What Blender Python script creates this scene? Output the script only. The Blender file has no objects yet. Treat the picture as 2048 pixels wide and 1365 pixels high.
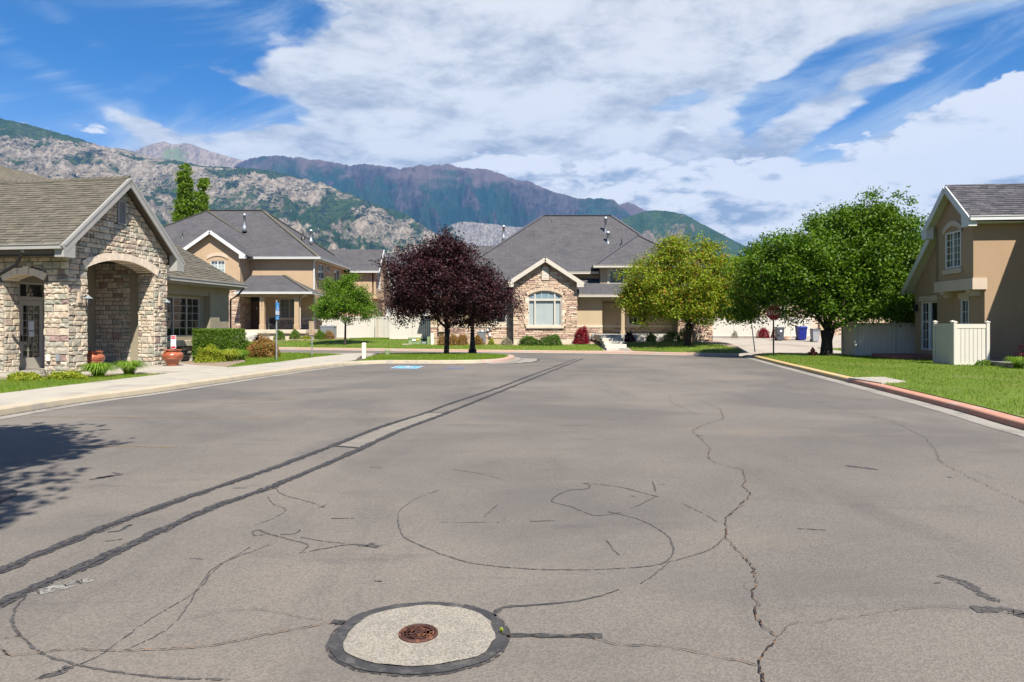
import bpy, math, random
import numpy as np
from mathutils import Vector, Matrix
from mathutils.geometry import tessellate_polygon
R = random.Random(11)
rs = np.random.RandomState(5)
SC = bpy.context.scene
COL = SC.collection
# ------------------------------------------------------------------ camera
CAMZ, F, HOR = 1.6, 1365.0, 650.0
cd = bpy.data.cameras.new('camera'); cam = bpy.data.objects.new('camera', cd); COL.objects.link(cam)
cam.location = (0, 0, CAMZ); cam.rotation_euler = (math.radians(90), 0, 0)
cd.sensor_width = 36; cd.lens = 36 * F / 2048; cd.shift_y = -(682.5 - HOR) / 2048
cd.clip_start = 0.05; cd.clip_end = 60000
SC.camera = cam
# ------------------------------------------------------------------ sun, exposure
SUN_EL, SUN_AZ = math.radians(53), math.radians(22)      # azimuth measured from -Y towards +X
sdir = Vector((math.cos(SUN_EL) * math.sin(SUN_AZ), -math.cos(SUN_EL) * math.cos(SUN_AZ), math.sin(SUN_EL)))
ld = bpy.data.lights.new('sun', 'SUN'); ld.energy = 5.0; ld.angle = math.radians(0.5); ld.color = (1, 0.945, 0.85)
sun = bpy.data.objects.new('sun', ld); COL.objects.link(sun)
sun.rotation_euler = sdir.to_track_quat('Z', 'Y').to_euler(); sun.location = (0, 0, 60)
SC.view_settings.view_transform = 'Standard'; SC.view_settings.look = 'None'
SC.view_settings.gamma = 1; SC.view_settings.use_curve_mapping = False; SC.view_settings.exposure = 0.95
SC.cycles.max_bounces = 6; SC.cycles.diffuse_bounces = 2; SC.cycles.glossy_bounces = 2
SC.cycles.transmission_bounces = 2; SC.cycles.transparent_max_bounces = 8; SC.cycles.volume_bounces = 0
SC.cycles.caustics_reflective = False; SC.cycles.caustics_refractive = False
SC.cycles.use_denoising = True

# ------------------------------------------------------------------ node expressions
class E:
    """a socket or number with arithmetic that makes Math nodes"""
    t = None
    def __init__(s, v): s.v = v
    @staticmethod
    def m(op, *a, clamp=False):
        n = E.t.nodes.new('ShaderNodeMath'); n.operation = op; n.use_clamp = clamp
        for i, x in enumerate(a):
            x = x.v if isinstance(x, E) else x
            if isinstance(x, (int, float)): n.inputs[i].default_value = x
            else: E.t.links.new(x, n.inputs[i])
        return E(n.outputs[0])
    def __add__(s, o): return E.m('ADD', s, o)
    __radd__ = __add__
    def __sub__(s, o): return E.m('SUBTRACT', s, o)
    def __rsub__(s, o): return E.m('SUBTRACT', o, s)
    def __mul__(s, o): return E.m('MULTIPLY', s, o)
    __rmul__ = __mul__
    def __truediv__(s, o): return E.m('DIVIDE', s, o)
def node(t, typ, ins=None, **kw):
    n = t.nodes.new(typ)
    for k, v in kw.items(): setattr(n, k, v)
    for k, v in (ins or {}).items():
        v = v.v if isinstance(v, E) else v
        if hasattr(v, 'is_output'): t.links.new(v, n.inputs[k])
        else: n.inputs[k].default_value = v
    return n
def noise(t, vec, scale, detail=5, rough=.55, dist=0.0):
    n = node(t, 'ShaderNodeTexNoise', {'Scale': scale, 'Detail': detail, 'Roughness': rough, 'Distortion': dist})
    if vec is not None: t.links.new(vec, n.inputs['Vector'])
    return n.outputs['Fac']
def smooth(t, x, a, b, lo=0.0, hi=1.0):
    n = node(t, 'ShaderNodeMapRange', {'Value': x, 'From Min': a, 'From Max': b, 'To Min': lo, 'To Max': hi}, interpolation_type='SMOOTHSTEP')
    return E(n.outputs[0])
def mixc(t, f, a, b, blend='MIX'):
    n = t.nodes.new('ShaderNodeMix'); n.data_type = 'RGBA'; n.blend_type = blend
    for i, x in ((0, f), (6, a), (7, b)):
        x = x.v if isinstance(x, E) else x
        if hasattr(x, 'is_output'): t.links.new(x, n.inputs[i])
        elif i == 0: n.inputs[i].default_value = x
        else: n.inputs[i].default_value = (x[0], x[1], x[2], 1)
    return n.outputs[2]
def comb(t, x, y, z):
    return node(t, 'ShaderNodeCombineXYZ', {0: x, 1: y, 2: z}).outputs[0]

# ------------------------------------------------------------------ world: daylight sky with procedural clouds
W = bpy.data.worlds.new('World'); SC.world = W; W.use_nodes = True
t = W.node_tree; t.nodes.clear(); E.t = t
sky = node(t, 'ShaderNodeTexSky', sky_type='NISHITA', sun_disc=False, sun_elevation=SUN_EL,
           sun_rotation=math.atan2(sdir.x, sdir.y), air_density=1.0, dust_density=0.6, ozone_density=2.2, altitude=1400)
tc = t.nodes.new('ShaderNodeTexCoord')
sp = node(t, 'ShaderNodeSeparateXYZ', {0: tc.outputs['Generated']})
X, Y, Z = E(sp.outputs[0]), E(sp.outputs[1]), E(sp.outputs[2])
az = E.m('ARCTAN2', X, Y); el = E.m('ARCSINE', Z)
def px(u, v):
    a = math.atan((u - 1024) / F); return a, math.atan((HOR - v) / F * math.cos(a))
def blob(u, v, ru, rv, rot=0):
    a, e = px(u, v); ru /= F; rv /= F; c, s_ = math.cos(rot), math.sin(rot)
    dx, dy = az - a, el - e
    p = (dx * c + dy * s_) / ru; q = (dy * c - dx * s_) / rv
    return E.m('EXPONENT', (p * p + q * q) * -1.0)
zc = E.m('MAXIMUM', Z, 0.0) + 0.13
hi = comb(t, X / zc, Y / zc, 0.3)                       # flat high layer, foreshortened towards the horizon
lowv = comb(t, az * 3.2, el * 7.5, 1.7)
wis = comb(t, (az + el * 1.3) * 1.6, (el - az * .35) * 8.0, 4.1)
def puff(vec, scale, det=3, rough=.55):
    tot = None; amp = 1.0; nrm = 0.0
    for k in range(det):
        n = E(noise(t, vec, scale * 2.1 ** k, 0.0, 0.0)); v = E.m('ABSOLUTE', n * 2.0 - 1.0) * (2.4 * amp)
        tot = v if tot is None else tot + v; nrm += amp; amp *= rough
    return tot / nrm
def warp(vec, sc, amt):
    n = node(t, 'ShaderNodeTexNoise', {'Scale': sc, 'Detail': 3.0}); t.links.new(vec, n.inputs['Vector'])
    m = node(t, 'ShaderNodeVectorMath', {0: n.outputs['Color'], 1: (.5, .5, .5)}, operation='SUBTRACT')
    m2 = node(t, 'ShaderNodeVectorMath', {0: m.outputs[0]}, operation='SCALE'); m2.inputs['Scale'].default_value = amt
    return node(t, 'ShaderNodeVectorMath', {0: vec, 1: m2.outputs[0]}, operation='ADD').outputs[0]
hiw = warp(hi, 1.3, .35); loww = warp(lowv, 2.2, .22)
hs = warp(comb(t, X / zc + .06, Y / zc + .20, 0.3), 1.3, .35); lup = warp(comb(t, az * 3.2 + .04, el * 7.5 + .16, 1.7), 2.2, .22)
n_hi = E(noise(t, hi, 1.15, 9, .60, .4)); n_hi2 = E(noise(t, hi, 4.2, 9, .66)); p_hi = puff(hiw, 2.2, 4)
n_hi3 = E(noise(t, hs, 1.15, 9, .60, .4)); n_hi4 = E(noise(t, hs, 4.2, 9, .66)); p_hi2 = puff(hs, 2.2, 4)
n_lo = E(noise(t, lowv, 1.9, 8, .60, .25)) * .74 + puff(loww, 2.6, 4) * .30
n_lo2 = E(noise(t, lup, 1.9, 8, .60, .25)) * .74 + puff(lup, 2.6, 4) * .30
n_w = E(noise(t, wis, 1.4, 7, .62, 1.0))
holes = blob(240, 140, 240, 95, .35) * .42 + blob(520, 235, 180, 50, .15) * .30 + blob(20, 40, 170, 110) * .3 \
    + blob(1330, 215, 110, 26, .15) * .30 + blob(1560, 190, 150, 34, .42) * .36 + blob(1700, 262, 170, 30, .55) * .36 + blob(1990, 100, 130, 45, .5) * .32 \
    + blob(900, 148, 150, 22, -.1) * .30 + blob(640, 20, 220, 50, 0) * .14
fulls = blob(1350, 60, 560, 130, .12) * .36 + blob(800, 100, 330, 110, 0) * .30 + blob(150, 60, 90, 18, -.45) * .25 + blob(120, 160, 220, 22, -.42) * .24 \
    + blob(460, 150, 90, 16, -.2) * .2 + blob(1250, 260, 300, 60, 0) * .25 + blob(700, 300, 420, 50, 0) * .28 + blob(330, 285, 300, 45, -.55) * .14 + blob(1300, 400, 500, 90, 0) * .22 \
    + blob(1000, 230, 420, 60, 0) * .1 + blob(1850, 170, 160, 26, .45) * .2
outm = smooth(t, E.m('ABSOLUTE', az), .78, 1.15) * -.34  # cloud cover thinned outside the view to lower the fill light
cov = fulls - holes + outm + .07
veil = smooth(t, n_w * 1.0 + cov * .50 + smooth(t, el, .42, .10) * .10, .40, .78)
dens = smooth(t, n_hi * .44 + n_hi2 * .26 + p_hi * .20 + n_w * .10 + cov, .56, .68)
cum = smooth(t, n_lo + smooth(t, el, .29, .10) * .14 - smooth(t, el, .24, .34) * .5 + blob(1960, 320, 270, 100, .35) * .45 + blob(1250, 330, 330, 55, -.1) * .14 + blob(455, 225, 50, 22, -.5) * .36
             - blob(400, 250, 420, 120, 0) * .14 - blob(700, 270, 500, 60, 0) * .10, .55, .62)
shade_lo = smooth(t, (n_lo - n_lo2) * 1.5 + .5 + blob(1950, 270, 300, 70, .35) * .4, .26, .66)
shade_hi = smooth(t, (n_hi - n_hi3) * .8 + (n_hi2 - n_hi4) * .60 + (p_hi - p_hi2) * .16 + (.52 - n_hi) * .5 + .5, .28, .64)
skyc = mixc(t, 1.0, sky.outputs[0], (0.26, 0.92, 1.50), 'MULTIPLY')
K = 1 / (.05 * 2 ** .95)
def kc(r, g, b): return (r * K, g * K, b * K)
c_hi = mixc(t, shade_hi, kc(.44, .48, .57), kc(.90, .91, .93))
c_lo = mixc(t, shade_lo, kc(.36, .44, .58), kc(.98, .98, 1.0))
c1 = mixc(t, veil * .85, skyc, kc(.58, .70, .86))
hz = smooth(t, el, .34, .04) * .62
c1 = mixc(t, hz, c1, kc(.58, .72, .92))
c2 = mixc(t, dens * .96, c1, c_hi)
c3 = mixc(t, cum * .95, c2, c_lo)
bg = node(t, 'ShaderNodeBackground', {'Color': c3, 'Strength': 0.05})
t.links.new(bg.outputs[0], node(t, 'ShaderNodeOutputWorld').inputs['Surface'])

# ------------------------------------------------------------------ materials
MATS = {}
def newmat(name):
    m = bpy.data.materials.new(name); m.use_nodes = True; tt = m.node_tree; tt.nodes.clear(); E.t = tt
    MATS[name] = m
    return m, tt, node(tt, 'ShaderNodeOutputMaterial')
def surf(name, c1, c2=None, scale=3.0, rough=.85, bump=.15, bscale=60, metallic=0.0, spec=.35, grain=.12, gscale=120, stretch=(1, 1, 1), c3=None, s3=.6, coat=0.0, emit=None):
    m, tt, out = newmat(name)
    co = node(tt, 'ShaderNodeTexCoord').outputs['Object']
    mp = node(tt, 'ShaderNodeMapping', {'Scale': stretch}); tt.links.new(co, mp.inputs[0]); v = mp.outputs[0]
    c2 = c2 or tuple(x * .85 for x in c1)
    f = smooth(tt, noise(tt, v, scale, 5, .6), .30, .66)
    c = mixc(tt, f, c1, c2)
    if c3:
        c = mixc(tt, smooth(tt, noise(tt, v, s3, 4, .6), .5, .68), c, c3)
    g = smooth(tt, noise(tt, v, gscale, 2, .6), .25, .75, 1 - grain, 1 + grain)
    c = mixc(tt, 1.0, c, comb(tt, g, g, g), 'MULTIPLY')
    if 'stucco' in name:      # faint weather streaks running down the render
        st_ = node(tt, 'ShaderNodeMapping', {'Scale': (2.2, 2.2, .16)}); tt.links.new(co, st_.inputs[0])
        c = mixc(tt, smooth(tt, noise(tt, st_.outputs[0], 1.3, 6, .7), .48, .75) * .28, c, tuple(x * .68 for x in c1))
    b = node(tt, 'ShaderNodeBump', {'Strength': bump, 'Distance': .02, 'Height': noise(tt, v, bscale, 4, .6)})
    p = node(tt, 'ShaderNodeBsdfPrincipled', {'Base Color': c, 'Roughness': rough, 'Metallic': metallic, 'Specular IOR Level': spec, 'Normal': b.outputs[0]})
    if coat: p.inputs['Coat Weight'].default_value = coat
    tt.links.new(p.outputs[0], out.inputs[0]); return m
def leafmat(name, cols, trans=.35, patch=None, pscale=1.2):
    m, tt, out = newmat(name)
    g = node(tt, 'ShaderNodeNewGeometry')
    ramp = node(tt, 'ShaderNodeValToRGB', {'Fac': g.outputs['Random Per Island']})
    el_ = ramp.color_ramp.elements
    el_[0].color = (*cols[0], 1); el_[-1].color = (*cols[-1], 1); el_[-1].position = .97
    for i, c in enumerate(cols[1:-1]):
        e = el_.new((i + 1) / (len(cols) - 1)); e.color = (*c, 1)
    c = ramp.outputs[0]
    co = node(tt, 'ShaderNodeTexCoord').outputs['Object']
    if patch:
        c = mixc(tt, smooth(tt, noise(tt, co, pscale, 3, .5), .45, .65) * .55, c, patch)
    p = node(tt, 'ShaderNodeBsdfPrincipled', {'Base Color': c, 'Roughness': .55, 'Specular IOR Level': .25})
    tr = node(tt, 'ShaderNodeBsdfTranslucent', {'Color': mixc(tt, 1.0, c, (1.5, 1.6, .7), 'MULTIPLY')})
    mx = node(tt, 'ShaderNodeMixShader', {0: trans}); tt.links.new(p.outputs[0], mx.inputs[1]); tt.links.new(tr.outputs[0], mx.inputs[2])
    tt.links.new(mx.outputs[0], out.inputs[0]); return m
def shinglemat(name, c1, c2, row=.14, w=.3):
    m, tt, out = newmat(name)
    uv = node(tt, 'ShaderNodeUVMap', uv_map='UVMap').outputs[0]
    wob = node(tt, 'ShaderNodeVectorMath', {0: uv}, operation='ADD')
    br = node(tt, 'ShaderNodeTexBrick', {'Scale': 1.0, 'Mortar Size': .012, 'Mortar Smooth': .4, 'Bias': 0.0, 'Brick Width': w, 'Row Height': row,
                                        'Color1': (*c1, 1), 'Color2': (*c2, 1), 'Mortar': tuple(x * .45 for x in c1) + (1,)}, offset=.37, squash=1.0)
    tt.links.new(uv, wob.inputs[0]); tt.links.new(wob.outputs[0], br.inputs['Vector'])
    c = mixc(tt, smooth(tt, noise(tt, uv, .8, 5, .6), .3, .7) * .35, br.outputs[0], tuple(x * 1.25 for x in c2))
    g = smooth(tt, noise(tt, uv, 45, 3, .7), .2, .8, .78, 1.2)
    c = mixc(tt, 1.0, c, comb(tt, g, g, g), 'MULTIPLY')
    hsum = E(br.outputs['Fac']) * -1.0 + E(noise(tt, uv, 60, 3)) * .25
    b = node(tt, 'ShaderNodeBump', {'Strength': .6, 'Distance': .015, 'Height': hsum})
    p = node(tt, 'ShaderNodeBsdfPrincipled', {'Base Color': c, 'Roughness': .92, 'Specular IOR Level': .25, 'Normal': b.outputs[0]})
    tt.links.new(p.outputs[0], out.inputs[0]); return m
def asphalt():
    m, tt, out = newmat('asphalt')
    co = node(tt, 'ShaderNodeTexCoord').outputs['Object']
    st = node(tt, 'ShaderNodeMapping', {'Rotation': (0, 0, math.radians(10)), 'Scale': (1.6, .35, 1)}); tt.links.new(co, st.inputs[0])
    sv = st.outputs[0]
    sx = node(tt, 'ShaderNodeMapping', {'Scale': (.5, 1.6, 1)}); tt.links.new(co, sx.inputs[0])
    big = smooth(tt, noise(tt, co, .12, 4, .6), .35, .65)
    c = mixc(tt, big, (.162, .140, .119), (.108, .097, .087))
    c = mixc(tt, smooth(tt, noise(tt, sv, .5, 7, .68), .52, .70) * .55, c, (.092, .082, .076))
    c = mixc(tt, smooth(tt, noise(tt, sx.outputs[0], .9, 8, .7), .55, .72) * .6, c, (.075, .069, .067))
    c = mixc(tt, smooth(tt, noise(tt, sx.outputs[0], .35, 6, .65), .52, .7) * .35, c, (.212, .174, .134))
    vor = node(tt, 'ShaderNodeTexVoronoi', {'Scale': 95.0}, feature='F1'); tt.links.new(co, vor.inputs['Vector'])
    vc = node(tt, 'ShaderNodeSeparateXYZ', {0: vor.outputs['Color']})
    g = smooth(tt, vc.outputs[0], 0.0, 1.0, .84, 1.17)
    c = mixc(tt, 1.0, c, comb(tt, g, g, g), 'MULTIPLY')
    c = mixc(tt, smooth(tt, noise(tt, co, 190, 2, .5), .66, .72) * .6, c, (.30, .28, .255))
    c = mixc(tt, smooth(tt, noise(tt, co, 150, 2, .5), .36, .28) * .6, c, (.05, .048, .05))
    c = mixc(tt, smooth(tt, noise(tt, co, .22, 5, .6, .6), .46, .62) * .60, c, (.092, .085, .080))
    c = mixc(tt, smooth(tt, noise(tt, sv, 1.6, 6, .7, .8), .62, .74) * .45, c, (.085, .077, .072))
    spk = smooth(tt, noise(tt, co, 9, 3, .6), .74, .78)
    c = mixc(tt, spk * .6, c, (.06, .058, .06))
    h = E(noise(tt, co, 120, 3, .6)) + E(vor.outputs['Distance']) * .8
    b = node(tt, 'ShaderNodeBump', {'Strength': .45, 'Distance': .006, 'Height': h})
    p = node(tt, 'ShaderNodeBsdfPrincipled', {'Base Color': c, 'Roughness': .88, 'Specular IOR Level': .3, 'Normal': b.outputs[0]})
    tt.links.new(p.outputs[0], out.inputs[0]); return m
def crackmat(name, c1, c2, thr=.5, gscale=30, edge=.0):
    m, tt, out = newmat(name)
    co = node(tt, 'ShaderNodeTexCoord').outputs['Object']
    c = mixc(tt, smooth(tt, noise(tt, co, gscale, 4, .7), thr - .05, thr + .05), c1, c2)
    p = node(tt, 'ShaderNodeBsdfPrincipled', {'Base Color': c, 'Roughness': .7, 'Specular IOR Level': .3})
    if edge:
        tr = node(tt, 'ShaderNodeBsdfTransparent')
        mx = node(tt, 'ShaderNodeMixShader', {0: smooth(tt, noise(tt, co, 22, 6, .75), edge - .06, edge + .06)})
        tt.links.new(tr.outputs[0], mx.inputs[1]); tt.links.new(p.outputs[0], mx.inputs[2]); tt.links.new(mx.outputs[0], out.inputs[0])
    else: tt.links.new(p.outputs[0], out.inputs[0])
    return m
def glassmat(name, tint=.8):
    m, tt, out = newmat(name)
    tr = node(tt, 'ShaderNodeBsdfTransparent', {'Color': (tint, tint, tint * 1.02, 1)})
    gl = node(tt, 'ShaderNodeBsdfGlossy', {'Color': (.9, .95, 1, 1), 'Roughness': .03})
    fr = E(node(tt, 'ShaderNodeLayerWeight', {'Blend': .5}).outputs['Facing'])
    mx = node(tt, 'ShaderNodeMixShader', {0: fr * fr * fr * fr * .8 + .07})
    tt.links.new(tr.outputs[0], mx.inputs[1]); tt.links.new(gl.outputs[0], mx.inputs[2]); tt.links.new(mx.outputs[0], out.inputs[0]); return m
def mountmat(name, rockA, rockB, veg, veg2, thr, scale, soil=None, dark=None, tan=None):
    m, tt, out = newmat(name)
    co = node(tt, 'ShaderNodeTexCoord').outputs['Object']
    at = node(tt, 'ShaderNodeAttribute', attribute_name='hh')   # r: relative height, g: gully
    sp_ = node(tt, 'ShaderNodeSeparateXYZ', {0: at.outputs['Color']})
    hgt, gul = E(sp_.outputs[0]), E(sp_.outputs[1])
    mp = node(tt, 'ShaderNodeMapping', {'Scale': (1, 1, 2.4), 'Rotation': (0, math.radians(24), 0)}); tt.links.new(co, mp.inputs[0])
    v = mp.outputs[0]
    mq = node(tt, 'ShaderNodeMapping', {'Scale': (1.5, .32, .8), 'Rotation': (0, math.radians(28), 0)}); tt.links.new(co, mq.inputs[0]); vq = mq.outputs[0]
    n1 = E(noise(tt, v, scale, 10, .68, .6)); n2 = E(noise(tt, vq, scale * 4.5, 9, .7, .5)); n3 = E(noise(tt, vq, scale * 20, 5, .7, .3))
    rock = mixc(tt, smooth(tt, n2, .3, .7), rockA, rockB)
    rock = mixc(tt, smooth(tt, n3, .56, .44) * .65, rock, tuple(x * .38 for x in rockB))
    vg = mixc(tt, smooth(tt, n2, .42, .6), veg, veg2)
    mask = smooth(tt, n1 * .48 + n2 * .38 + n3 * .14 + (gul - .5) * .30, thr - .022, thr + .022)
    c = mixc(tt, mask, rock, vg)
    if dark:    # conifer stands: specks
        c = mixc(tt, smooth(tt, E(noise(tt, v, scale * 26, 3, .6)) + (n2 - .5) * .9 + n1 * .35, .72, .78) * .9, c, dark)
    if tan: c = mixc(tt, smooth(tt, hgt + (n1 - .5) * .9, tan[1], tan[1] + .12), c, tan[0])
    if soil: c = mixc(tt, smooth(tt, hgt + (n1 - .5) * .35, soil[1] + .05, soil[1] - .02), c, mixc(tt, smooth(tt, n3 * .5 + n2 * .5, .50, .56), soil[0], veg2))
    b = node(tt, 'ShaderNodeBump', {'Strength': 1.0, 'Distance': 45.0, 'Height': n2 * .7 + n3 * .6})
    p = node(tt, 'ShaderNodeBsdfPrincipled', {'Base Color': c, 'Roughness': .95, 'Specular IOR Level': .1, 'Normal': b.outputs[0]})
    tt.links.new(p.outputs[0], out.inputs[0]); return m

asphalt()
surf('tar', (.030, .029, .031), (.050, .047, .046), 8, rough=.7, bump=.15, bscale=90, grain=.2, gscale=120, c3=(.085, .08, .074), s3=9)
crackmat('seam', (.034, .033, .035), (.060, .056, .054), edge=.40)
crackmat('tar_edge', (.035, .034, .036), (.055, .052, .052), edge=.47)
crackmat('skid', (.055, .05, .05), (.085, .078, .073), edge=.45)
crackmat('crack_fill', (.025, .02, .018), (.20, .10, .04), .54, 28)
crackmat('crack_thin', (.045, .04, .038), (.13, .09, .06), .58, 28, edge=.40)
crackmat('stripe_paint', (.25, .175, .09), (.21, .155, .095), edge=.52)
crackmat('blue_paint', (.10, .33, .60), (.14, .38, .62), edge=.42)
crackmat('blue_faded', (.12, .17, .33), (.16, .2, .33), edge=.50)
crackmat('white_paint', (.6, .65, .68), (.5, .58, .62), edge=.44)
crackmat('scuff', (.23, .22, .205), (.25, .24, .22), edge=.50)
surf('patch_concrete', (.265, .236, .195), (.222, .198, .165), 6, bump=.4, bscale=160, grain=.38, gscale=110)
surf('patch_asphalt', (.205, .180, .15), (.165, .146, .124), 3, bump=.4, bscale=120, grain=.3, gscale=130)
surf('concrete', (.37, .335, .275), (.33, .295, .245), 1.5, bump=.1, bscale=60, grain=.08, c3=(.27, .24, .20), s3=.8)
surf('concrete_gray', (.27, .245, .21), (.225, .205, .18), 1.5, bump=.15, grain=.15, c3=(.15, .14, .125), s3=1.4)
surf('drive_concrete', (.35, .30, .245), (.31, .27, .22), .6, bump=.1, grain=.08, c3=(.25, .21, .17), s3=.25)
surf('curb_cream', (.42, .355, .255), (.37, .305, .215), 2, grain=.12, c3=(.31, .28, .235), s3=2.5)
surf('curb_yellow', (.46, .335, .12), (.42, .30, .13), 3, grain=.15, c3=(.34, .30, .23), s3=3)
surf('curb_red', (.41, .20, .13), (.38, .19, .135), 3, grain=.15, c3=(.36, .26, .21), s3=2.2)
surf('curb_pink', (.42, .265, .20), (.39, .27, .215), 2, grain=.15, c3=(.37, .31, .26), s3=1.5)
surf('soil', (.26, .20, .14), (.20, .15, .11), 4, bump=.6, bscale=30, grain=.35, gscale=40)
surf('bed_gravel', (.32, .245, .18), (.25, .19, .14), 5, bump=.6, bscale=25, grain=.35, gscale=30)
surf('terrain', (.20, .17, .11), (.10, .12, .05), .02, grain=.2)
surf('lawn_base', (.07, .115, .006), (.10, .145, .010), .7, bump=.5, bscale=30, grain=.35, gscale=25, c3=(.13, .15, .03), s3=.5)
leafmat('grass', [(.065, .135, .004), (.115, .20, .006), (.09, .165, .005), (.17, .24, .012)], .3, patch=(.19, .215, .02), pscale=.6)
surf('stucco_tan', (.425, .30, .19), (.40, .282, .177), .7, bump=.35, bscale=90, grain=.07, gscale=60)
surf('stucco_trim', (.52, .41, .30), (.49, .385, .285), .8, bump=.3, bscale=90, grain=.05)
surf('stucco_sand', (.415, .325, .21), (.39, .305, .198), .7, bump=.35, bscale=90, grain=.06, gscale=60)
surf('stucco_sand_trim', (.54, .46, .35), (.51, .435, .335), .8, bump=.3, bscale=90, grain=.05)
surf('stucco_brown', (.345, .235, .145), (.325, .22, .135), .7, bump=.35, bscale=90, grain=.07, gscale=60)
surf('stucco_brown_trim', (.50, .40, .31), (.475, .38, .295), .8, bump=.3, bscale=90, grain=.05)
surf('stucco_olive', (.30, .26, .18), (.27, .235, .165), .8, bump=.35, bscale=90, grain=.06)
surf('stucco_olive_trim', (.42, .37, .27), (.38, .34, .25), .8, bump=.3, bscale=90, grain=.05)
surf('stucco_gray', (.44, .42, .37), (.41, .39, .35), .8, bump=.3, grain=.05)
surf('trim_white', (.55, .55, .54), (.52, .52, .51), 2, rough=.5, bump=.03, grain=.03)
surf('trim_cream', (.50, .455, .385), (.475, .43, .365), 2, rough=.6, bump=.03, grain=.03)
surf('trim_gray', (.34, .325, .30), (.31, .30, .28), 2, rough=.55, bump=.05, grain=.05)
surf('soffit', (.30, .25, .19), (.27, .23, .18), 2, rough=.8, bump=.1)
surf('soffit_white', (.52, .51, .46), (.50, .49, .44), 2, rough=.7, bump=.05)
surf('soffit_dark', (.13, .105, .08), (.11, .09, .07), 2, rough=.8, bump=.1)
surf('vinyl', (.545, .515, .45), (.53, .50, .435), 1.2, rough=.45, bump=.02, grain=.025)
surf('vinyl_shaded', (.50, .46, .39), (.48, .445, .375), 1.2, rough=.45, bump=.02, grain=.025)  # darker copy of vinyl, shade in the colour, for panels turned from the sun
surf('vinyl_frame', (.64, .64, .62), (.62, .62, .60), 2, rough=.4, bump=.02, grain=.02)
surf('frame_beige', (.40, .365, .30), (.37, .34, .28), 2, rough=.5, bump=.03, grain=.03)
surf('blind', (.60, .66, .60), (.55, .62, .57), 2, rough=.7, bump=.02)
surf('blind_gray', (.26, .29, .29), (.22, .25, .26), 2, rough=.7, bump=.02)
surf('room_dark', (.012, .012, .013), (.02, .02, .02), 2, rough=.9)
surf('leaded', (.10, .16, .22), (.22, .30, .34), 30, rough=.3, bump=.3)
glassmat('glass')
surf('door_brown', (.10, .055, .03), (.085, .045, .025), 3, rough=.5, bump=.1)
surf('mortar', (.115, .10, .083), (.09, .08, .068), 6, bump=.5, bscale=60, grain=.25)
surf('bark', (.060, .042, .030), (.035, .026, .02), 8, bump=1.0, bscale=22, grain=.3, gscale=40, stretch=(3, 3, .7))
surf('bark_dark', (.028, .020, .018), (.018, .013, .012), 8, bump=1.0, bscale=22, grain=.3, stretch=(3, 3, .7))
surf('galvanised', (.52, .54, .56), (.42, .44, .46), 10, rough=.38, metallic=.75, bump=.05)
surf('pipe_white', (.68, .72, .74), (.6, .64, .67), 6, rough=.4, metallic=.3, bump=.04)
surf('black_iron', (.008, .008, .009), (.014, .013, .013), 10, rough=.45, bump=.15, bscale=60)
surf('green_post', (.01, .018, .014), (.014, .02, .016), 10, rough=.5)
surf('sign_red', (.30, .008, .012), (.26, .006, .01), 8, rough=.35, bump=.02)
surf('sign_red_bright', (.55, .02, .03), (.5, .02, .03), 8, rough=.4, bump=.02)
surf('sign_white', (.72, .73, .74), (.66, .67, .68), 8, rough=.4, bump=.02)
surf('sign_blue', (.02, .25, .58), (.02, .22, .52), 8, rough=.4, bump=.02)
surf('sign_green', (.01, .14, .08), (.01, .12, .07), 8, rough=.4)
surf('sign_wood', (.40, .30, .19), (.34, .25, .16), 5, rough=.8)
surf('sign_black', (.02, .02, .02), (.03, .03, .03), 8, rough=.5)
surf('hydrant_red', (.10, .010, .008), (.07, .008, .007), 12, rough=.5, bump=.1)  # red taken darker, shade on the hydrant put into the colour
surf('terracotta', (.33, .085, .035), (.24, .06, .028), 6, rough=.28, bump=.15, bscale=14, coat=.4, c3=(.40, .16, .09), s3=5, stretch=(1, 1, 5))
surf('terracotta_base', (.44, .22, .16), (.38, .18, .13), 6, rough=.7)
surf('rust_iron', (.105, .048, .034), (.07, .032, .025), 40, rough=.55, metallic=.3, bump=.4, bscale=200, grain=.3, gscale=200, c3=(.30, .12, .06), s3=22)
surf('rust_dark', (.045, .026, .022), (.03, .018, .016), 40, rough=.7, bump=.4, bscale=200)
surf('bin_blue', (.01, .02, .20), (.01, .018, .16), 5, rough=.4)
surf('bin_gray', (.075, .08, .09), (.06, .065, .075), 5, rough=.4)
surf('bin_light', (.28, .29, .31), (.25, .26, .28), 5, rough=.45)
surf('rubber', (.01, .01, .01), (.014, .014, .014), 5, rough=.7)
surf('utility_green', (.20, .27, .13), (.17, .23, .11), 4, rough=.6, c3=(.30, .36, .24), s3=8)
surf('utility_gray', (.26, .28, .29), (.2, .22, .23), 4, rough=.5)
surf('utility_yellow', (.75, .48, .04), (.7, .44, .04), 4)
surf('cream_box', (.74, .68, .52), (.7, .64, .5), 4)
surf('ac_metal', (.30, .31, .32), (.25, .26, .27), 6, rough=.4, metallic=.4)
surf('step_concrete', (.52, .48, .41), (.45, .42, .36), 4, bump=.3, grain=.2, c3=(.26, .25, .23), s3=1.6)
surf('patio_red', (.34, .12, .08), (.26, .10, .07), 4, bump=.3, grain=.2)
surf('patio_side', (.34, .21, .13), (.26, .16, .10), 3, bump=.3, grain=.2, c3=(.40, .36, .30), s3=2)
surf('wicker', (.04, .022, .018), (.03, .018, .015), 20, rough=.6)
shinglemat('shingle_gray', (.060, .058, .062), (.086, .083, .087))
shinglemat('shingle_brown', (.105, .092, .07), (.14, .122, .092))
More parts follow.
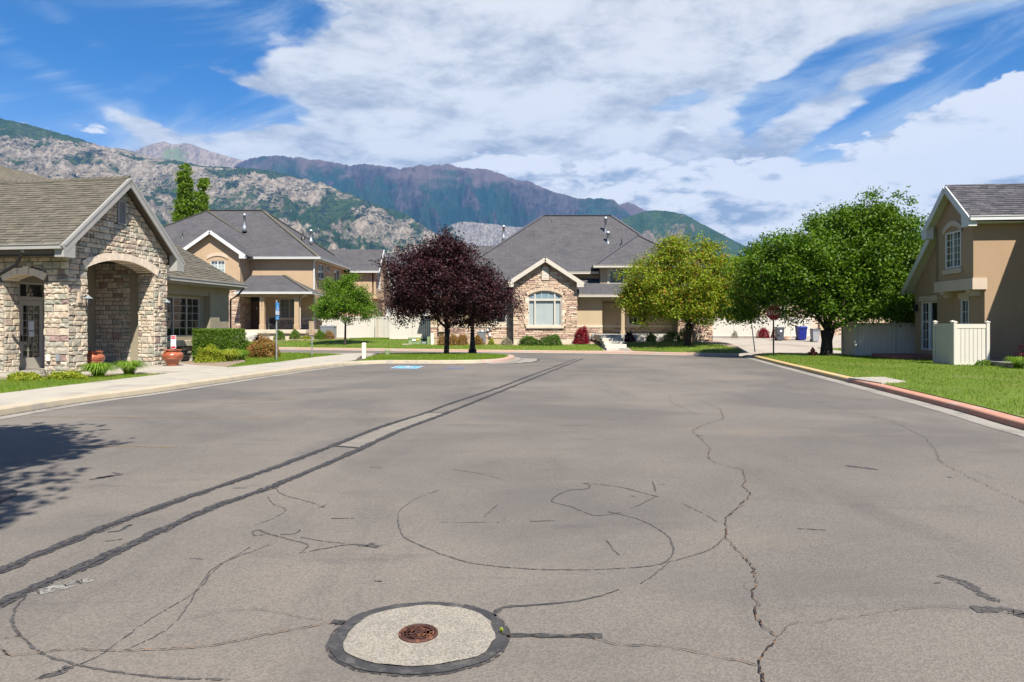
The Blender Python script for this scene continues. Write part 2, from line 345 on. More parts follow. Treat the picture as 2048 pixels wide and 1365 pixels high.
for i, c in enumerate([(.118, .105, .080), (.132, .117, .090), (.106, .095, .073), (.142, .125, .095)]):
    surf('shingle_brown_%d' % i, c, tuple(x * .82 for x in c), 6, rough=.95, bump=.5, bscale=120, grain=.3, gscale=90)
for i, c in enumerate([(.070, .068, .076), (.088, .084, .094), (.058, .057, .064), (.10, .095, .105)]):
    surf('shingle_gray_%d' % i, c, tuple(x * .85 for x in c), 6, rough=.95, bump=.5, bscale=120, grain=.3, gscale=90)
ASH = [(.56, .46, .34), (.46, .41, .32), (.60, .50, .38), (.36, .35, .275), (.50, .40, .31), (.33, .23, .20), (.62, .54, .43), (.42, .385, .31)]
for i, c in enumerate(ASH):
    surf('ashlar_%d' % i, c, tuple(x * .72 for x in c), 9, rough=.9, bump=.9, bscale=26, grain=.16, gscale=60)
LED = [(.52, .38, .27), (.60, .46, .34), (.40, .27, .20), (.56, .40, .29), (.34, .22, .18), (.64, .52, .40), (.46, .30, .24)]
for i, c in enumerate(LED):
    surf('ledge_%d' % i, c, tuple(x * .78 for x in c), 7, rough=.9, bump=.8, bscale=40, grain=.14, gscale=60)
surf('voussoir', (.74, .61, .47), (.64, .53, .42), 8, rough=.9, bump=.6, bscale=30, grain=.12)
leafmat('leaf_purple', [(.024, .007, .010), (.042, .010, .013), (.014, .005, .008), (.075, .022, .024)], .14)
leafmat('leaf_green', [(.030, .080, .003), (.080, .155, .006), (.045, .105, .004), (.17, .25, .012)], .25, patch=(.09, .155, .006))
leafmat('leaf_young', [(.06, .14, .010), (.11, .20, .014), (.17, .26, .02)], .42)
leafmat('leaf_lime', [(.12, .19, .008), (.20, .28, .012), (.24, .30, .014), (.15, .22, .010), (.18, .25, .012), (.34, .13, .02)], .32, patch=(.20, .20, .02))
leafmat('leaf_poplar', [(.07, .14, .010), (.12, .20, .014), (.17, .25, .02)], .38)
leafmat('leaf_hedge', [(.06, .13, .010), (.11, .19, .018), (.15, .23, .025)], .3)
leafmat('leaf_spirea', [(.09, .16, .015), (.36, .13, .05), (.14, .19, .02), (.44, .20, .10), (.24, .08, .03)], .3)
leafmat('leaf_yellow', [(.22, .27, .02), (.34, .36, .03), (.14, .21, .02), (.42, .40, .05)], .35)
leafmat('leaf_lily', [(.09, .18, .015), (.14, .24, .02), (.20, .29, .03)], .3)
leafmat('leaf_red', [(.20, .008, .02), (.30, .012, .035), (.11, .005, .012)], .3)
leafmat('leaf_darkred', [(.045, .008, .012), (.07, .01, .015), (.025, .005, .01)], .2)
leafmat('leaf_juniper', [(.07, .13, .02), (.11, .18, .03), (.05, .10, .015)], .25)
leafmat('leaf_gray', [(.24, .20, .16), (.30, .26, .22), (.20, .22, .12)], .2)
mountmat('rock_range', (.36, .30, .235), (.235, .20, .16), (.022, .050, .022), (.055, .082, .032), .446, 1 / 700, soil=((.36, .23, .155), .27), dark=(.012, .024, .030))
mountmat('tan_peak', (.32, .24, .18), (.25, .19, .145), (.10, .13, .05), (.15, .17, .06), .53, 1 / 1100)
mountmat('long_ridge', (.075, .058, .062), (.038, .034, .045), (.006, .026, .022), (.016, .040, .026), .450, 1 / 1500, tan=((.10, .072, .072), .88))  # rock and green taken darker and bluer, cloud shadow put into the colour
mountmat('rock_hill', (.36, .32, .29), (.26, .235, .22), (.03, .06, .04), (.04, .08, .045), .50, 1 / 420)
mountmat('green_hill', (.22, .17, .12), (.17, .14, .10), (.022, .050, .022), (.052, .080, .028), .40, 1 / 800, dark=(.02, .05, .03))

# ------------------------------------------------------------------ geometry helpers
WM = {}                                              # world matrix of every parent, worked out here
def G(u, v, z=0.0):                                  # ground point under a picture point, at height z
    Yd = (CAMZ - z) * F / (v - HOR); return Vector(((u - 1024) / F * Yd, Yd, z))
def P(u, v, Yd): return Vector(((u - 1024) / F * Yd, Yd, CAMZ - (v - HOR) / F * Yd))
def thing(name, label, cat, loc=(0, 0, 0), rz=0.0, group=None):
    o = bpy.data.objects.new(name, None); COL.objects.link(o); o.empty_display_size = .2
    o.location = loc; o.rotation_euler = (0, 0, rz)
    o['label'] = label; o['category'] = cat
    if group: o['group'] = group
    WM[o.name] = Matrix.Translation(Vector(loc)) @ Matrix.Rotation(rz, 4, 'Z')
    return o
def tag(o, label=None, cat=None, group=None, kind=None):
    if label: o['label'] = label
    if cat: o['category'] = cat
    if group: o['group'] = group
    if kind: o['kind'] = kind
    return o
ID = Matrix.Identity(4)
class MB:
    def __init__(s, T=None): s.v = []; s.f = []; s.mi = []; s.T = T or ID
    def add(s, vs, fs, mi=0, T=None):
        T = s.T if T is None else T; n = len(s.v)
        s.v += [T @ Vector(p) for p in vs]
        s.f += [tuple(i + n for i in f) for f in fs]; s.mi += [mi] * len(fs) if isinstance(mi, int) else mi
        return s
    def box(s, x0, x1, y0, y1, z0, z1, mi=0, T=None):
        vs = [(x0, y0, z0), (x1, y0, z0), (x1, y1, z0), (x0, y1, z0), (x0, y0, z1), (x1, y0, z1), (x1, y1, z1), (x0, y1, z1)]
        return s.add(vs, [(0, 3, 2, 1), (4, 5, 6, 7), (0, 1, 5, 4), (1, 2, 6, 5), (2, 3, 7, 6), (3, 0, 4, 7)], mi, T)
    def bbox(s, x0, x1, y0, y1, z0, z1, b=.01, mi=0, T=None):      # box with chamfered upright and top edges
        def ring(e, z): return [(x0 + e, y0, z), (x1 - e, y0, z), (x1, y0 + e, z), (x1, y1 - e, z), (x1 - e, y1, z), (x0 + e, y1, z), (x0, y1 - e, z), (x0, y0 + e, z)]
        vs = ring(b, z0) + ring(b, z1 - b)
        k = b * .7
        vs += [(x0 + b + k * .4, y0 + k, z1), (x1 - b - k * .4, y0 + k, z1), (x1 - k, y0 + b + k * .4, z1), (x1 - k, y1 - b - k * .4, z1), (x1 - b - k * .4, y1 - k, z1), (x0 + b + k * .4, y1 - k, z1), (x0 + k, y1 - b - k * .4, z1), (x0 + k, y0 + b + k * .4, z1)]
        fs = [tuple(range(7, -1, -1)), tuple(range(16, 24))]
        for r_ in (0, 8):
            for i in range(8): j = (i + 1) % 8; fs.append((r_ + i, r_ + j, r_ + 8 + j, r_ + 8 + i))
        return s.add(vs, fs, mi, T)
    def prism(s, pts, t, mi=0, T=None, mtop=None, mbot=None, axis=(0, 0, -1)):   # planar polygon thickened along axis
        n = len(pts); a = Vector(axis) * t
        vs = [Vector(p) for p in pts] + [Vector(p) + a for p in pts]
        fs = [tuple(range(n)), tuple(range(2 * n - 1, n - 1, -1))] + [(i, n + i, n + (i + 1) % n, (i + 1) % n) for i in range(n)]
        m = [mi if mtop is None else mtop, mi if mbot is None else mbot] + [mi] * n
        return s.add(vs, fs, m, T)
    def beam(s, p0, p1, w, h, mi=0, T=None, upv=(0, 0, 1), off=(0, 0, 0)):
        p0, p1 = Vector(p0) + Vector(off), Vector(p1) + Vector(off); d = (p1 - p0).normalized(); u_ = Vector(upv)
        sd = d.cross(u_).normalized(); up_ = sd.cross(d).normalized() if abs(d.z) < .99 else Vector((0, 1, 0))
        vs = []
        for p in (p0, p1):
            for a, b in ((-1, -1), (1, -1), (1, 1), (-1, 1)): vs.append(p + sd * a * w / 2 + up_ * b * h / 2)
        return s.add(vs, [(0, 1, 2, 3), (7, 6, 5, 4), (0, 4, 5, 1), (1, 5, 6, 2), (2, 6, 7, 3), (3, 7, 4, 0)], mi, T)
    def tube(s, pts, radii, n=6, mi=0, T=None, cap=True):
        pts = [Vector(p) for p in pts]; base = len(s.v); vs = []; fs = []
        if isinstance(radii, (int, float)): radii = [radii] * len(pts)
        for i, p in enumerate(pts):
            d = (pts[min(i + 1, len(pts) - 1)] - pts[max(i - 1, 0)]).normalized()
            a = d.cross(Vector((0.31, .95, .05))) if abs(d.z) > .9 else d.cross(Vector((0, 0, 1)))
            a.normalize(); b = d.cross(a)
            for k in range(n):
                th = 2 * math.pi * k / n; vs.append(p + (a * math.cos(th) + b * math.sin(th)) * radii[i])
        for i in range(len(pts) - 1):
            for k in range(n):
                j = (k + 1) % n; fs.append((i * n + k, i * n + j, (i + 1) * n + j, (i + 1) * n + k))
        if cap: fs += [tuple(range(n - 1, -1, -1)), tuple(range((len(pts) - 1) * n, len(pts) * n))]
        return s.add(vs, fs, mi, T)
    def lathe(s, prof, n=20, at=(0, 0, 0), mi=0, T=None, sx=1.0, sy=1.0):
        vs = []; fs = []
        for r_, z in prof:
            for k in range(n):
                th = 2 * math.pi * k / n; vs.append((at[0] + r_ * sx * math.cos(th), at[1] + r_ * sy * math.sin(th), at[2] + z))
        for i in range(len(prof) - 1):
            for k in range(n):
                j = (k + 1) % n; fs.append((i * n + k, i * n + j, (i + 1) * n + j, (i + 1) * n + k))
        if prof[0][0] > 1e-4: fs.append(tuple(range(n - 1, -1, -1)))
        if prof[-1][0] > 1e-4: fs.append(tuple(range((len(prof) - 1) * n, len(prof) * n)))
        return s.add(vs, fs, mi, T)
    def obj(s, name, mats, parent=None, loc=None, uv=False, smooth=False, kind=None):
        mats = [mats] if isinstance(mats, str) else mats
        if parent is not None:
            inv = WM[parent.name].inverted()
        elif loc is not None: inv = Matrix.Translation(-Vector(loc))
        else: inv = ID
        me = bpy.data.meshes.new(name)
        me.from_pydata([tuple(inv @ p) for p in s.v], [], s.f)
        for m in mats: me.materials.append(MATS[m])
        if len(mats) > 1: me.polygons.foreach_set('material_index', [min(x, len(mats) - 1) for x in s.mi])
        if smooth: me.polygons.foreach_set('use_smooth', [True] * len(me.polygons))
        if uv:
            l = me.uv_layers.new(name='UVMap')
            for p in me.polygons:
                n = p.normal
                h = Vector((1, 0, 0)) if abs(n.z) > .995 else Vector((-n.y, n.x, 0)).normalized()
                w = n.cross(h)
                for li in p.loop_indices:
                    c = me.vertices[me.loops[li].vertex_index].co; l.data[li].uv = (c.dot(h), c.dot(w))
        me.update()
        o = bpy.data.objects.new(name, me); COL.objects.link(o)
        if parent is not None:
            o.parent = parent; WM[o.name] = WM[parent.name]
        elif loc is not None:
            o.location = loc; WM[o.name] = Matrix.Translation(Vector(loc))
        else: WM[o.name] = ID
        if kind: o['kind'] = kind
        return o
def rawmesh(name, V_, F_, mat, parent=None, loc=None, kind=None, smooth=False):     # numpy mesh in world coordinates
    V_ = np.asarray(V_, dtype=np.float64)
    if parent is not None:
        m = np.array(WM[parent.name].inverted()); V_ = V_ @ m[:3, :3].T + m[:3, 3]
    elif loc is not None: V_ = V_ - np.array(loc)
    me = bpy.data.meshes.new(name)
    k = F_.shape[1]
    me.vertices.add(len(V_)); me.vertices.foreach_set('co', V_.astype(np.float32).ravel())
    me.loops.add(F_.size); me.loops.foreach_set('vertex_index', F_.astype(np.int32).ravel())
    me.polygons.add(len(F_)); me.polygons.foreach_set('loop_start', (np.arange(len(F_)) * k).astype(np.int32))
    if smooth: me.polygons.foreach_set('use_smooth', np.ones(len(F_), dtype=bool))
    me.update(calc_edges=True)
    for mm in ([mat] if isinstance(mat, str) else mat): me.materials.append(MATS[mm])
    o = bpy.data.objects.new(name, me); COL.objects.link(o)
    if parent is not None: o.parent = parent; WM[o.name] = WM[parent.name]
    elif loc is not None: o.location = loc; WM[o.name] = Matrix.Translation(Vector(loc))
    else: WM[o.name] = ID
    if kind: o['kind'] = kind
    return o
def copy_tree(o, loc=None, rz=None, parent=None):
    c = o.copy(); COL.objects.link(c); c.parent = parent
    if loc is not None: c.location = loc
    if rz is not None: c.rotation_euler = (0, 0, rz)
    for ch in list(o.children): copy_tree(ch, parent=c)
    return c
def pieces(items, parent, name, mats, limit=300, stuff_name=None):
    """items: (verts, faces, material index); nearest become objects of their own, the rest one 'stuff' part"""
    items = sorted(items, key=lambda it: sum((Vector(p).length for p in it[0][:3])) / 3)
    for vs, fs, mi in items[:limit]:
        b = MB(); b.add(vs, fs, 0); b.obj(name, mats[mi % len(mats)], parent)
    if len(items) > limit:
        b = MB()
        for vs, fs, mi in items[limit:]: b.add(vs, fs, mi % len(mats))
        b.obj(stuff_name or name, mats, parent, kind='stuff')
def clip(poly, a, b, c):                             # keep a*x+b*y<=c of a 2-D polygon
    out = []; n = len(poly)
    for i in range(n):
        p, q = poly[i], poly[(i + 1) % n]
        dp, dq = a * p[0] + b * p[1] - c, a * q[0] + b * q[1] - c
        if dp <= 0: out.append(p)
        if (dp < 0 < dq) or (dq < 0 < dp):
            k = dp / (dp - dq); out.append((p[0] + (q[0] - p[0]) * k, p[1] + (q[1] - p[1]) * k))
    return out
def area(poly):
    return abs(sum(poly[i][0] * poly[(i + 1) % len(poly)][1] - poly[(i + 1) % len(poly)][0] * poly[i][1] for i in range(len(poly)))) / 2
def clip_convex(poly, region):
    for i in range(len(region)):
        (x0, y0), (x1, y1) = region[i], region[(i + 1) % len(region)]
        a, b = (y1 - y0), -(x1 - x0); poly = clip(poly, a, b, a * x0 + b * y0)
        if len(poly) < 3: return []
    return poly
def inset(poly, d):
    cx = sum(p[0] for p in poly) / len(poly); cy = sum(p[1] for p in poly) / len(poly)
    out = []
    for x, y in poly:
        l = math.hypot(x - cx, y - cy) + 1e-6; k = max(0, 1 - d * 1.3 / l); out.append((cx + (x - cx) * k, cy + (y - cy) * k))
    return out
def course_layout(x0, x1, z0, z1, hr, wr, split=.25):
    rects = []; z = z0
    while z < z1 - .02:
        h = min(R.uniform(*hr), z1 - z); x = x0 - R.uniform(0, wr[0])
        while x < x1:
            w = R.uniform(*wr)
            if R.random() < split and h > hr[0] * 1.3:
                k = R.uniform(.4, .6) * h; m = R.uniform(.35, .65) * w
                if R.random() < .5: rects += [(x, x + w, z, z + k), (x, x + m, z + k, z + h), (x + m, x + w, z + k, z + h)]
                else: rects += [(x, x + m, z, z + k), (x + m, x + w, z, z + k), (x, x + w, z + k, z + h)]
            else: rects.append((x, x + w, z, z + h))
            x += w
        z += h
    return rects
def stone_items(T, rects, region, holes=(), arch=None, gap=.006, dep=(.02, .055), nm=8, weights=None, rough=1.0):
    """stones on the wall plane y=0 of frame T (outward -y). region: convex polygon (x,z). holes: rects. arch: (xc, zc, r, xa, xb)"""
    items = []
    for x0, x1, z0, z1 in rects:
        p = [(x0, z0), (x1, z0), (x1, z1), (x0, z1)]
        p = clip_convex(p, region)
        if len(p) < 3: continue
        full = area(p)
        for hx0, hx1, hz0, hz1 in holes:
            if x1 <= hx0 or x0 >= hx1 or z1 <= hz0 or z0 >= hz1 or len(p) < 3: continue
            c = [clip(p, 1, 0, hx0), clip(p, -1, 0, -hx1), clip(p, 0, 1, hz0), clip(p, 0, -1, -hz1)]
            c = [q for q in c if len(q) >= 3]; p = max(c, key=area) if c else []
        if len(p) < 3: continue
        if arch:
            xc, zc, r, xa, xb = arch[:5]
            mx = sum(q[0] for q in p) / len(p); mz = sum(q[1] for q in p) / len(p)
            dx, dz = mx - xc, mz - zc; l = math.hypot(dx, dz)
            if mz > arch[5] - .04 and xa - .05 < mx < xb + .05:
                if l > 1e-3:
                    dx /= l; dz /= l; p = clip(p, -dx, -dz, -(dx * xc + dz * zc + r))
        if len(p) < 3 or area(p) < .0018: continue
        p = inset(p, gap)
        if len(p) == 4:
            q = []
            for i in range(4):
                a, b = p[i], p[(i + 1) % 4]; q.append(a)
                if math.hypot(a[0] - b[0], a[1] - b[1]) > .08:
                    k = R.uniform(.35, .65); q.append((a[0] + (b[0] - a[0]) * k + R.uniform(-.004, .004), a[1] + (b[1] - a[1]) * k + R.uniform(-.004, .004)))
            p = q
        D = R.uniform(*dep); n = len(p); inn = inset(p, .016)
        cx = sum(q[0] for q in p) / n + R.uniform(-.2, .2) * (x1 - x0) * .5; cz = sum(q[1] for q in p) / n + R.uniform(-.2, .2) * (z1 - z0) * .5
        cx = min(max(cx, min(q[0] for q in inn)), max(q[0] for q in inn)); cz = min(max(cz, min(q[1] for q in inn)), max(q[1] for q in inn))
        vs = [T @ Vector((q[0], .004, q[1])) for q in p]
        vs += [T @ Vector((q[0], -D * R.uniform(1 - .45 * rough, 1.0), q[1])) for q in inn]
        vs.append(T @ Vector((cx, -D * R.uniform(.85, 1 + .22 * rough), cz)))
        fs = []
        for i in range(n):
            j = (i + 1) % n; fs.append((i, j, n + j, n + i)); fs.append((n + i, n + j, 2 * n))
        mi = R.choices(range(nm), weights)[0] if weights else R.randrange(nm)
        items.append((vs, fs, mi))
    return items
def voussoir_items(T, xc, zc, r0, r1, a0, a1, n, y0, y1):
    it = []
    for i in range(n):
        t0 = a0 + (a1 - a0) * (i + .03) / n; t1 = a0 + (a1 - a0) * (i + .97) / n; yy = y0 - R.uniform(0, .02); ro = r1 + R.uniform(-.03, .03)
        c = [(r0, t0), (r0, t1), (ro, t1), (ro, t0)]
        vs = [T @ Vector((xc + r * math.cos(a), yy, zc + r * math.sin(a))) for r, a in c] + [T @ Vector((xc + r * math.cos(a), y1, zc + r * math.sin(a))) for r, a in c]
        it.append((vs, [(0, 1, 2, 3), (7, 6, 5, 4), (0, 4, 5, 1), (1, 5, 6, 2), (2, 6, 7, 3), (3, 7, 4, 0)], 0))
    return it
def shingle_items(O, A, S, region, expo=.14, wr=(.22, .34), nm=4, lift=.006):
    """shingles on the plane O + a*A + s*S, region: convex polygon in (a, s)"""
    N_ = A.cross(S).normalized(); N_ = N_ if N_.z > 0 else -N_
    a0, a1 = min(p[0] for p in region), max(p[0] for p in region); s0, s1 = min(p[1] for p in region), max(p[1] for p in region)
    items = []; s = s0; 
    while s < s1:
        a = a0 - R.uniform(0, wr[1])
        while a < a1:
            w = R.uniform(*wr)
            p = clip_convex([(a + .004, s), (a + w - .004, s), (a + w - .004, s + expo), (a + .004, s + expo)], region)
            if len(p) >= 3 and area(p) > .001:
                h = lift + R.choice((.008, .014, .018)); n = len(p)
                vs = [O + A * q[0] + S * (q[1] - .02) + N_ * (h * (1 - .85 * (q[1] - s) / expo)) for q in p] + [O + A * q[0] + S * q[1] for q in p]
                fs = [tuple(range(n))] + [(i, n + i, n + (i + 1) % n, (i + 1) % n) for i in range(n)]
                items.append((vs, fs, R.randrange(nm)))
            a += w
        s += expo
    return items
def wall(mb, T, x0, x1, z0, top, th=.2, ops=(), mi=0, y0=0.0):
    """wall with real openings; top and the openings' heads may be functions of x"""
    tf = top if callable(top) else (lambda x: top)
    bp = {x0, x1}
    for o in ops:
        bp |= {max(o[0], x0), min(o[1], x1)}
        if callable(o[3]): bp |= set(np.linspace(o[0], o[1], 21).tolist())
    if callable(top): bp |= set(getattr(top, 'brk', ()))
    bp = sorted(b for b in bp if x0 - 1e-6 <= b <= x1 + 1e-6)
    for a, b in zip(bp[:-1], bp[1:]):
        if b - a < 1e-5: continue
        m = (a + b) / 2
        segs = []; cur = (z0, z0)
        for o in sorted([o for o in ops if o[0] <= m <= o[1]], key=lambda o: o[2]):
            of = o[3] if callable(o[3]) else (lambda x, k=o[3]: k)
            if o[2] > z0 + 1e-4: segs.append((cur, (o[2], o[2])))
            cur = (of(a), of(b))
        segs.append((cur, (tf(a), tf(b))))
        for (l0, l1), (h0, h1) in segs:
            if h0 - l0 < 1e-4 and h1 - l1 < 1e-4: continue
            vs = [(a, y0, l0), (b, y0, l1), (b, y0, h1), (a, y0, h0), (a, y0 + th, l0), (b, y0 + th, l1), (b, y0 + th, h1), (a, y0 + th, h0)]
            fs = [(0, 1, 2, 3), (7, 6, 5, 4), (0, 4, 5, 1), (3, 2, 6, 7)]
            if abs(a - x0) < 1e-5 or any(abs(a - o[1]) < 1e-5 and (l0 < (o[3] if not callable(o[3]) else o[3](a)) and h0 > o[2]) for o in ops): fs.append((0, 3, 7, 4))
            if abs(b - x1) < 1e-5 or any(abs(b - o[0]) < 1e-5 and (l1 < (o[3] if not callable(o[3]) else o[3](b)) and h1 > o[2]) for o in ops): fs.append((1, 5, 6, 2))
            mb.add(vs, fs, mi, T)
def gable(xc, zc, slope, brk=None):
    f = lambda x: zc - slope * abs(x - xc)
    f.brk = (xc,); return f
def window(parent, T, x0, x1, z0, z1, cols=1, rows=1, mull=(), frame='vinyl_frame', back='blind_gray', fw=.05, trim=None, tw=.12, sill=None, yy=.06, dep=.16, bar=.022, lites=False, label=None, split=(), trimtop=None):
    """frame with bars, panes set back in it, blind or dark room behind; surround is a sub-part"""
    b = MB(T)
    b.box(x0, x1, yy - .04, yy + .03, z0, z0 + fw); b.box(x0, x1, yy - .04, yy + .03, z1 - fw, z1)
    b.box(x0, x0 + fw, yy - .038, yy + .028, z0 + fw, z1 - fw); b.box(x1 - fw, x1, yy - .038, yy + .028, z0 + fw, z1 - fw)
    for m in mull: b.box(m - fw * .6, m + fw * .6, yy - .034, yy + .026, z0 + fw, z1 - fw)
    for s in split: b.box(x0 + fw, x1 - fw, yy - .03, yy + .024, s - fw * .45, s + fw * .45)
    xs = [x0 + fw] + [m for m in mull] + [x1 - fw]
    for i in range(len(xs) - 1):
        for c in range(1, cols):
            x = xs[i] + (xs[i + 1] - xs[i]) * c / cols; b.box(x - bar / 2, x + bar / 2, yy - .012, yy + .014, z0 + fw, z1 - fw)
    for r_ in range(1, rows):
        z = z0 + fw + (z1 - z0 - 2 * fw) * r_ / rows; b.box(x0 + fw, x1 - fw, yy - .010, yy + .012, z - bar / 2, z + bar / 2)
    w = b.obj('window', frame, parent)
    if label: w['label'] = label
    for i in range(len(xs) - 1):
        nc = cols if lites else 1; nr = rows if lites else 1
        for c in range(nc):
            for r_ in range(nr):
                xa = xs[i] + (xs[i + 1] - xs[i]) * c / nc + .002; xb = xs[i] + (xs[i + 1] - xs[i]) * (c + 1) / nc - .002
                za = z0 + fw * .8 + (z1 - z0 - 1.6 * fw) * r_ / nr + .002; zb = z0 + fw * .8 + (z1 - z0 - 1.6 * fw) * (r_ + 1) / nr - .002
                q = MB(T); e = R.uniform(-.0008, .0008)
                q.add([(xa, yy + .003 + e, za), (xb, yy + .003 - e, za), (xb, yy + .003 + e * .5, zb), (xa, yy + .003 - e, zb)], [(0, 1, 2, 3)]); q.obj('pane', 'glass', w)
    q = MB(T); q.add([(x0, dep, z0), (x1, dep, z0), (x1, dep, z1), (x0, dep, z1)], [(0, 1, 2, 3)])
    q.obj('blind' if 'blind' in back else 'window_backing', back, w)
    if trim:
        q = MB(T); tt_ = trimtop or tw
        q.box(x0 - tw, x1 + tw, -.045, .06, z1 + .001, z1 + tt_); q.box(x0 - tw, x0, -.043, .06, z0 - tw, z1); q.box(x1, x1 + tw, -.043, .06, z0 - tw, z1)
        q.box(x0 - .001, x1 + .001, -.041, .06, z0 - tw, z0 - .001); q.obj('window_surround', trim, w)
    if sill:
        q = MB(T); q.box(x0 - tw, x1 + tw, -.09, .02, z0 - .14, z0 - .02); q.obj('window_sill', sill, w)
    return w
def text_obj(parent, name, body, size, M_, mat, ext=.002, align='CENTER', sx=1.0):
    c = bpy.data.curves.new(name, 'FONT'); c.body = body; c.size = size; c.extrude = ext; c.align_x = align; c.align_y = 'CENTER'; c.resolution_u = 3
    o = bpy.data.objects.new(name + '_tmp', c); COL.objects.link(o)
    me = bpy.data.meshes.new_from_object(o.evaluated_get(bpy.context.evaluated_depsgraph_get()))
    bpy.data.objects.remove(o)
    me.name = name
    L = WM[parent.name].inverted() @ M_ @ Matrix.Diagonal((sx, 1, 1, 1))
    me.transform(L); me.materials.clear(); me.materials.append(MATS[mat])
    for p in me.polygons: p.material_index = 0
    o = bpy.data.objects.new(name, me); COL.objects.link(o); o.parent = parent; WM[o.name] = WM[parent.name]
    return o
def frame_m(origin, rz): return Matrix.Translation(Vector(origin)) @ Matrix.Rotation(rz, 4, 'Z')
def facing(origin, rz=0.0):       # text plane: x right, y up, looking at -y of frame
    return Matrix.Translation(Vector(origin)) @ Matrix.Rotation(rz, 4, 'Z') @ Matrix.Rotation(math.pi / 2, 4, 'X')
def resample(pts, step):
    out = [Vector(pts[0])]; 
    for a, b in zip(pts[:-1], pts[1:]):
        a, b = Vector(a), Vector(b); n = max(1, int((b - a).length / step))
        out += [a + (b - a) * (i + 1) / n for i in range(n)]
    return out
def smoothline(pts, n=6):        # Catmull-Rom
    p = [Vector(q) for q in pts]; p = [p[0] * 2 - p[1]] + p + [p[-1] * 2 - p[-2]]; out = []
    for i in range(1, len(p) - 2):
        for k in range(n):
            t_ = k / n; a, b, c, d = p[i - 1], p[i], p[i + 1], p[i + 2]
            out.append(.5 * ((2 * b) + (c - a) * t_ + (2 * a - 5 * b + 4 * c - d) * t_ ** 2 + (3 * b - a - 3 * c + d) * t_ ** 3))
    out.append(p[-2]); return out
def offset_line(pts, d):         # to the left of travel
    out = []
    for i, p in enumerate(pts):
        a = pts[max(i - 1, 0)]; b = pts[min(i + 1, len(pts) - 1)]
        t_ = Vector((b[0] - a[0], b[1] - a[1])).normalized(); out.append(Vector((p[0] - t_.y * d, p[1] + t_.x * d)))
    return out
def ribbon(name, pts, w, z, mat, parent, jag=0.0, step=.05, closed=False, wvar=.2):
    pts = [Vector((p[0], p[1])) for p in pts]
    q = resample(pts, step); 
    if jag: q = [p + Vector((R.gauss(0, jag), R.gauss(0, jag))) for p in q]
    b = MB(); vs = []; fs = []; n = len(q)
    for i, p in enumerate(q):
        a = q[max(i - 1, 0)]; c = q[min(i + 1, n - 1)]; t_ = (c - a).normalized() if (c - a).length > 1e-6 else Vector((1, 0))
        ww = (w(i / (n - 1)) if callable(w) else w) * (1 + R.uniform(-wvar, wvar)) / 2
        vs += [(p.x - t_.y * ww, p.y + t_.x * ww, z), (p.x + t_.y * ww, p.y - t_.x * ww, z)]
    fs = [(2 * i, 2 * i + 1, 2 * i + 3, 2 * i + 2) for i in range(n - 1)]
    b.add(vs, fs); return b.obj(name, mat, parent)
def curb_run(parent, pts, h, w, mats, name='curb_section', seg=2.6, side=1, lip=.02, pan=None, panmat=None):
    """curb sections between joints; pts run along the road face, side=+1 puts the curb on the left of travel"""
    q = resample(pts, .35); tot = 0; run = [q[0]]; k = 0; target = seg
    groups = []
    for a, b in zip(q[:-1], q[1:]):
        run.append(b); tot += (b - a).length
        if tot >= target: groups.append(run); run = [b]; tot = 0
    if len(run) > 1: groups.append(run)
    for gi, g in enumerate(groups):
        m = mats(g[0]) if callable(mats) else mats
        zj = R.uniform(-.003, .003)
        prof = [(0.0, 0.0), (.018, h - .02), (.034, h - .003), (.06, h), (w, h + .004), (w, -.02)]
        b = MB(); lines = [offset_line(g, side * d) for d, _ in prof]
        n = len(g); vs = []
        for li, (d, z) in enumerate(prof):
            for i in range(n):
                p = lines[li][i]; e = .006 * (1 if i == 0 else -1 if i == n - 1 else 0)
                tt_ = (g[min(i + 1, n - 1)] - g[max(i - 1, 0)]).normalized()
                vs.append((p.x + tt_.x * e, p.y + tt_.y * e, z + zj))
        fs = []
        for li in range(len(prof) - 1):
            for i in range(n - 1):
                f = (li * n + i, li * n + i + 1, (li + 1) * n + i + 1, (li + 1) * n + i); fs.append(f if side < 0 else f[::-1])
        fs += [tuple(li * n for li in range(len(prof))), tuple(li * n + n - 1 for li in range(len(prof)))[::-1]]
        b.add(vs, fs); b.obj(name, m, parent)
        if pan:
            l0, l1 = offset_line(g, side * .0), offset_line(g, -side * pan); c = MB(); vs = []
            for i in range(n): vs += [(l0[i].x, l0[i].y, .010), (l1[i].x, l1[i].y, .006)]
            fs = [(2 * i, 2 * i + 1, 2 * i + 3, 2 * i + 2) for i in range(n - 1)]; fs = fs if side > 0 else [f[::-1] for f in fs]
            c.add(vs, fs); c.obj('gutter_pan', panmat, parent)
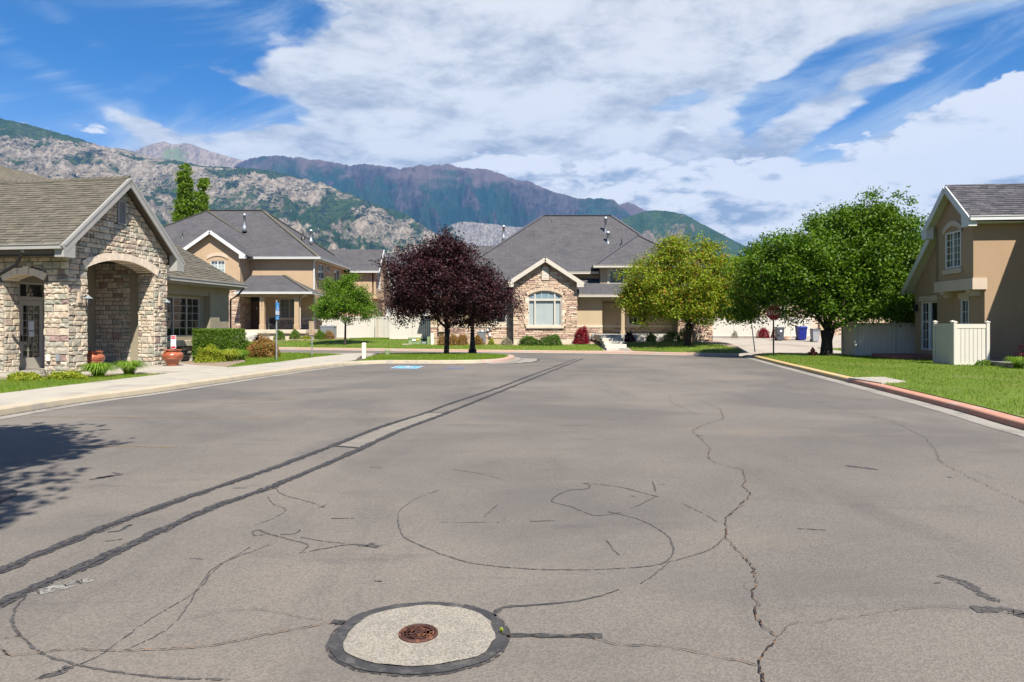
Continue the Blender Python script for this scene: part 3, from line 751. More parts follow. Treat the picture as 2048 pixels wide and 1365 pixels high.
def sheet(name, poly, zf, mat, kind=None, parent=None, step=None):
    """flat or gently rising sheet over a polygon"""
    pts = [Vector((p[0], p[1], 0)) for p in poly]
    if step:
        pts = [Vector((p.x, p.y, 0)) for p in resample([Vector((p.x, p.y)) for p in pts + [pts[0]]], step)[:-1]]
        xs = [p.x for p in pts]; ys = [p.y for p in pts]
        from mathutils.geometry import delaunay_2d_cdt
        inner = []; x = min(xs)
        def inside(x, y):
            c = False; j = len(pts) - 1
            for i in range(len(pts)):
                if (pts[i].y > y) != (pts[j].y > y) and x < (pts[j].x - pts[i].x) * (y - pts[i].y) / (pts[j].y - pts[i].y) + pts[i].x: c = not c
                j = i
            return c
        gx = np.arange(min(xs) + step / 2, max(xs), step); gy = np.arange(min(ys) + step / 2, max(ys), step)
        inner = [Vector((x, y)) for x in gx for y in gy if inside(x, y)]
        co = [Vector((p.x, p.y)) for p in pts]
        r_ = delaunay_2d_cdt(co + inner, [(i, (i + 1) % len(co)) for i in range(len(co))], [], 1, 1e-5)
        vs, fs = r_[0], r_[2]
        b = MB(); b.add([(p.x, p.y, zf(p.x, p.y)) for p in vs], [tuple(f) for f in fs])
        return b.obj(name, mat, parent, kind=kind, smooth=True)
    tris = tessellate_polygon([pts]); b = MB()
    b.add([(p.x, p.y, zf(p.x, p.y)) for p in pts], [tuple(t_) if (pts[t_[1]] - pts[t_[0]]).cross(pts[t_[2]] - pts[t_[0]]).z > 0 else tuple(t_)[::-1] for t_ in tris])
    return b.obj(name, mat, parent, kind=kind)
def inpoly(x, y, poly):
    c = np.zeros(len(x), bool); j = len(poly) - 1
    for i in range(len(poly)):
        xi, yi, xj, yj = poly[i][0], poly[i][1], poly[j][0], poly[j][1]
        if yi != yj: c ^= ((yi > y) != (yj > y)) & (x < (xj - xi) * (y - yi) / (yj - yi) + xi)
        j = i
    return c
def np_noise(x, y, seed=0):
    xi, yi = np.floor(x).astype(np.int64), np.floor(y).astype(np.int64); fx, fy = x - xi, y - yi
    def h(a, b):
        n = (a * 374761393 + b * 668265263 + seed * 1442695041) & 0xffffffff
        n = ((n ^ (n >> 13)) * 1274126177) & 0xffffffff; return ((n ^ (n >> 16)) & 0xffff) / 65535.0
    ux, uy = fx * fx * fx * (fx * (fx * 6 - 15) + 10), fy * fy * fy * (fy * (fy * 6 - 15) + 10)
    return (h(xi, yi) * (1 - ux) + h(xi + 1, yi) * ux) * (1 - uy) + (h(xi, yi + 1) * (1 - ux) + h(xi + 1, yi + 1) * ux) * uy
def fbm(x, y, o=5, seed=0, g=.5, ridged=False):
    s = np.zeros_like(x, dtype=float); a = 1; tot = 0
    for i in range(o):
        n = np_noise(x, y, seed + i * 17)
        if ridged: n = 1 - np.abs(2 * n - 1)
        s += n * a; tot += a; a *= g; x, y = x * 2.03 + 7.1, y * 2.03 - 3.7
    return s / tot
def grass(name, poly, zf, density, h, label, cat='grass', mat='grass', wid=.012, holes=()):
    xs = [p[0] for p in poly]; ys = [p[1] for p in poly]
    A_ = (max(xs) - min(xs)) * (max(ys) - min(ys)); n = int(A_ * density)
    x = rs.uniform(min(xs), max(xs), n); y = rs.uniform(min(ys), max(ys), n)
    k = inpoly(x, y, poly)
    for hpoly in holes: k &= ~inpoly(x, y, hpoly)
    x, y = x[k], y[k]; n = len(x)
    z = np.array([zf(a, b) for a, b in zip(x, y)]) if callable(zf) else np.full(n, zf)
    th = rs.uniform(0, 2 * np.pi, n); hh = h * rs.uniform(.55, 1.25, n) * (.7 + .6 * fbm(x * .8, y * .8, 3, 9)); le = rs.uniform(0, .6, n) * hh; ph = rs.uniform(0, 2 * np.pi, n)
    w = wid * rs.uniform(.6, 1.3, n)
    b0 = np.stack([x - np.cos(th) * w / 2, y - np.sin(th) * w / 2, z - .005], 1); b1 = np.stack([x + np.cos(th) * w / 2, y + np.sin(th) * w / 2, z - .005], 1)
    tp = np.stack([x + np.cos(ph) * le, y + np.sin(ph) * le, z + hh], 1)
    V_ = np.stack([b0, b1, tp], 1).reshape(-1, 3)
    o = rawmesh(name, V_, np.arange(3 * n).reshape(-1, 3), mat, kind='stuff')
    return tag(o, label, cat)

# ------------------------------------------------------------------ foliage
def leaf_verts(c, L_, W_, up=.35, droop=.0):
    n = len(c)
    nr = rs.normal(size=(n, 3)); nr[:, 2] = np.abs(nr[:, 2]) * .8 + up; nr /= np.linalg.norm(nr, axis=1)[:, None]
    d = rs.normal(size=(n, 3)); d[:, 2] -= droop; d -= nr * (d * nr).sum(1)[:, None]; d /= np.linalg.norm(d, axis=1)[:, None] + 1e-9
    s = np.cross(nr, d); l = (L_ * rs.uniform(.65, 1.3, n))[:, None]; w = (W_ * rs.uniform(.7, 1.2, n))[:, None]
    V_ = np.stack([c - d * l * .5, c + s * w * .5 + d * l * .05, c + d * l * .5 - nr * l * .12, c - s * w * .5 + d * l * .05], 1).reshape(-1, 3)
    return V_, np.arange(4 * n).reshape(-1, 4)
def crown_points(lobes, nclus, nleaf, spread, seed=0, shell=.45, gaps=.0, flat=.75):
    vol = np.array([l[3] * l[4] * l[5] for l in lobes]) ** .8; pr = vol / vol.sum()
    which = rs.choice(len(lobes), nclus * 2, p=pr); cs = []
    for k in which:
        cx, cy, cz, rx, ry, rz = lobes[k]
        v = rs.normal(size=3); v /= np.linalg.norm(v); r_ = (shell + (1 - shell) * rs.rand() ** .6) * (1 + .17 * rs.normal())
        p = np.array([cx + v[0] * rx * r_, cy + v[1] * ry * r_, cz + v[2] * rz * r_])
        if gaps and fbm(np.array([p[0] * .9 + p[1] * .4]), np.array([p[2] * .9 + seed]), 3, seed)[0] < gaps: continue
        cs.append(p)
        if len(cs) >= nclus: break
    cs = np.array(cs); sz = rs.uniform(.6, 1.3, len(cs))
    pts = []
    for p, s in zip(cs, sz):
        m = int(nleaf * s * rs.uniform(.7, 1.3)); q = rs.normal(size=(m, 3)) * spread * s; q[:, 2] *= flat
        out = p - np.array([lobes[0][0], lobes[0][1], p[2]]); nrm = np.linalg.norm(out) + 1e-6
        q += (out / nrm)[None, :] * rs.uniform(0, spread * .7, m)[:, None]
        pts.append(p + q)
    return cs, np.concatenate(pts)
def branch_net(mb, base, fork_pts, clusters, r0, rmin=.012, wob=.12, n=5):
    """grow limbs from the fork to every leaf cluster along the nearest wood already there"""
    nodes = [Vector(base)]; par = [-1]; 
    for f in fork_pts:
        a = nodes[0]; b = Vector(f); m = max(2, int((b - a).length / .5)); prev = 0
        for i in range(1, m + 1):
            p = a.lerp(b, i / m) + Vector([R.uniform(-wob, wob) for _ in range(3)]) * (1 if i < m else 0) + Vector((0, 0, .25 * math.sin(math.pi * i / m)))
            nodes.append(p); par.append(prev); prev = len(nodes) - 1
    cl = sorted([Vector(c) for c in clusters], key=lambda c: (c - nodes[0]).length)
    for c in cl:
        best = min(range(len(nodes)), key=lambda i: (nodes[i] - c).length * (1 + .15 * (nodes[i].z > c.z)) + .12 * (nodes[i] - nodes[0]).length)
        a = nodes[best]; L_ = (c - a).length; m = max(1, int(L_ / .55)); prev = best
        for i in range(1, m + 1):
            p = a.lerp(c, i / m) + (Vector([R.uniform(-wob, wob) for _ in range(3)]) * .7 if i < m else Vector((0, 0, 0)))
            nodes.append(p); par.append(prev); prev = len(nodes) - 1
    cnt = [0.0] * len(nodes); kids = [0] * len(nodes)
    for i in range(len(nodes) - 1, 0, -1):
        if kids[i] == 0: cnt[i] = 1
        cnt[par[i]] += cnt[i]; kids[par[i]] += 1
    tot = max(cnt[0], 1)
    rad = [max(rmin, r0 * (c / tot) ** .48) for c in cnt]
    for i in range(1, len(nodes)):
        if (nodes[i] - nodes[par[i]]).length < 1e-4: continue
        mb.tube([nodes[par[i]], nodes[i]], [min(rad[par[i]], rad[i] * 1.35), rad[i]], n if rad[i] > .03 else 3, cap=False)
def tree(name, label, base, lobes, trunk, nclus, nleaf, spread, leaf, lsize, bark='bark', gaps=.3, seed=1, forks=None, group=None, shell=.45, up=.35, r0=None, rmin=.012, droop=.2):
    """trunk: list of ((dx,dy,dz), radius) from the base up to the fork"""
    base = Vector(base); th = thing(name, label, 'tree', base, group=group)
    L = [(base.x + l[0], base.y + l[1], base.z + l[2], l[3], l[4], l[5]) for l in lobes]
    cs, pts = crown_points(L, nclus, nleaf, spread, seed, shell, gaps)
    V_, F_ = leaf_verts(pts, lsize[0], lsize[1], up, droop)
    rawmesh('crown', V_, F_, leaf, parent=th)
    mb = MB(); tp = [base + Vector(p) for p, r_ in trunk]; tr = [r_ for p, r_ in trunk]
    mb.tube(tp, tr, 12)
    fk = [base + Vector(f) for f in (forks or [(l[0], l[1], l[2]) for l in lobes])]
    sel = cs if len(cs) < 420 else cs[rs.choice(len(cs), 420, replace=False)]
    branch_net(mb, tp[-1], fk, sel, r0 or tr[-1] * .8, rmin)
    mb.obj('trunk', bark, th, smooth=True)
    return th
def bush(name, label, cat, c, r, n, leaf, ls, group=None, box=False, stems=True, lump=.42, seed=0, up=.3, part='foliage'):
    c = Vector(c); th = thing(name, label, cat, c, group=group)
    n = int(n * 1.7); m = n; v = rs.normal(size=(m, 3)); ls = (ls[0] * 1.3, ls[1] * 1.45)
    if box:
        q = rs.uniform(-1, 1, (m, 3)); ax = rs.randint(0, 3, m); sg = np.where(rs.rand(m) < .5, -1, 1); keep = rs.rand(m) < .8
        for a in range(3): q[(ax == a) & keep, a] = (sg * rs.uniform(.86, 1.02, m))[(ax == a) & keep]
        q[:, 2] = np.abs(q[:, 2]) * 1.0 if False else q[:, 2]
        pts = q
        pts = pts * (1 + .05 * (fbm(q[:, 0] * 4 + q[:, 1] * 2, q[:, 2] * 3, 3, seed) - .5))[:, None]
        pts = np.stack([pts[:, 0] * r[0], pts[:, 1] * r[1], (pts[:, 2] + 1) / 2 * r[2]], 1)
    else:
        v /= np.linalg.norm(v, axis=1)[:, None]; v[:, 2] = np.abs(v[:, 2]) * 1.15 - .15
        rr = rs.uniform(.5, 1.0, m) ** .5
        rr *= 1 + lump * (fbm(v[:, 0] * 2.2 + 5 + seed, v[:, 1] * 2.2 + v[:, 2] * 1.7, 3, seed) - .5) * 2
        pts = v * rr[:, None] * np.array([r[0], r[1], r[2]])
        pts[:, 2] = np.maximum(pts[:, 2], .02)
    V_, F_ = leaf_verts(pts, ls[0], ls[1], up)
    if box and len(r) > 3:
        a = r[3]; V_ = np.stack([V_[:, 0] * math.cos(a) - V_[:, 1] * math.sin(a), V_[:, 0] * math.sin(a) + V_[:, 1] * math.cos(a), V_[:, 2]], 1)
    V_ = V_ + np.array(c)
    rawmesh(part, V_, F_, leaf, parent=th)
    if stems:
        mb = MB()
        for i in range(9):
            a = R.uniform(0, 6.28); k = R.uniform(.15, .5)
            mb.tube([c + Vector((0.04 * math.cos(a), .04 * math.sin(a), -.03)), c + Vector((r[0] * k * .6 * math.cos(a), r[1] * k * .6 * math.sin(a), r[2] * .45)), c + Vector((r[0] * k * math.cos(a), r[1] * k * math.sin(a), r[2] * .7))], [.014, .009, .004], 4)
        mb.obj('stem', 'bark', th)
    return th
def clump(name, label, c, r, h, n, mat='leaf_lily', wid=.022, group=None, cat='plant'):
    """arching strap leaves from one crown"""
    c = Vector(c); th = thing(name, label, cat, c, group=group); mb = MB(); vs = []; fs = []
    for i in range(n):
        a = R.uniform(0, 6.283); L_ = R.uniform(.5, 1.0) * r; H = h * R.uniform(.65, 1.1); o = Vector((math.cos(a), math.sin(a), 0)); s = Vector((-o.y, o.x, 0)) * wid * R.uniform(.6, 1)
        b = c + Vector((R.uniform(-.3, .3) * r * .6, R.uniform(-.3, .3) * r * .6, 0))
        p = [b, b + o * L_ * .3 + Vector((0, 0, H * .75)), b + o * L_ * .7 + Vector((0, 0, H)), b + o * L_ + Vector((0, 0, H * R.uniform(.35, .8)))]
        k = len(mb.v); ww = [.7, 1, .8, .1]
        mb.add([q + s * w_ * sg for q, w_ in zip(p, ww) for sg in (-.5, .5)], [(0, 1, 3, 2), (2, 3, 5, 4), (4, 5, 7, 6)])
    mb.obj('foliage', mat, th)
    return th

# =================================================================== GROUND
FAR = [(-90, 70), (-60, 60), (-30, 49.5), (-15.6, 44.6), (-10.15, 42.8), (-5.6, 41.2), (-1.0, 39.7), (5.2, 38.0), (9.1, 35.9), (11.5, 34.7)]
def ycurb(x): return float(np.interp(x, [p[0] for p in FAR] + [14, 40], [p[1] for p in FAR] + [34.0, 34.0]))
def zyard(x, y): return .13 + min(.40, .068 * max(0.0, y - ycurb(x) - .3))
road = MB(); road.add([(-120, -30, 0), (120, -30, 0), (120, 34.8, 0), (11.6, 34.9, 0), (-15.6, 46, 0), (-60, 62, 0), (-120, 82, 0)], [tuple(range(7))])
road = road.obj('road', 'asphalt', kind='structure')
tb = MB(); tb.add([(-15000, -3000, -.75), (15000, -3000, -.75), (15000, 16000, -.75), (-15000, 16000, -.75)], [(0, 1, 2, 3)])
tb.obj('terrain', 'terrain', kind='structure')
# rising yards beyond the street
yard = [(p[0], p[1] + .3) for p in FAR] + [(12.3, 35.4), (13.5, 44), (16, 60), (20, 75), (60, 110), (-90, 110)]
sheet('yard_ground', yard, lambda x, y: zyard(x, y) - .02, 'bed_gravel', kind='structure', step=4.0)
# cracks, sealant and paint on the road (thin sheets 4 mm apart)
def gl(pts): return [G(u, v).xy for u, v in pts]
Z1, Z2, Z3, Z4 = .004, .008, .012, .016
lft = [(-160, 1215), (-60, 1170), (0, 1143), (100, 1100), (207, 1057), (352, 1003), (451, 970), (560, 932), (679, 887), (760, 855), (850, 827), (900, 808), (1000, 775), (1060, 752), (1110, 734), (1152, 718)]
rgt = [(-160, 1285), (0, 1208), (100, 1163), (166, 1135), (344, 1052), (439, 1011), (550, 972), (700, 908), (722, 898), (800, 862), (880, 832), (960, 800), (1040, 768), (1100, 744), (1165, 718)]
A_, B_ = resample(gl(lft), .5), resample(gl(rgt), .5)
tr_poly = gl([(672, 893), (850, 826), (893, 826), (720, 897)])
sheet('trench_patch', tr_poly, lambda x, y: Z1, 'patch_asphalt', parent=road)
for nm, ln, w in (('tar_seam', lft, lambda s: .050 - .008 * s), ('tar_seam', rgt, lambda s: .052 - .008 * s)):
    q = smoothline(gl(ln), 8)
    ribbon(nm, q, lambda s: .115 * (1 - .3 * s), Z1 + .002, 'tar_edge', road, jag=.006, step=.06, wvar=.3)
    ribbon(nm, q, w, Z2 + .001, 'seam', road, jag=.005, step=.05, wvar=.35)
for ln in ([(672, 893), (720, 897)], [(850, 826), (893, 827)]): ribbon('tar_seam', gl(ln), .04, Z2, 'tar', road, jag=.004)
cr = [(1530, 1365 + 60), (1530, 1365), (1521, 1348), (1519, 1324), (1526, 1303), (1549, 1290), (1554, 1276), (1537, 1264), (1509, 1235), (1518, 1214), (1504, 1187), (1516, 1170), (1509, 1146), (1492, 1119), (1473, 1102), (1454, 1078), (1451, 1038), (1465, 1026), (1495, 999), (1501, 989), (1485, 972), (1492, 961), (1485, 941), (1431, 927), (1415, 915), (1421, 900), (1410, 886), (1385, 862), (1405, 852), (1448, 838), (1440, 818), (1395, 800)]
CR = [(cr, .014, .007, 'crack_fill'),
      ([(1554, 1276), (1575, 1255), (1590, 1249), (1640, 1247), (1680, 1240), (1740, 1232), (1800, 1222), (1880, 1216), (1960, 1222), (2060, 1235)], .006, .005, 'crack_thin'),
      ([(1519, 1334), (1480, 1325), (1400, 1310), (1340, 1297), (1310, 1293), (1235, 1295), (1205, 1285), (1170, 1272), (1130, 1276), (1080, 1277), (1040, 1272), (1003, 1273)], .010, .004, 'crack_fill'),
      ([(-60, 1310), (0, 1303), (20, 1315), (60, 1311), (130, 1303), (240, 1305), (330, 1302), (400, 1298), (440, 1293), (500, 1280), (560, 1268), (650, 1250), (690, 1248)], .011, .004, 'crack_fill'),
      ([(360, 1243), (400, 1237), (440, 1225), (520, 1222), (560, 1228), (600, 1238), (665, 1247)], .006, .003, 'crack_thin'),
      ([(1620, 800), (1690, 822), (1760, 838), (1800, 850), (1850, 876), (1870, 900), (1880, 925), (1920, 945), (1960, 965), (2000, 985), (2060, 1010)], .011, .010, 'crack_thin'),
      ([(1501, 998), (1560, 999), (1640, 1008), (1720, 1011), (1800, 1018), (1900, 1022), (2000, 1030)], .006, .004, 'crack_thin'),
      ([(1445, 852), (1520, 868), (1620, 880), (1720, 886), (1860, 882)], .006, .010, 'crack_thin'),
      ([(1285, 770), (1310, 782), (1340, 792), (1342, 806), (1395, 830)], .010, .012, 'crack_thin'),
      ([(1509, 1165), (1490, 1168), (1489, 1176), (1500, 1187)], .004, .002, 'crack_thin'),
      ([(1245, 972), (1255, 962), (1300, 956), (1400, 959), (1482, 966)], .004, .003, 'crack_thin'),
      ([(1700, 812), (1790, 822), (1880, 842), (1980, 852), (2060, 880)], .009, .010, 'crack_thin'),
      ([(1560, 770), (1640, 790), (1700, 800), (1790, 800)], .010, .015, 'crack_thin')]
for ln, w, j, m in CR:
    ribbon('crack', gl(ln), w * .48, Z3, m, road, jag=j * 1.15, step=.035, wvar=.7)
def sk(ln, w, m='skid', sm=True): ribbon('tar_drip', smoothline(gl(ln), 6) if sm else gl(ln), (lambda s: w(s) * .8) if callable(w) else w * (.75 if w < .03 else 1), Z1, m, road, jag=.003, step=.05, wvar=.45)
sk([(795, 1040), (800, 1060), (812, 1078), (860, 1100), (900, 1115), (960, 1130), (1080, 1140), (1200, 1140), (1300, 1133), (1335, 1122), (1347, 1100), (1335, 1072), (1290, 1045), (1250, 1032), (1215, 1024)], .016)
sk([(795, 1040), (800, 1022), (830, 1000), (880, 980)], .010)
sk([(1243, 1026), (1190, 1032), (1145, 1015), (1103, 1002), (1135, 982), (1170, 979), (1180, 972), (1168, 967)], lambda s: .012 + .012 * s)
sk([(1172, 967), (1240, 975), (1280, 985), (1318, 995)], .018)
sk([(1305, 964), (1312, 984)], .02); sk([(1307, 970), (1332, 969)], .012)
sk([(1310, 995), (1285, 1008), (1262, 1018)], .014)
sk([(1340, 1124), (1320, 1140), (1300, 1156), (1280, 1168)], .012)
sk([(1340, 1124), (1380, 1114), (1420, 1100), (1440, 1085), (1452, 1070)], .013)
sk([(1365, 1008), (1400, 1025), (1435, 1045)], .010)
sk([(1213, 1080), (1225, 1098), (1240, 1112)], .014)
sk([(505, 1065), (516, 1061), (530, 1066), (560, 1075), (600, 1085), (616, 1092), (600, 1107)], .020)
sk([(600, 1107), (650, 1098), (700, 1090), (745, 1094)], lambda s: .012 + .03 * s); sk([(735, 1090), (758, 1095)], .06)
sk([(560, 1070), (590, 1068), (600, 1060)], .02); sk([(505, 1066), (508, 1072), (530, 1070)], .014)
sk([(600, 1075), (650, 1084), (690, 1088)], .010)
sk([(535, 994), (548, 1010), (572, 1020), (550, 1036), (510, 1052)], .011)
sk([(551, 974), (565, 990), (620, 1005), (650, 1016)], .012); sk([(635, 1018), (652, 1010)], .012)
sk([(50, 1195), (32, 1215), (24, 1240), (32, 1262), (60, 1290), (85, 1308), (120, 1322), (190, 1338), (260, 1350), (350, 1357), (460, 1362)], .020)
sk([(60, 1362), (180, 1322), (230, 1290), (300, 1240), (395, 1182), (430, 1140), (500, 1095)], .010)
sk([(250, 1302), (330, 1262), (375, 1215), (400, 1170), (440, 1130), (540, 1090)], .009)
sk([(80, 1355), (115, 1348), (140, 1335)], .05); sk([(10, 1278), (40, 1272)], .03)
sk([(215, 1065), (240, 1062), (256, 1052), (262, 1052)], lambda s: .02 + .02 * s, 'tar')
sk([(968, 1035), (995, 1010)], .014); sk([(740, 935), (765, 937)], .02); sk([(1690, 932), (1755, 940)], .07)
sk([(1880, 1152), (1930, 1168), (1975, 1196), (2000, 1203)], lambda s: .09 - .03 * s); sk([(1945, 1220), (2020, 1222), (2048, 1232)], .07)
sk([(195, 957), (240, 950)], .08); sk([(180, 960), (225, 953)], .06); sk([(225, 946), (246, 950)], .03)
sk([(750, 1163), (764, 1164)], .015, 'tar'); sk([(1261, 993), (1271, 994)], .012, 'tar')
sk([(905, 940), (960, 948), (1010, 962)], .010); sk([(1060, 1044), (1110, 1042)], .012); sk([(880, 1046), (1000, 1045)], .009)
for i in range(12):      # short scuffs scattered over the lot
    u, v = R.uniform(200, 1900), R.uniform(745, 1330); a = G(u, v).xy; d = Vector((R.uniform(-.12, .12), R.uniform(-.04, .04)))
    ribbon('scuff', [a - d, a + d * .3, a + d], R.uniform(.008, .03), Z1, 'skid', road, jag=.004, wvar=.5)
ribbon('scuff', smoothline(gl([(60, 1192), (110, 1178), (150, 1168), (178, 1160)])), .10, Z1, 'scuff', road, jag=.01)
# faded stripes of the parking bays
for (u0, u1, v) in ((60, 545, 834), (185, 352, 892), (460, 600, 797), (330, 560, 805)):
    a, b = G(u0, v).xy, G(u1, v + 3).xy; ribbon('parking_stripe', [a, b], .10, Z1, 'stripe_paint', road)
for q in ([(760, 727), (745, 722)], [(812, 727), (870, 733)], [(868, 728), (900, 733)], [(925, 728), (905, 734)], [(935, 733), (965, 729)]):
    ribbon('parking_stripe', gl(q), .09, Z1, 'stripe_paint', road)
# accessible-parking emblem, white figure on a blue field
def emblem(parent, quad, zb, blue, white, detail=True):
    p = [G(*q).xy for q in quad]        # lower-left, lower-right, upper-right, upper-left
    def m(a, b): return (p[0] * (1 - a) + p[1] * a) * (1 - b) + (p[3] * (1 - a) + p[2] * a) * b
    b = MB(); b.add([(*q, zb) for q in p], [(0, 1, 2, 3)]); b.obj('blue_field', blue, parent)
    if detail:
        ring = [m(.47 + .22 * math.cos(a), .36 + .22 * math.sin(a)) for a in np.linspace(-2.6, 2.4, 18)]
        ribbon('wheelchair_figure', ring, .10, zb + .004, white, parent)
        ribbon('wheelchair_figure', [m(.44, .78), m(.46, .48), m(.66, .46), m(.76, .2), m(.84, .24)], .11, zb + .004, white, parent)
        ribbon('wheelchair_figure', [m(.45, .64), m(.63, .62)], .08, zb + .004, white, parent)
        ribbon('wheelchair_figure', [m(.40, .88), m(.47, .88)], .14, zb + .004, white, parent)
        for e in ([(0.03, .04), (.97, .04), (.97, .96), (.03, .96), (.03, .04)],): ribbon('emblem_border', [m(*q) for q in e], .05, zb + .004, white, parent)
em = thing('accessible_parking_emblem', 'bright blue painted wheelchair emblem on the asphalt below the grass island', 'road marking', G(812, 736))
emblem(em, [(779, 737.5), (832, 738.5), (848, 733), (797, 732.5)], Z2, 'blue_paint', 'white_paint')
em = thing('accessible_parking_emblem', 'worn faded blue patch of paint on the asphalt right of the bright wheelchair emblem', 'road marking', G(910, 737))
emblem(em, [(884, 738), (932, 738.5), (928, 735.8), (895, 735.5)], Z2, 'blue_faded', 'blue_faded', False)

# ---- valve covers in concrete collars
def collar(label, c, rx, ry, label2, text=True, tar=.06):
    th = thing('concrete_collar', label, 'concrete collar', (c[0], c[1], 0))
    def ring(k, z, jag, n=44):
        out = []
        for i in range(n):
            a = 2 * math.pi * i / n
            sq = 1 / (abs(math.cos(a)) ** 2.15 + abs(math.sin(a)) ** 2.15) ** (1 / 2.15)
            r_ = (k + jag * (fbm(np.array([3 + 2 * math.cos(a)]), np.array([2 * math.sin(a)]), 3, 4)[0] - .5) + R.uniform(-.012, .012) * (jag > .03))
            out.append((c[0] + rx * r_ * math.cos(a) * sq, c[1] + ry * r_ * math.sin(a) * sq, z))
        return out
    o, i_ = ring(1 + tar / .37, Z2, .05), ring(.96, Z2, .02)
    n = len(o); b = MB(); b.add(o + i_, [(k, (k + 1) % n, n + (k + 1) % n, n + k) for k in range(n)]); b.obj('tar_ring', 'tar', th)
    o2, i2 = ring(1 + tar / .37 + .05, Z1, .08), ring(1.0, Z1, .03)
    b = MB(); b.add(o2 + i2, [(k, (k + 1) % n, n + (k + 1) % n, n + k) for k in range(n)]); b.obj('tar_ring', 'tar_edge', th)
    s = ring(1.0, Z3 + .001, .16); b = MB(); b.add([(c[0], c[1], Z3 + .001)] + s, [(0, k + 1, (k + 1) % n + 1) for k in range(n)]); b.obj('slab', 'patch_concrete', th)
    cv = thing('valve_cover', label2, 'valve cover', (c[0] - .006, c[1] - .006, Z3))
    x, y = c[0] - .006, c[1] - .006; b = MB()
    b.lathe([(.086, .001), (.088, .010), (.097, .012), (.101, .008), (.102, .001)], 40, (x, y, Z3)); b.obj('frame', 'rust_iron', cv, smooth=False)
    b = MB(); b.lathe([(.0001, .004), (.085, .004)], 40, (x, y, Z3)); b.obj('lid', 'rust_dark', cv)
    b = MB(); z = Z3 + .004
    def rib(p, q, w=.0045): b.beam((x + p[0], y + p[1], z + .002), (x + q[0], y + q[1], z + .002), w, .005)
    for r_ in (.079, .060, .041):
        for k in range(40):
            a0, a1 = 2 * math.pi * k / 40, 2 * math.pi * (k + 1) / 40
            if r_ < .07 and abs(math.sin((a0 + a1) / 2 - 1.1)) < (.30 if r_ > .05 else .45): continue
            rib((r_ * math.cos(a0), r_ * math.sin(a0)), (r_ * math.cos(a1), r_ * math.sin(a1)), .004 if r_ < .07 else .007)
    for k in range(14):
        a = 2 * math.pi * (k + .3) / 14
        if abs(math.sin(a - 1.1)) > .32: rib((.060 * math.cos(a), .060 * math.sin(a)), (.079 * math.cos(a), .079 * math.sin(a)))
        if k % 2 and abs(math.sin(a - 1.1)) > .4: rib((.0 * math.cos(a), .02 * math.sin(a)), (.060 * math.cos(a), .060 * math.sin(a)))
    ca, sa = math.cos(1.1), math.sin(1.1)
    for s_ in (-1, 1): rib((-.062 * ca - s_ * .019 * sa, -.062 * sa + s_ * .019 * ca), (.062 * ca - s_ * .019 * sa, .062 * sa + s_ * .019 * ca))
    b.obj('rib', 'rust_iron', cv)
    if text: text_obj(cv, 'lettering', 'WATER', .040, Matrix.Translation((x, y, z + .003)) @ Matrix.Rotation(1.1, 4, 'Z'), 'rust_iron', .002, sx=.9)
collar('rounded light concrete collar ringed with black tar in the middle foreground', (-.475, 3.51), .385, .345,
       'rusty round WATER valve cover set in the middle foreground collar')
sk([(985, 1247), (988, 1230), (1005, 1217), (1040, 1213), (1120, 1207), (1180, 1198), (1240, 1180)], lambda s: .045 * (1 - .8 * s), 'tar')
sk([(995, 1272), (1060, 1272), (1130, 1273), (1203, 1273)], .052, 'tar', False)
sk([(690, 1247), (664, 1245)], .055, 'tar')
collar('shaded concrete collar ringed with tar at the left picture edge', (-5.22, 6.12), .48, .46, 'small valve cover in the shaded collar at the left edge', False, .1)
w_ = G(1003, 1270); clump('weed', 'tiny green weed growing from the tar joint beside the concrete collar', (w_.x, w_.y, .012), .018, .022, 16, 'leaf_yellow', .006, cat='weed')

# =================================================================== LEFT KERB, SIDEWALK, ISLAND
LC = smoothline([(-8.9, 2), (-8.95, 8), (-8.9, 12.6), (-8.78, 14.2), (-8.48, 15.5), (-8.2, 17.1), (-7.55, 21.8), (-7.0, 25.0), (-6.4, 27.0), (-5.2, 28.1), (-3.1, 28.0), (-1.5, 28.3), (-.45, 29.3), (.02, 30.9), (.12, 32.6), (-.2, 33.8), (-1.1, 34.6), (-2.6, 34.9), (-7, 35.3), (-11, 36.0), (-20, 39), (-40, 46)], 5)
def mleft(p):
    if p.x > -2.0 and 28.2 < p.y < 34.6: return 'curb_pink'
    return 'concrete' if p.y > 34 else 'curb_cream'
lk = thing('curb', 'cream painted concrete curb along the left edge of the lot and round the island', 'curb', (-8.2, 17.1, 0))
curb_run(lk, [p for p in LC], .13, .30, mleft, side=1, pan=.32, panmat='concrete_gray')
fk_ = thing('curb', 'pinkish curb on the far side of the cross street below the lawns', 'curb', (0, 39.5, 0))
curb_run(fk_, smoothline([Vector(p) for p in FAR[2:]], 4), .13, .30, 'curb_pink', side=1, seg=3.4, pan=.45, panmat='concrete')
RC = smoothline([(5.9, -2), (6.6, 3), (7.2, 7), (7.72, 10.3), (8.2, 12.5), (8.77, 15.7), (9.65, 21.1), (10.6, 27), (11.45, 32), (11.95, 34.0), (12.7, 35.2), (13.9, 35.9)], 5)
HR = .11
rk = thing('curb', 'red and yellow painted curb along the right lawn', 'curb', (8.2, 12.5, 0))
curb_run(rk, RC, .115, .27, lambda p: 'curb_red' if p.y < 16.2 else 'curb_yellow', side=-1, seg=2.8, pan=.34, panmat='concrete_gray')
ribbon('tar_seam', offset_line(RC[:52], .05 - .47), .03, Z3 + .002, 'tar', rk, jag=.006)
ribbon('tar_seam', offset_line(RC[:52], -.0), .035, Z3 + .003, 'tar', rk, jag=.006)
ribbon('tar_seam', offset_line([p for p in LC if 8 < p.y < 28 and p.x < -6], -.02), .05, Z3 + .003, 'tar', lk, jag=.01)
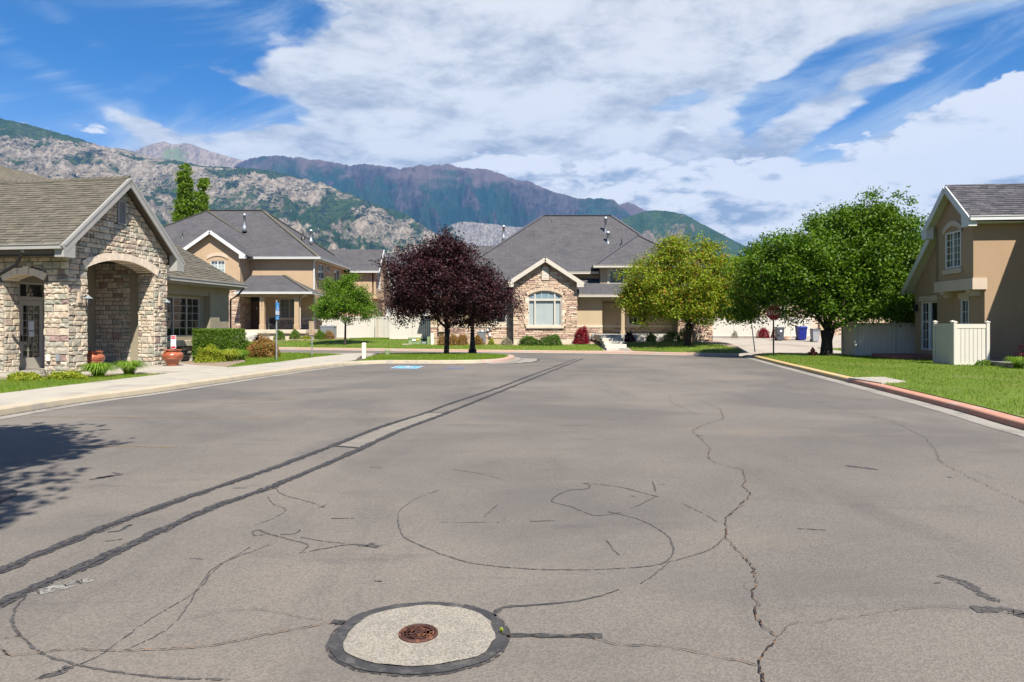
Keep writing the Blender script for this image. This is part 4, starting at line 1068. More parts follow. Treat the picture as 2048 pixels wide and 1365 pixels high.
ribbon('tar_seam', smoothline([(-.6, 27.6), (.5, 28.3), (1.1, 30.0), (1.25, 31.6)], 5), .06, Z3 + .003, 'tar', lk, jag=.01)
ribbon('gutter_apron', smoothline([(-1.0, 27.9), (.25, 28.9), (.75, 30.4), (.8, 32.2)], 5), .75, Z3, 'concrete_gray', lk)
# sidewalk slabs between the kerb and the grass
sin_ = smoothline([(-10.9, 2), (-11.1, 8), (-11.1, 13.2), (-10.95, 15), (-10.75, 17.5), (-10.35, 20.8), (-9.95, 23.0), (-9.6, 24.5), (-9.2, 27.5), (-8.9, 31.5), (-8.3, 34.4)], 6)
sout = [p for p in offset_line(LC, .30)]
so2 = [p for p in sout if p.y < 27.3 and p.x < -5.5]
so2 += [Vector((-6.55, 28.8)), Vector((-7.0, 31.0)), Vector((-7.3, 34.6))]
def atlen(l, s):
    L_ = [0]; 
    for a, b in zip(l[:-1], l[1:]): L_.append(L_[-1] + (b - a).length)
    s *= L_[-1]; i = max(0, min(len(l) - 2, np.searchsorted(L_, s) - 1)); k = (s - L_[i]) / max(1e-6, L_[i + 1] - L_[i]); return l[i].lerp(l[i + 1], k)
sw = thing('sidewalk', 'pale concrete sidewalk slabs between the left curb and the grass', 'sidewalk', (-9.6, 17, 0))
sw['kind'] = 'structure'; del sw['category']
NS = 22
for i in range(NS):
    a, b = i / NS, (i + 1) / NS; e = .0003; q = [atlen(so2, a + e), atlen(so2, b - e), atlen(sin_, b - e), atlen(sin_, a + e)]
    m = MB(); dz = R.uniform(-.003, .003); m.prism([(p.x, p.y, .128 + dz) for p in q], .12); m.obj('slab', 'concrete', sw)
m = MB(); m.prism([(-6.9, 34.9, .118), (-7.9, 35.2, .118), (-9.3, 34.9, .11), (-8.2, 33.6, .11), (-6.9, 33.6, .118)], .1); m.obj('slab', 'concrete', sw)
# entrance plaza and portico floor
pz = MB(); pz.prism([(-20, 19.3, .105), (-14.9, 20.0, .105), (-13.0, 20.9, .105), (-12.1, 21.6, .105), (-10.40, 20.85, .105), (-10.02, 22.9, .105), (-9.98, 24.1, .105), (-11.6, 25.2, .105), (-12.6, 26.2, .105), (-13.8, 27.4, .105), (-20, 28.5, .105)], .1)
pz.obj('plaza', 'concrete', kind='structure')
sb = MB(); sb.add([(-26, 8, .075), (-11.05, 8, .075), (-10.4, 21, .075), (-8.7, 35.4, .075), (-30, 41, .075)], [(0, 1, 2, 3, 4)]); sb.obj('planting_bed', 'soil', kind='structure')
# lawns
L1 = [(-11.08, 5), (-11.14, 8), (-11.14, 13.2), (-10.99, 15), (-10.79, 17.5), (-10.45, 20.3), (-10.42, 20.75), (-11.1, 20.35), (-12.3, 19.7), (-13.2, 18.8), (-14.3, 18.0), (-17, 17.2), (-20, 17), (-20, 5)]
L2 = [(-10.0, 23.9), (-9.65, 24.7), (-9.26, 27.5), (-8.96, 31.5), (-8.4, 34.0), (-9.4, 34.9), (-11, 35.6), (-16, 37.5), (-24, 40), (-24, 33.5), (-13.5, 32.8), (-12.4, 31.0), (-10.9, 28.2), (-10.4, 26.0)]
isl = offset_line([p for p in LC if p.x > -7.2 and p.y > 25.5 and p.x < .5 and not (p.y > 34 and p.x < -6.9)], .31)
L3 = [(p.x, p.y) for p in isl if p.x > -6.5] + [(-6.6, 34.6), (-6.5, 31.0), (-6.2, 28.6)]
L4 = [(p.x, p.y) for p in offset_line(RC, -.31)] + [(14.5, 35.4), (17, 34.6), (22, 34.0), (40, 33.2), (40, -2)]
fi = [(p[0], p[1] + .33) for p in FAR]
L5 = fi[1:8] + [(5.2, 38.35), (5.35, 42.3), (3.0, 42.2), (.4, 42.4), (-1, 43.4), (-4.7, 43.6), (-5.0, 44.2), (-5.5, 49.6), (-9.0, 49.6), (-9.2, 55.6), (-12.0, 55.6), (-12.6, 50.5), (-14.6, 49.6), (-19.5, 49.9), (-23.0, 50.0), (-30, 53), (-60, 66)]
L6 = [(6.75, 38.0), (9.1, 36.25), (11.35, 35.0), (12.0, 35.6), (12.35, 37), (12.1, 39.4), (11.6, 41.2), (10.9, 42.2), (6.9, 42.4)]
L7 = [(18.4, 37.6), (20.4, 36.2), (24, 36.2), (24, 42), (18.9, 42.6)]
za = lambda x, y: .12; zi = lambda x, y: .13 + .03 * math.exp(-((x + 3.4) ** 2 / 6 + (y - 31.6) ** 2 / 8))
zr = lambda x, y: .125 + .012 * max(0, min(1, (x - 10) / 6)) * 1.0
zl = zyard; zd = lambda x, y: (.012 - .11 * (y - 35.8) if y < 39.2 else -.362 + .0408 * (y - 39.2)) if y > 35.8 else .012
lawns = [('lawn', L1, za, 300, .075, 'thick green strip of grass between the left sidewalk and the stone entrance', .010, 1.5),
         ('lawn', L2, za, 230, .07, 'green grass round the signposts beyond the entrance path', .016, 2.0),
         ('lawn', L3, zi, 260, .06, 'green grass of the rounded island under the purple tree', .018, 1.0),
         ('lawn', L4, zr, 210, .06, 'wide bright green grass to the right behind the painted curb', .012, 2.0),
         ('lawn', L5, zl, 70, .07, 'green grass before the houses across the street', .03, 1.5),
         ('lawn', L6, zl, 90, .07, 'shaded grass under the yellow-green tree right of the steps', .03, 1.0),
         ('lawn', L7, lambda x, y: .14, 60, .08, 'small patch of grass behind the big tree', .03, 1.5)]
HOLE = [G(1697, 757, .13).xy, G(1768, 755.5, .13).xy, G(1812, 764.5, .13).xy, G(1764, 767.5, .13).xy]
for nm, poly, zf, dn, hh, lb, wd, stp in lawns:
    sheet('lawn', poly, zf, 'lawn_base', kind='structure', step=stp)
    xs_ = [p[0] for p in poly]; pl = poly
    if poly is L4: pl = [(x, y) for x, y in poly if y > 4 and x < 26] + [(27, 33.4), (27, 5)]
    grass('grass', pl, zf, dn, hh, lb, wid=wd, holes=[HOLE] if poly is L4 else ())
b = MB(); b.prism([(p[0], p[1], .15) for p in HOLE], .06); b.obj('utility_pad', 'concrete', loc=(HOLE[0][0], HOLE[0][1], .1)); tag(bpy.data.objects['utility_pad'], 'flat pale concrete pad in the right lawn beside the yellow curb', 'concrete pad')
# driveway slabs
DR = [(12.2, 35.1), (13.2, 35.75), (14.6, 35.5), (17, 34.75), (22, 34.15), (46, 33.4), (46, 66), (17.4, 66), (15.2, 56), (13.6, 47), (12.9, 43), (12.35, 40.5), (12.55, 38), (12.3, 36.3)]
DRc = [(12.3, 35.6), (14.6, 35.45), (22, 34.15), (46, 33.4), (46, 66), (17.2, 66), (14.2, 50), (12.5, 40)]
sheet('driveway', DR, lambda x, y: zd(x, y) - .012, 'drive_concrete', kind='structure', step=3.0)
drv = bpy.data.objects['driveway']
for gx in np.arange(12, 46, 4.2):
    for gy in np.arange(33, 66, 4.2):
        p = clip_convex([(gx + .02, gy + .02), (gx + 4.18, gy + .02), (gx + 4.18, gy + 4.18), (gx + .02, gy + 4.18)], DRc)
        if len(p) >= 3 and area(p) > .4:
            m = MB(); m.prism([(q[0], q[1], zd(*q) + .004) for q in p], .01); m.obj('slab', 'drive_concrete', drv)

# =================================================================== FENCES
def fence(label, T, posts, zb, H, mat, group=None, bw=.15, caps=True, y=0.0, name='vinyl_fence'):
    o = T @ Vector((posts[0], 0, 0)); th = thing(name, label, 'fence', (o.x, o.y, zb(o.x, o.y) if callable(zb) else zb), group=group)
    zz = (lambda x: zb(*(T @ Vector((x, 0, 0))).xy)) if callable(zb) else (lambda x: zb)
    for x in posts:
        b = MB(T); z = zz(x); b.bbox(x - .06, x + .06, y - .06, y + .06, z - .05, z + H + .03, .012); b.obj('post', mat, th)
        if caps:
            b = MB(T); zt = z + H + .03; e = .072; b.add([(x - e, y - e, zt), (x + e, y - e, zt), (x + e, y + e, zt), (x - e, y + e, zt), (x - e, y - e, zt + .025), (x + e, y - e, zt + .025), (x + e, y + e, zt + .025), (x - e, y + e, zt + .025), (x, y, zt + .07)],
                  [(3, 2, 1, 0), (0, 1, 5, 4), (1, 2, 6, 5), (2, 3, 7, 6), (3, 0, 4, 7), (4, 5, 8), (5, 6, 8), (6, 7, 8), (7, 4, 8)]); b.obj('post_cap', mat, th)
    for a, c in zip(posts[:-1], posts[1:]):
        x0, x1 = a + .06, c - .06; z0, z1 = zz(a), zz(c)
        for zo, h_ in ((H - .10, .16), (.10, .15)):
            b = MB(T); vs = []
            for x, z in ((x0, z0), (x1, z1)):
                for yy, q in ((-.03, -h_ / 2), (.03, -h_ / 2), (.03, h_ / 2), (-.03, h_ / 2)): vs.append((x, y + yy, z + zo + q))
            b.add(vs, [(0, 1, 2, 3), (7, 6, 5, 4), (0, 4, 5, 1), (1, 5, 6, 2), (2, 6, 7, 3), (3, 7, 4, 0)]); b.obj('rail', mat, th)
        n = max(1, round((x1 - x0) / bw)); w = (x1 - x0) / n
        for i in range(n):
            b = MB(T); xa = x0 + i * w + .005; xb = xa + w - .010; z = z0 + (z1 - z0) * (i + .5) / n
            b.bbox(xa, xb, y - .016, y + .016, z + .17, z + H - .17, .005); b.obj('board', mat, th)
    return th
RZ5 = -.1
E5, G5 = Vector((math.cos(RZ5), math.sin(RZ5), 0)), Vector((-math.sin(RZ5), math.cos(RZ5), 0))
fB = Vector((16.15, 24.9, 0))
TB = frame_m(fB, RZ5)
fence('sunlit cream fence panel at the corner of the brown house beside the concrete patio', TB, [0, 1.12], .03, 1.62, 'vinyl')
fence('shaded end panel of the cream fence nearest the brown house', TB @ Matrix.Translation((-.02, 0, 0)) @ Matrix.Rotation(math.pi / 2, 4, 'Z'), [.12, 1.35], .05, 1.62, 'vinyl_shaded')
fA = Vector((16.3, 32.4, 0)); TA = frame_m(fA, RZ5)
fence('cream fence beside the big tree, mottled by leaf shadow', TA, [0, 1.75, 3.6], .09, 1.62, 'vinyl')
fence('short shaded fence panel left of the leaf-mottled fence', TA @ Matrix.Translation((-.02, 0, 0)) @ Matrix.Rotation(math.pi / 2, 4, 'Z'), [.12, 1.5], .09, 1.62, 'vinyl_shaded')
fD = P(1412, 671, 60); TD = frame_m((fD.x, 60, 0), .0)
fence('long white fence behind the driveway with tree shade on its right half', TD, [0, 2.5, 5.0, 7.5, 9.2], .55, 1.7, 'vinyl')
fence('white fence in two long panels behind the transformer box', frame_m((-8.95, 50.2, 0), .06), [0, 1.65, 3.15], zyard, 1.75, 'vinyl')
fence('white fence set back between the tan house and the gray house', frame_m((-11.6, 56.5, 0), -.42), [0, 1.3, 2.7], zyard, 1.75, 'vinyl')
fence('white fence against the side of the tan two-storey house behind the young tree', frame_m((-15.4, 55.6, 0), -.02), [0, 2.1, 4.15], zyard, 1.78, 'vinyl')
fence('narrow shaded gate panel facing right beside the tan house fence', frame_m((-11.1, 55.5, 0), 1.42), [.1, 1.1], zyard, 1.78, 'vinyl_shaded')

# =================================================================== HOUSE HELPERS
def house(name, label, origin, rz, cat='house'):
    th = thing(name, label, cat, origin, rz); return th, frame_m(origin, rz)
def planewall(mb, T, p0, p1, z0, z1, th=.2, ops=(), mi=0):
    d = Vector((p1[0] - p0[0], p1[1] - p0[1])); L_ = d.length; a = math.atan2(d.y, d.x)
    TT = T @ Matrix.Translation((p0[0], p0[1], 0)) @ Matrix.Rotation(a, 4, 'Z'); wall(mb, TT, 0, L_, z0, z1, th, ops, mi); return TT
def gutter(th, pts, T, mat='trim_white', h=.13, w=.12, name='gutter'):
    b = MB(T)
    for p, q in zip(pts[:-1], pts[1:]): b.beam(p, q, w, h)
    for p, q in zip(pts[:-1], pts[1:]): b.beam(p, q, w + .05, .025, off=(0, 0, h / 2 + .006))
    return b.obj(name, mat, th)
def vent_pipe(th, base, h, r, mat='galvanised', cap=True):
    b = MB(); x, y, z = base
    b.lathe([(r * 2.2, -.35), (r * 1.6, .0), (r * 1.1, .12), (r, .2), (r, h)] + ([(r * 1.6, h), (r * 1.7, h + .07), (r * 1.5, h + .17), (.01, h + .22)] if cap else []), 12, (x, y, z))
    return b.obj('vent_pipe', mat, th, smooth=True)
def fan_vent(th, base):
    b = MB(); x, y, z = base; b.lathe([(.22, -.2), (.12, .08), (.035, .12), (.03, .42)], 8, (x, y, z)); b.obj('roof_vent', 'black_iron', th)

# =================================================================== CLUBHOUSE (left)
C0 = (-13.74, 21.1, 0); RZC = math.atan2(.988, .156)
cl, TC = house('stone_clubhouse', 'stone-faced entrance building with arched portico and brown shingle roof at left', C0, RZC, 'building')
TA_ = TC @ Matrix.Rotation(-math.pi / 2, 4, 'Z')          # wall facing the camera, x to the right, corner at 0
L, XC, ZE, SL = 4.63, 2.28, 4.16, .92
# --- gable wall (plane y=0, x along the building)
xa, xb = .78, 3.94; zs, zcrown = 3.46, 3.80
half = (xb - xa) / 2; rise = zcrown - zs; RA = (half * half + rise * rise) / (2 * rise); ZA = zcrown - RA; XA = (xa + xb) / 2
archf = lambda x: ZA + math.sqrt(max(0, RA * RA - (x - XA) ** 2))
gtop = gable(XC, 4.02 + SL * XC * 1.0 + .33, SL)
m = MB(); wall(m, TC, 0, L, -.05, gtop, .62, [(xa, xb, -.05, archf)])
# --- camera-facing wall with the small arch
ya, yb = -2.25, -.80; zs2, zc2 = 2.98, 3.18; h2 = (yb - ya) / 2; r2 = zc2 - zs2; RA2 = (h2 * h2 + r2 * r2) / (2 * r2); ZA2 = zc2 - RA2; XA2 = (ya + yb) / 2
archf2 = lambda x: ZA2 + math.sqrt(max(0, RA2 * RA2 - (x - XA2) ** 2))
wall(m, TA_, -4.4, -.62, -.05, 4.0, .55, [(ya, yb, -.05, archf2)], y0=.0)
wall(m, TA_, -4.4, -.6, -.05, 4.0, .4, [], y0=4.2)           # far inner wall of the portico, facing the camera
m.obj('wall', 'mortar', cl)
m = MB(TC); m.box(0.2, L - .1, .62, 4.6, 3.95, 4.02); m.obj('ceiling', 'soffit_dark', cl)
m = MB(TC); m.box(-.3, L, .0, 3.0, .04, .12); m.obj('floor', 'concrete_gray', cl)
# left inner wall with the glazed doors (plane at y=2.62, facing the opening)
m = MB(); TI = TC @ Matrix.Translation((0, 2.62, 0))
wall(m, TI, .5, 4.25, .05, 3.95, .15, [(.86, 1.92, .12, 3.02), (2.02, 3.0, .12, 3.02)]); m.obj('inner_wall', 'stucco_olive', cl)
def gdoor(x0, x1):
    d = MB(TI); d.box(x0, x0 + .06, -.03, .12, .12, 3.02); d.box(x1 - .06, x1, -.03, .12, .12, 3.02); d.box(x0 + .06, x1 - .06, -.03, .12, 2.95, 3.02); d.box(x0 + .06, x1 - .06, -.03, .12, 2.42, 2.54)
    fr = d.obj('door_frame', 'frame_beige', cl)
    d = MB(TI); a, c = x0 + .07, x1 - .07
    d.box(a, a + .14, .0, .05, .13, 2.41); d.box(c - .14, c, .0, .05, .13, 2.41); d.box(a + .14, c - .14, .0, .05, .13, .5); d.box(a + .14, c - .14, .0, .05, 2.24, 2.41)
    for k in (1, 2): x = a + .14 + (c - a - .28) * k / 3; d.box(x - .009, x + .009, .018, .034, .5, 2.24)
    for k in range(1, 7): z = .5 + 1.74 * k / 7; d.box(a + .14, c - .14, .016, .036, z - .009, z + .009)
    do = d.obj('door', 'frame_beige', cl)
    q = MB(TI); q.add([(a + .14, .026, .5), (c - .14, .026, .5), (c - .14, .026, 2.24), (a + .14, .026, 2.24)], [(0, 1, 2, 3)]); q.obj('pane', 'glass', do)
    q = MB(TI); q.add([(x0 + .06, .03, 2.54), (x1 - .06, .03, 2.54), (x1 - .06, .03, 2.95), (x0 + .06, .03, 2.95)], [(0, 1, 2, 3)]); q.obj('pane', 'glass', do)
    q = MB(TI); q.add([(x0, .14, .12), (x1, .14, .12), (x1, .14, 3.02), (x0, .14, 3.02)], [(0, 1, 2, 3)]); q.obj('window_backing', 'room_dark', do)
    q = MB(TI); q.box(a + .04, a + .07, -.05, .0, 1.05, 1.25); q.obj('handle', 'black_iron', do); return do
dd = gdoor(.86, 1.92); gdoor(2.02, 3.0)
q = MB(TI); q.box(1.28, 1.5, .006, .014, 1.42, 1.72); q.box(1.3, 1.5, .006, .014, 1.2, 1.38); q.obj('paper_notice', 'sign_white', dd)
# stones
its = []
GR = [(-.03, -.02), (L + .03, -.02), (L + .03, gtop(L) - .05), (XC, gtop(XC) - .05), (-.03, gtop(0) - .05)]
hr, wr = (.13, .25), (.18, .46)
REX = RA + .27; zj = ZA + REX * math.cos(math.asin(min(1, (half + .02) / REX)))
vent_hole = (XC - .19, XC + .19, 5.02, 5.86)
wts = [4, 3, 4, 2.2, 2.2, 1.0, 3, 2.2]
its += stone_items(TC, course_layout(-.03, L + .03, 0, 6.8, hr, wr), GR, holes=[(xa, xb, -.1, zs + .05), vent_hole], arch=(XA, ZA, REX, xa - .22, xb + .22, zs), weights=wts, dep=(.025, .065))
REX2 = RA2 + .25
its += stone_items(TA_, course_layout(-4.4, .05, 0, 4.0, hr, wr), [(-4.4, -.02), (.05, -.02), (.05, 3.95), (-4.4, 3.95)], holes=[(ya, yb, -.1, zs2 + .05)], arch=(XA2, ZA2, REX2, ya - .2, yb + .2, zs2), weights=wts, dep=(.025, .065))
TJ = TC @ Matrix.Translation((xb, .0, 0)) @ Matrix.Rotation(-math.pi / 2, 4, 'Z')     # jamb of the right pier, facing the camera
its += stone_items(TJ, course_layout(-.62, 0, .05, zs, hr, (.2, .4)), [(-.62, .05), (.0, .05), (.0, zs), (-.62, zs)], weights=wts, dep=(.02, .045))
TJ2 = TA_ @ Matrix.Translation((ya, 0, 0)) @ Matrix.Rotation(math.pi / 2, 4, 'Z')     # jamb of the far left pier, facing right
its += stone_items(TJ2, course_layout(0, .55, .05, zs2, hr, (.2, .4)), [(0, .05), (.55, .05), (.55, zs2), (0, zs2)], weights=wts, dep=(.02, .045))
TF_ = TA_ @ Matrix.Translation((0, 4.2, 0))
far = stone_items(TF_, course_layout(-2.62, -1.12, .1, 3.9, hr, wr), [(-2.62, .1), (-1.12, .1), (-1.12, 3.9), (-2.62, 3.9)], weights=wts, dep=(.015, .04))
ashl = ['ashlar_%d' % i for i in range(8)]
pieces(its + far, cl, 'stone', ashl, 300)
TK = TA_ @ Matrix.Translation((0, 4.19, 0)); b = MB(TK); b.box(-1.1, -.7, -.05, .2, .1, 3.9); b.obj('pilaster', 'stucco_olive', cl)
aa = math.asin(half / RA)
pieces(voussoir_items(TC, XA, ZA, RA, RA + .26, math.pi / 2 + aa + .04, math.pi / 2 - aa - .04, 19, -.05, .6), cl, 'voussoir', ['voussoir'])
aa2 = math.asin(h2 / RA2)
pieces(voussoir_items(TA_, XA2, ZA2, RA2, RA2 + .24, math.pi / 2 + aa2, math.pi / 2 - aa2, 8, -.05, .5), cl, 'voussoir', ['voussoir'])
# louvre vent in the gable
b = MB(TC); b.box(XC - .19, XC - .14, -.06, .02, 5.02, 5.86); b.box(XC + .14, XC + .19, -.06, .02, 5.02, 5.86); b.box(XC - .14, XC + .14, -.06, .02, 5.02, 5.07); b.box(XC - .14, XC + .14, -.06, .02, 5.80, 5.86); b.box(XC - .14, XC + .14, -.005, .0, 5.07, 5.80)
lv = b.obj('gable_vent', 'trim_gray', cl)
for k in range(13):
    z = 5.09 + k * .054; b = MB(TC); b.add([(XC - .14, -.05, z), (XC + .14, -.05, z), (XC + .14, -.01, z + .045), (XC - .14, -.01, z + .045), (XC - .14, -.045, z - .008), (XC + .14, -.045, z - .008)], [(0, 1, 2, 3), (4, 5, 1, 0)]); b.obj('slat', 'trim_gray', lv)
# roof: ridge runs into the building (y), eaves at x=-.5 and x=L+.5
yo, yi = -.34, 7.5; zR = gtop(XC) + .20; xe0, xe1 = -.55, L + .50; zE = zR - SL * (XC - xe0); zE2 = zR - SL * (xe1 - XC)
b = MB(TC)
b.prism([(xe0, yo, zE), (XC, yo, zR), (XC, yi, zR), (xe0, yi, zE)][::-1], .14, 0, mbot=1); b.prism([(XC, yo, zR), (xe1, yo, zE2), (xe1, yi, zE2), (XC, yi, zR)][::-1], .14, 0, mbot=1)
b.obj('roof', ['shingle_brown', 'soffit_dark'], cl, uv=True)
A3 = (TC.to_3x3() @ Vector((0, -1, 0))); Sv = (TC.to_3x3() @ Vector((1, 0, SL)).normalized()); Lsl = math.hypot(XC - xe0, zR - zE)
O_ = TC @ Vector((xe0, yi, zE + .004))
pieces(shingle_items(O_, A3, Sv, [(0, 0), (yi - yo, 0), (yi - yo, Lsl), (0, Lsl)], .135, (.24, .36)), cl, 'shingle', ['shingle_brown_%d' % i for i in range(4)], 300)
cap = []
for k in range(34):
    y = yo + k * .22; vs = [TC @ Vector(p) for p in ((XC - .13, y, zR - .075), (XC, y, zR + .045), (XC + .13, y, zR - .075), (XC - .13, y + .24, zR - .09), (XC, y + .24, zR + .022), (XC + .13, y + .24, zR - .09))]
    cap.append((vs, [(0, 1, 4, 3), (1, 2, 5, 4)], R.randrange(4)))
pieces(cap, cl, 'ridge_cap', ['shingle_brown_%d' % i for i in range(4)])
b = MB(TC); b.beam((xe0 - .02, yo - .03, zE - .17), (XC, yo - .03, zR - .17), .05, .27, upv=(0, 0, 1)); b.beam((XC, yo - .03, zR - .17), (xe1 + .02, yo - .03, zE2 - .17), .05, .27)
b.beam((xe0, yo - .055, zE - .06), (XC, yo - .055, zR - .06), .03, .07); b.beam((XC, yo - .055, zR - .06), (xe1, yo - .055, zE2 - .06), .03, .07); b.obj('rake_board', 'trim_gray', cl)
b = MB(TC); b.prism([(xe0 - .02, yo - .05, zE - .05), (xe0 - .02, yo - .05, zE - .40), (xe0 + .42, yo - .05, zE - .40), (xe0 + .42, yo - .05, zE + .2)], .32, axis=(0, 1, 0)); b.obj('eave_return', 'trim_gray', cl); b = MB(TC); b.prism([(xe1 - .40, yo - .05, zE2 + .2), (xe1 - .40, yo - .05, zE2 - .40), (xe1 + .02, yo - .05, zE2 - .40), (xe1 + .02, yo - .05, zE2 - .05)], .32, axis=(0, 1, 0)); b.obj('eave_return', 'trim_gray', cl)
gutter(cl, [(xe0 - .07, yo - .02, zE - .10), (xe0 - .07, yi, zE - .10)], TC, 'trim_gray', .13, .13)
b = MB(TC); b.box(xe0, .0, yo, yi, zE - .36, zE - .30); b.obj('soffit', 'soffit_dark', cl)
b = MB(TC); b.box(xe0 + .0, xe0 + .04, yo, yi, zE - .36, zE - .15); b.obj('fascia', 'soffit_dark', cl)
# higher hip roof behind at far left
b = MB(TC); z0 = 4.4; pk = (-2.0 + 6, 10.5, 8.2)
b.prism([(-1, 4.9, z0), (13, 4.9, z0), (13, 9.67, 8.5), (-1, 9.67, 8.5)], .12); b.prism([(-1, 9.67, 8.5), (13, 9.67, 8.5), (13, 14.4, z0), (-1, 14.4, z0)], .12); b.obj('roof', 'shingle_brown', cl, uv=True)
b = MB(TC); b.box(.6, 9.5, 5.2, 14, -.05, 4.45); b.obj('wall', 'stucco_olive', cl)
# --- wing with the large grid window
W0 = (TC.inverted() @ Vector((-13.9, 27.2, 0)))
x0w = W0.x - 1.6; yw = W0.y; xEnd = W0.x + 4.62
m = MB(); TW = TC @ Matrix.Translation((0, yw, 0)); wx0, wx1 = W0.x + .12, W0.x + 2.78
wall(m, TW, x0w, xEnd, .70, 3.05, .3, [(wx0 - .22, wx1 + .28, .95, 2.86)]); wall(m, TW, x0w, xEnd, 3.05, 3.32, .3, [], y0=-.04)
wall(m, TW, wx1 + .28, wx1 + 1.0, .85, 3.05, .06, [], y0=-.07); wall(m, TW, wx0 - .22, wx1 + .28, .95, 2.9, .1, [(wx0, wx1, 1.10, 2.78)], y0=.24)
m.obj('wall', 'stucco_olive', cl)
b = MB(TW); b.box(xEnd - .28, xEnd, 0.3, 7, .0, 3.3); b.obj('end_wall', 'stucco_olive', cl)
window(cl, TC @ Matrix.Translation((0, yw + .26, 0)), wx0, wx1, 1.10, 2.78, cols=2, rows=5, mull=(wx0 + (wx1 - wx0) / 3, wx0 + (wx1 - wx0) * 2 / 3), frame='frame_beige', back='room_dark', fw=.06, lites=True, yy=.04, dep=.5, label='wide grid window of three sashes')
b = MB(TW); b.bbox(x0w + .5, wx1 + .42, -.16, .02, .72, .96, .02); b.obj('window_ledge', 'stucco_olive_trim', cl)
b = MB(TW); b.box(x0w, xEnd, .02, .3, -.05, .72); b.obj('footing', 'mortar', cl)
ri = stone_items(TW, course_layout(x0w + .5, xEnd, .0, .7, (.12, .24), (.15, .34), .4), [(x0w + .5, 0), (xEnd, 0), (xEnd, .7), (x0w + .5, .7)], weights=[1, 3, 1, 4, 1, 1, 2, 3], dep=(.05, .1), gap=.012)
pieces(ri, cl, 'foundation_stone', ['ashlar_3', 'ashlar_7', 'ashlar_1', 'mortar', 'ashlar_4'])
ex, ey, ez = xEnd + .5, yw - .5, 3.50; pit = .80
b = MB(TC); Hh = 4.4
b.prism([(x0w + .4, ey, ez), (x0w + .4, ey + Hh, ez + pit * Hh), (ex - Hh, ey + Hh, ez + pit * Hh), (ex, ey, ez)], .10, mbot=1); b.prism([(ex, ey, ez), (ex - Hh, ey + Hh, ez + pit * Hh), (ex - Hh, ey + Hh + 3, ez + pit * Hh), (ex, ey + 2 * Hh + 3, ez)], .10, mbot=1)
b.obj('roof', ['shingle_brown', 'soffit_dark'], cl, uv=True)
Lw = math.hypot(Hh, pit * Hh); Aw = TC.to_3x3() @ Vector((1, 0, 0)); Sw = TC.to_3x3() @ Vector((0, 1, pit)).normalized(); Ow = TC @ Vector((x0w + .4, ey, ez + .004)); LX = ex - x0w - .4
pieces(shingle_items(Ow, Aw, Sw, [(0, 0), (LX, 0), (LX - Hh, Lw), (0, Lw)], .14, (.24, .38)), cl, 'wing_shingle', ['shingle_brown_%d' % i for i in range(4)], 0)
gutter(cl, [(x0w + .4, ey - .06, ez - .09), (ex + .06, ey - .06, ez - .09), (ex + .06, ey + 3, ez - .09)], TC, 'trim_gray', .13, .12)
b = MB(TC); b.box(x0w + .4, ex, ey, yw + .1, ez - .26, ez - .21); b.box(x0w + .4, ex, ey - .001, ey + .03, ez - .26, ez - .10); b.box(ex - .03, ex, ey + .03, ey + 4, ez - .26, ez - .10); b.obj('soffit', 'soffit', cl)
b = MB(TC); b.tube([(ex - .1, ey, ez - .2), (ex - .3, ey + .15, ez - .5), (xEnd + .05, yw - .06, ez - .75), (xEnd + .05, yw - .06, .2)], .04, 8); b.obj('downspout', 'black_iron', cl)
# wall lamps, outlets on the piers
def lantern(T, x, z, lab):
    b = MB(T); o = T @ Vector((x, -.05, z)); th = thing('wall_lantern', lab, 'wall lamp', o)
    q = MB(T); q.bbox(x - .16, x - .04, -.10, -.03, z - .12, z + .20, .01); q.obj('back_plate', 'stucco_trim', th)
    q = MB(T); q.tube([(x - .10, -.10, z + .05), (x - .04, -.22, z + .09), (x + .03, -.26, z + .07)], .012, 6); q.obj('arm', 'black_iron', th)
    q = MB(T); q.lathe([(.01, .16), (.03, .13), (.11, .06), (.13, .04), (.115, .03)], 8, (x + .03, -.26, z - .03)); q.obj('lamp_hood', 'utility_gray', th)
    q = MB(T); q.lathe([(.055, -.20), (.085, .03), (.085, .035)], 8, (x + .03, -.26, z - .03)); q.obj('lamp_glass', 'glass', th)
    q = MB(T)
    for k in range(8): a = math.pi * k / 4; q.beam((x + .03 + .058 * math.cos(a), -.26 + .058 * math.sin(a), z - .23), (x + .03 + .09 * math.cos(a), -.26 + .09 * math.sin(a), z), .008, .008)
    q.lathe([(.01, -.25), (.06, -.235), (.065, -.22), (.05, -.20)], 8, (x + .03, -.26, z - .03)); q.obj('lamp_cage', 'black_iron', th)
lantern(TC, .50, 2.42, 'small lantern on the stone pier left of the wide arch')
lantern(TC, 4.30, 2.42, 'small lantern on the stone pier right of the wide arch')
for x, mt in ((-.62, 'cream_box'), (-.27, 'utility_gray')):
    b = MB(TA_); b.bbox(x - .06, x + .06, -.10, -.03, .48, .68, .01, T=TA_); b.obj('outlet_box', mt, cl)
b = MB(TC); b.tube([(-1.2, .4, 3.75), (-.9, .9, 3.4), (-.9, 1.5, 3.1)], .05, 8); b.tube([(-.75, 2.7, 3.65), (-.75, 2.7, 3.3), (-.5, 2.8, 3.15)], .05, 8); b.obj('downspout', 'black_iron', cl)
b = MB(TA_); b.box(-8, -2.75, -1.2, 1.0, 3.42, 3.50); b.box(-8, -2.75, -1.25, -1.2, 3.38, 3.55); b.obj('eave', 'soffit_dark', cl)

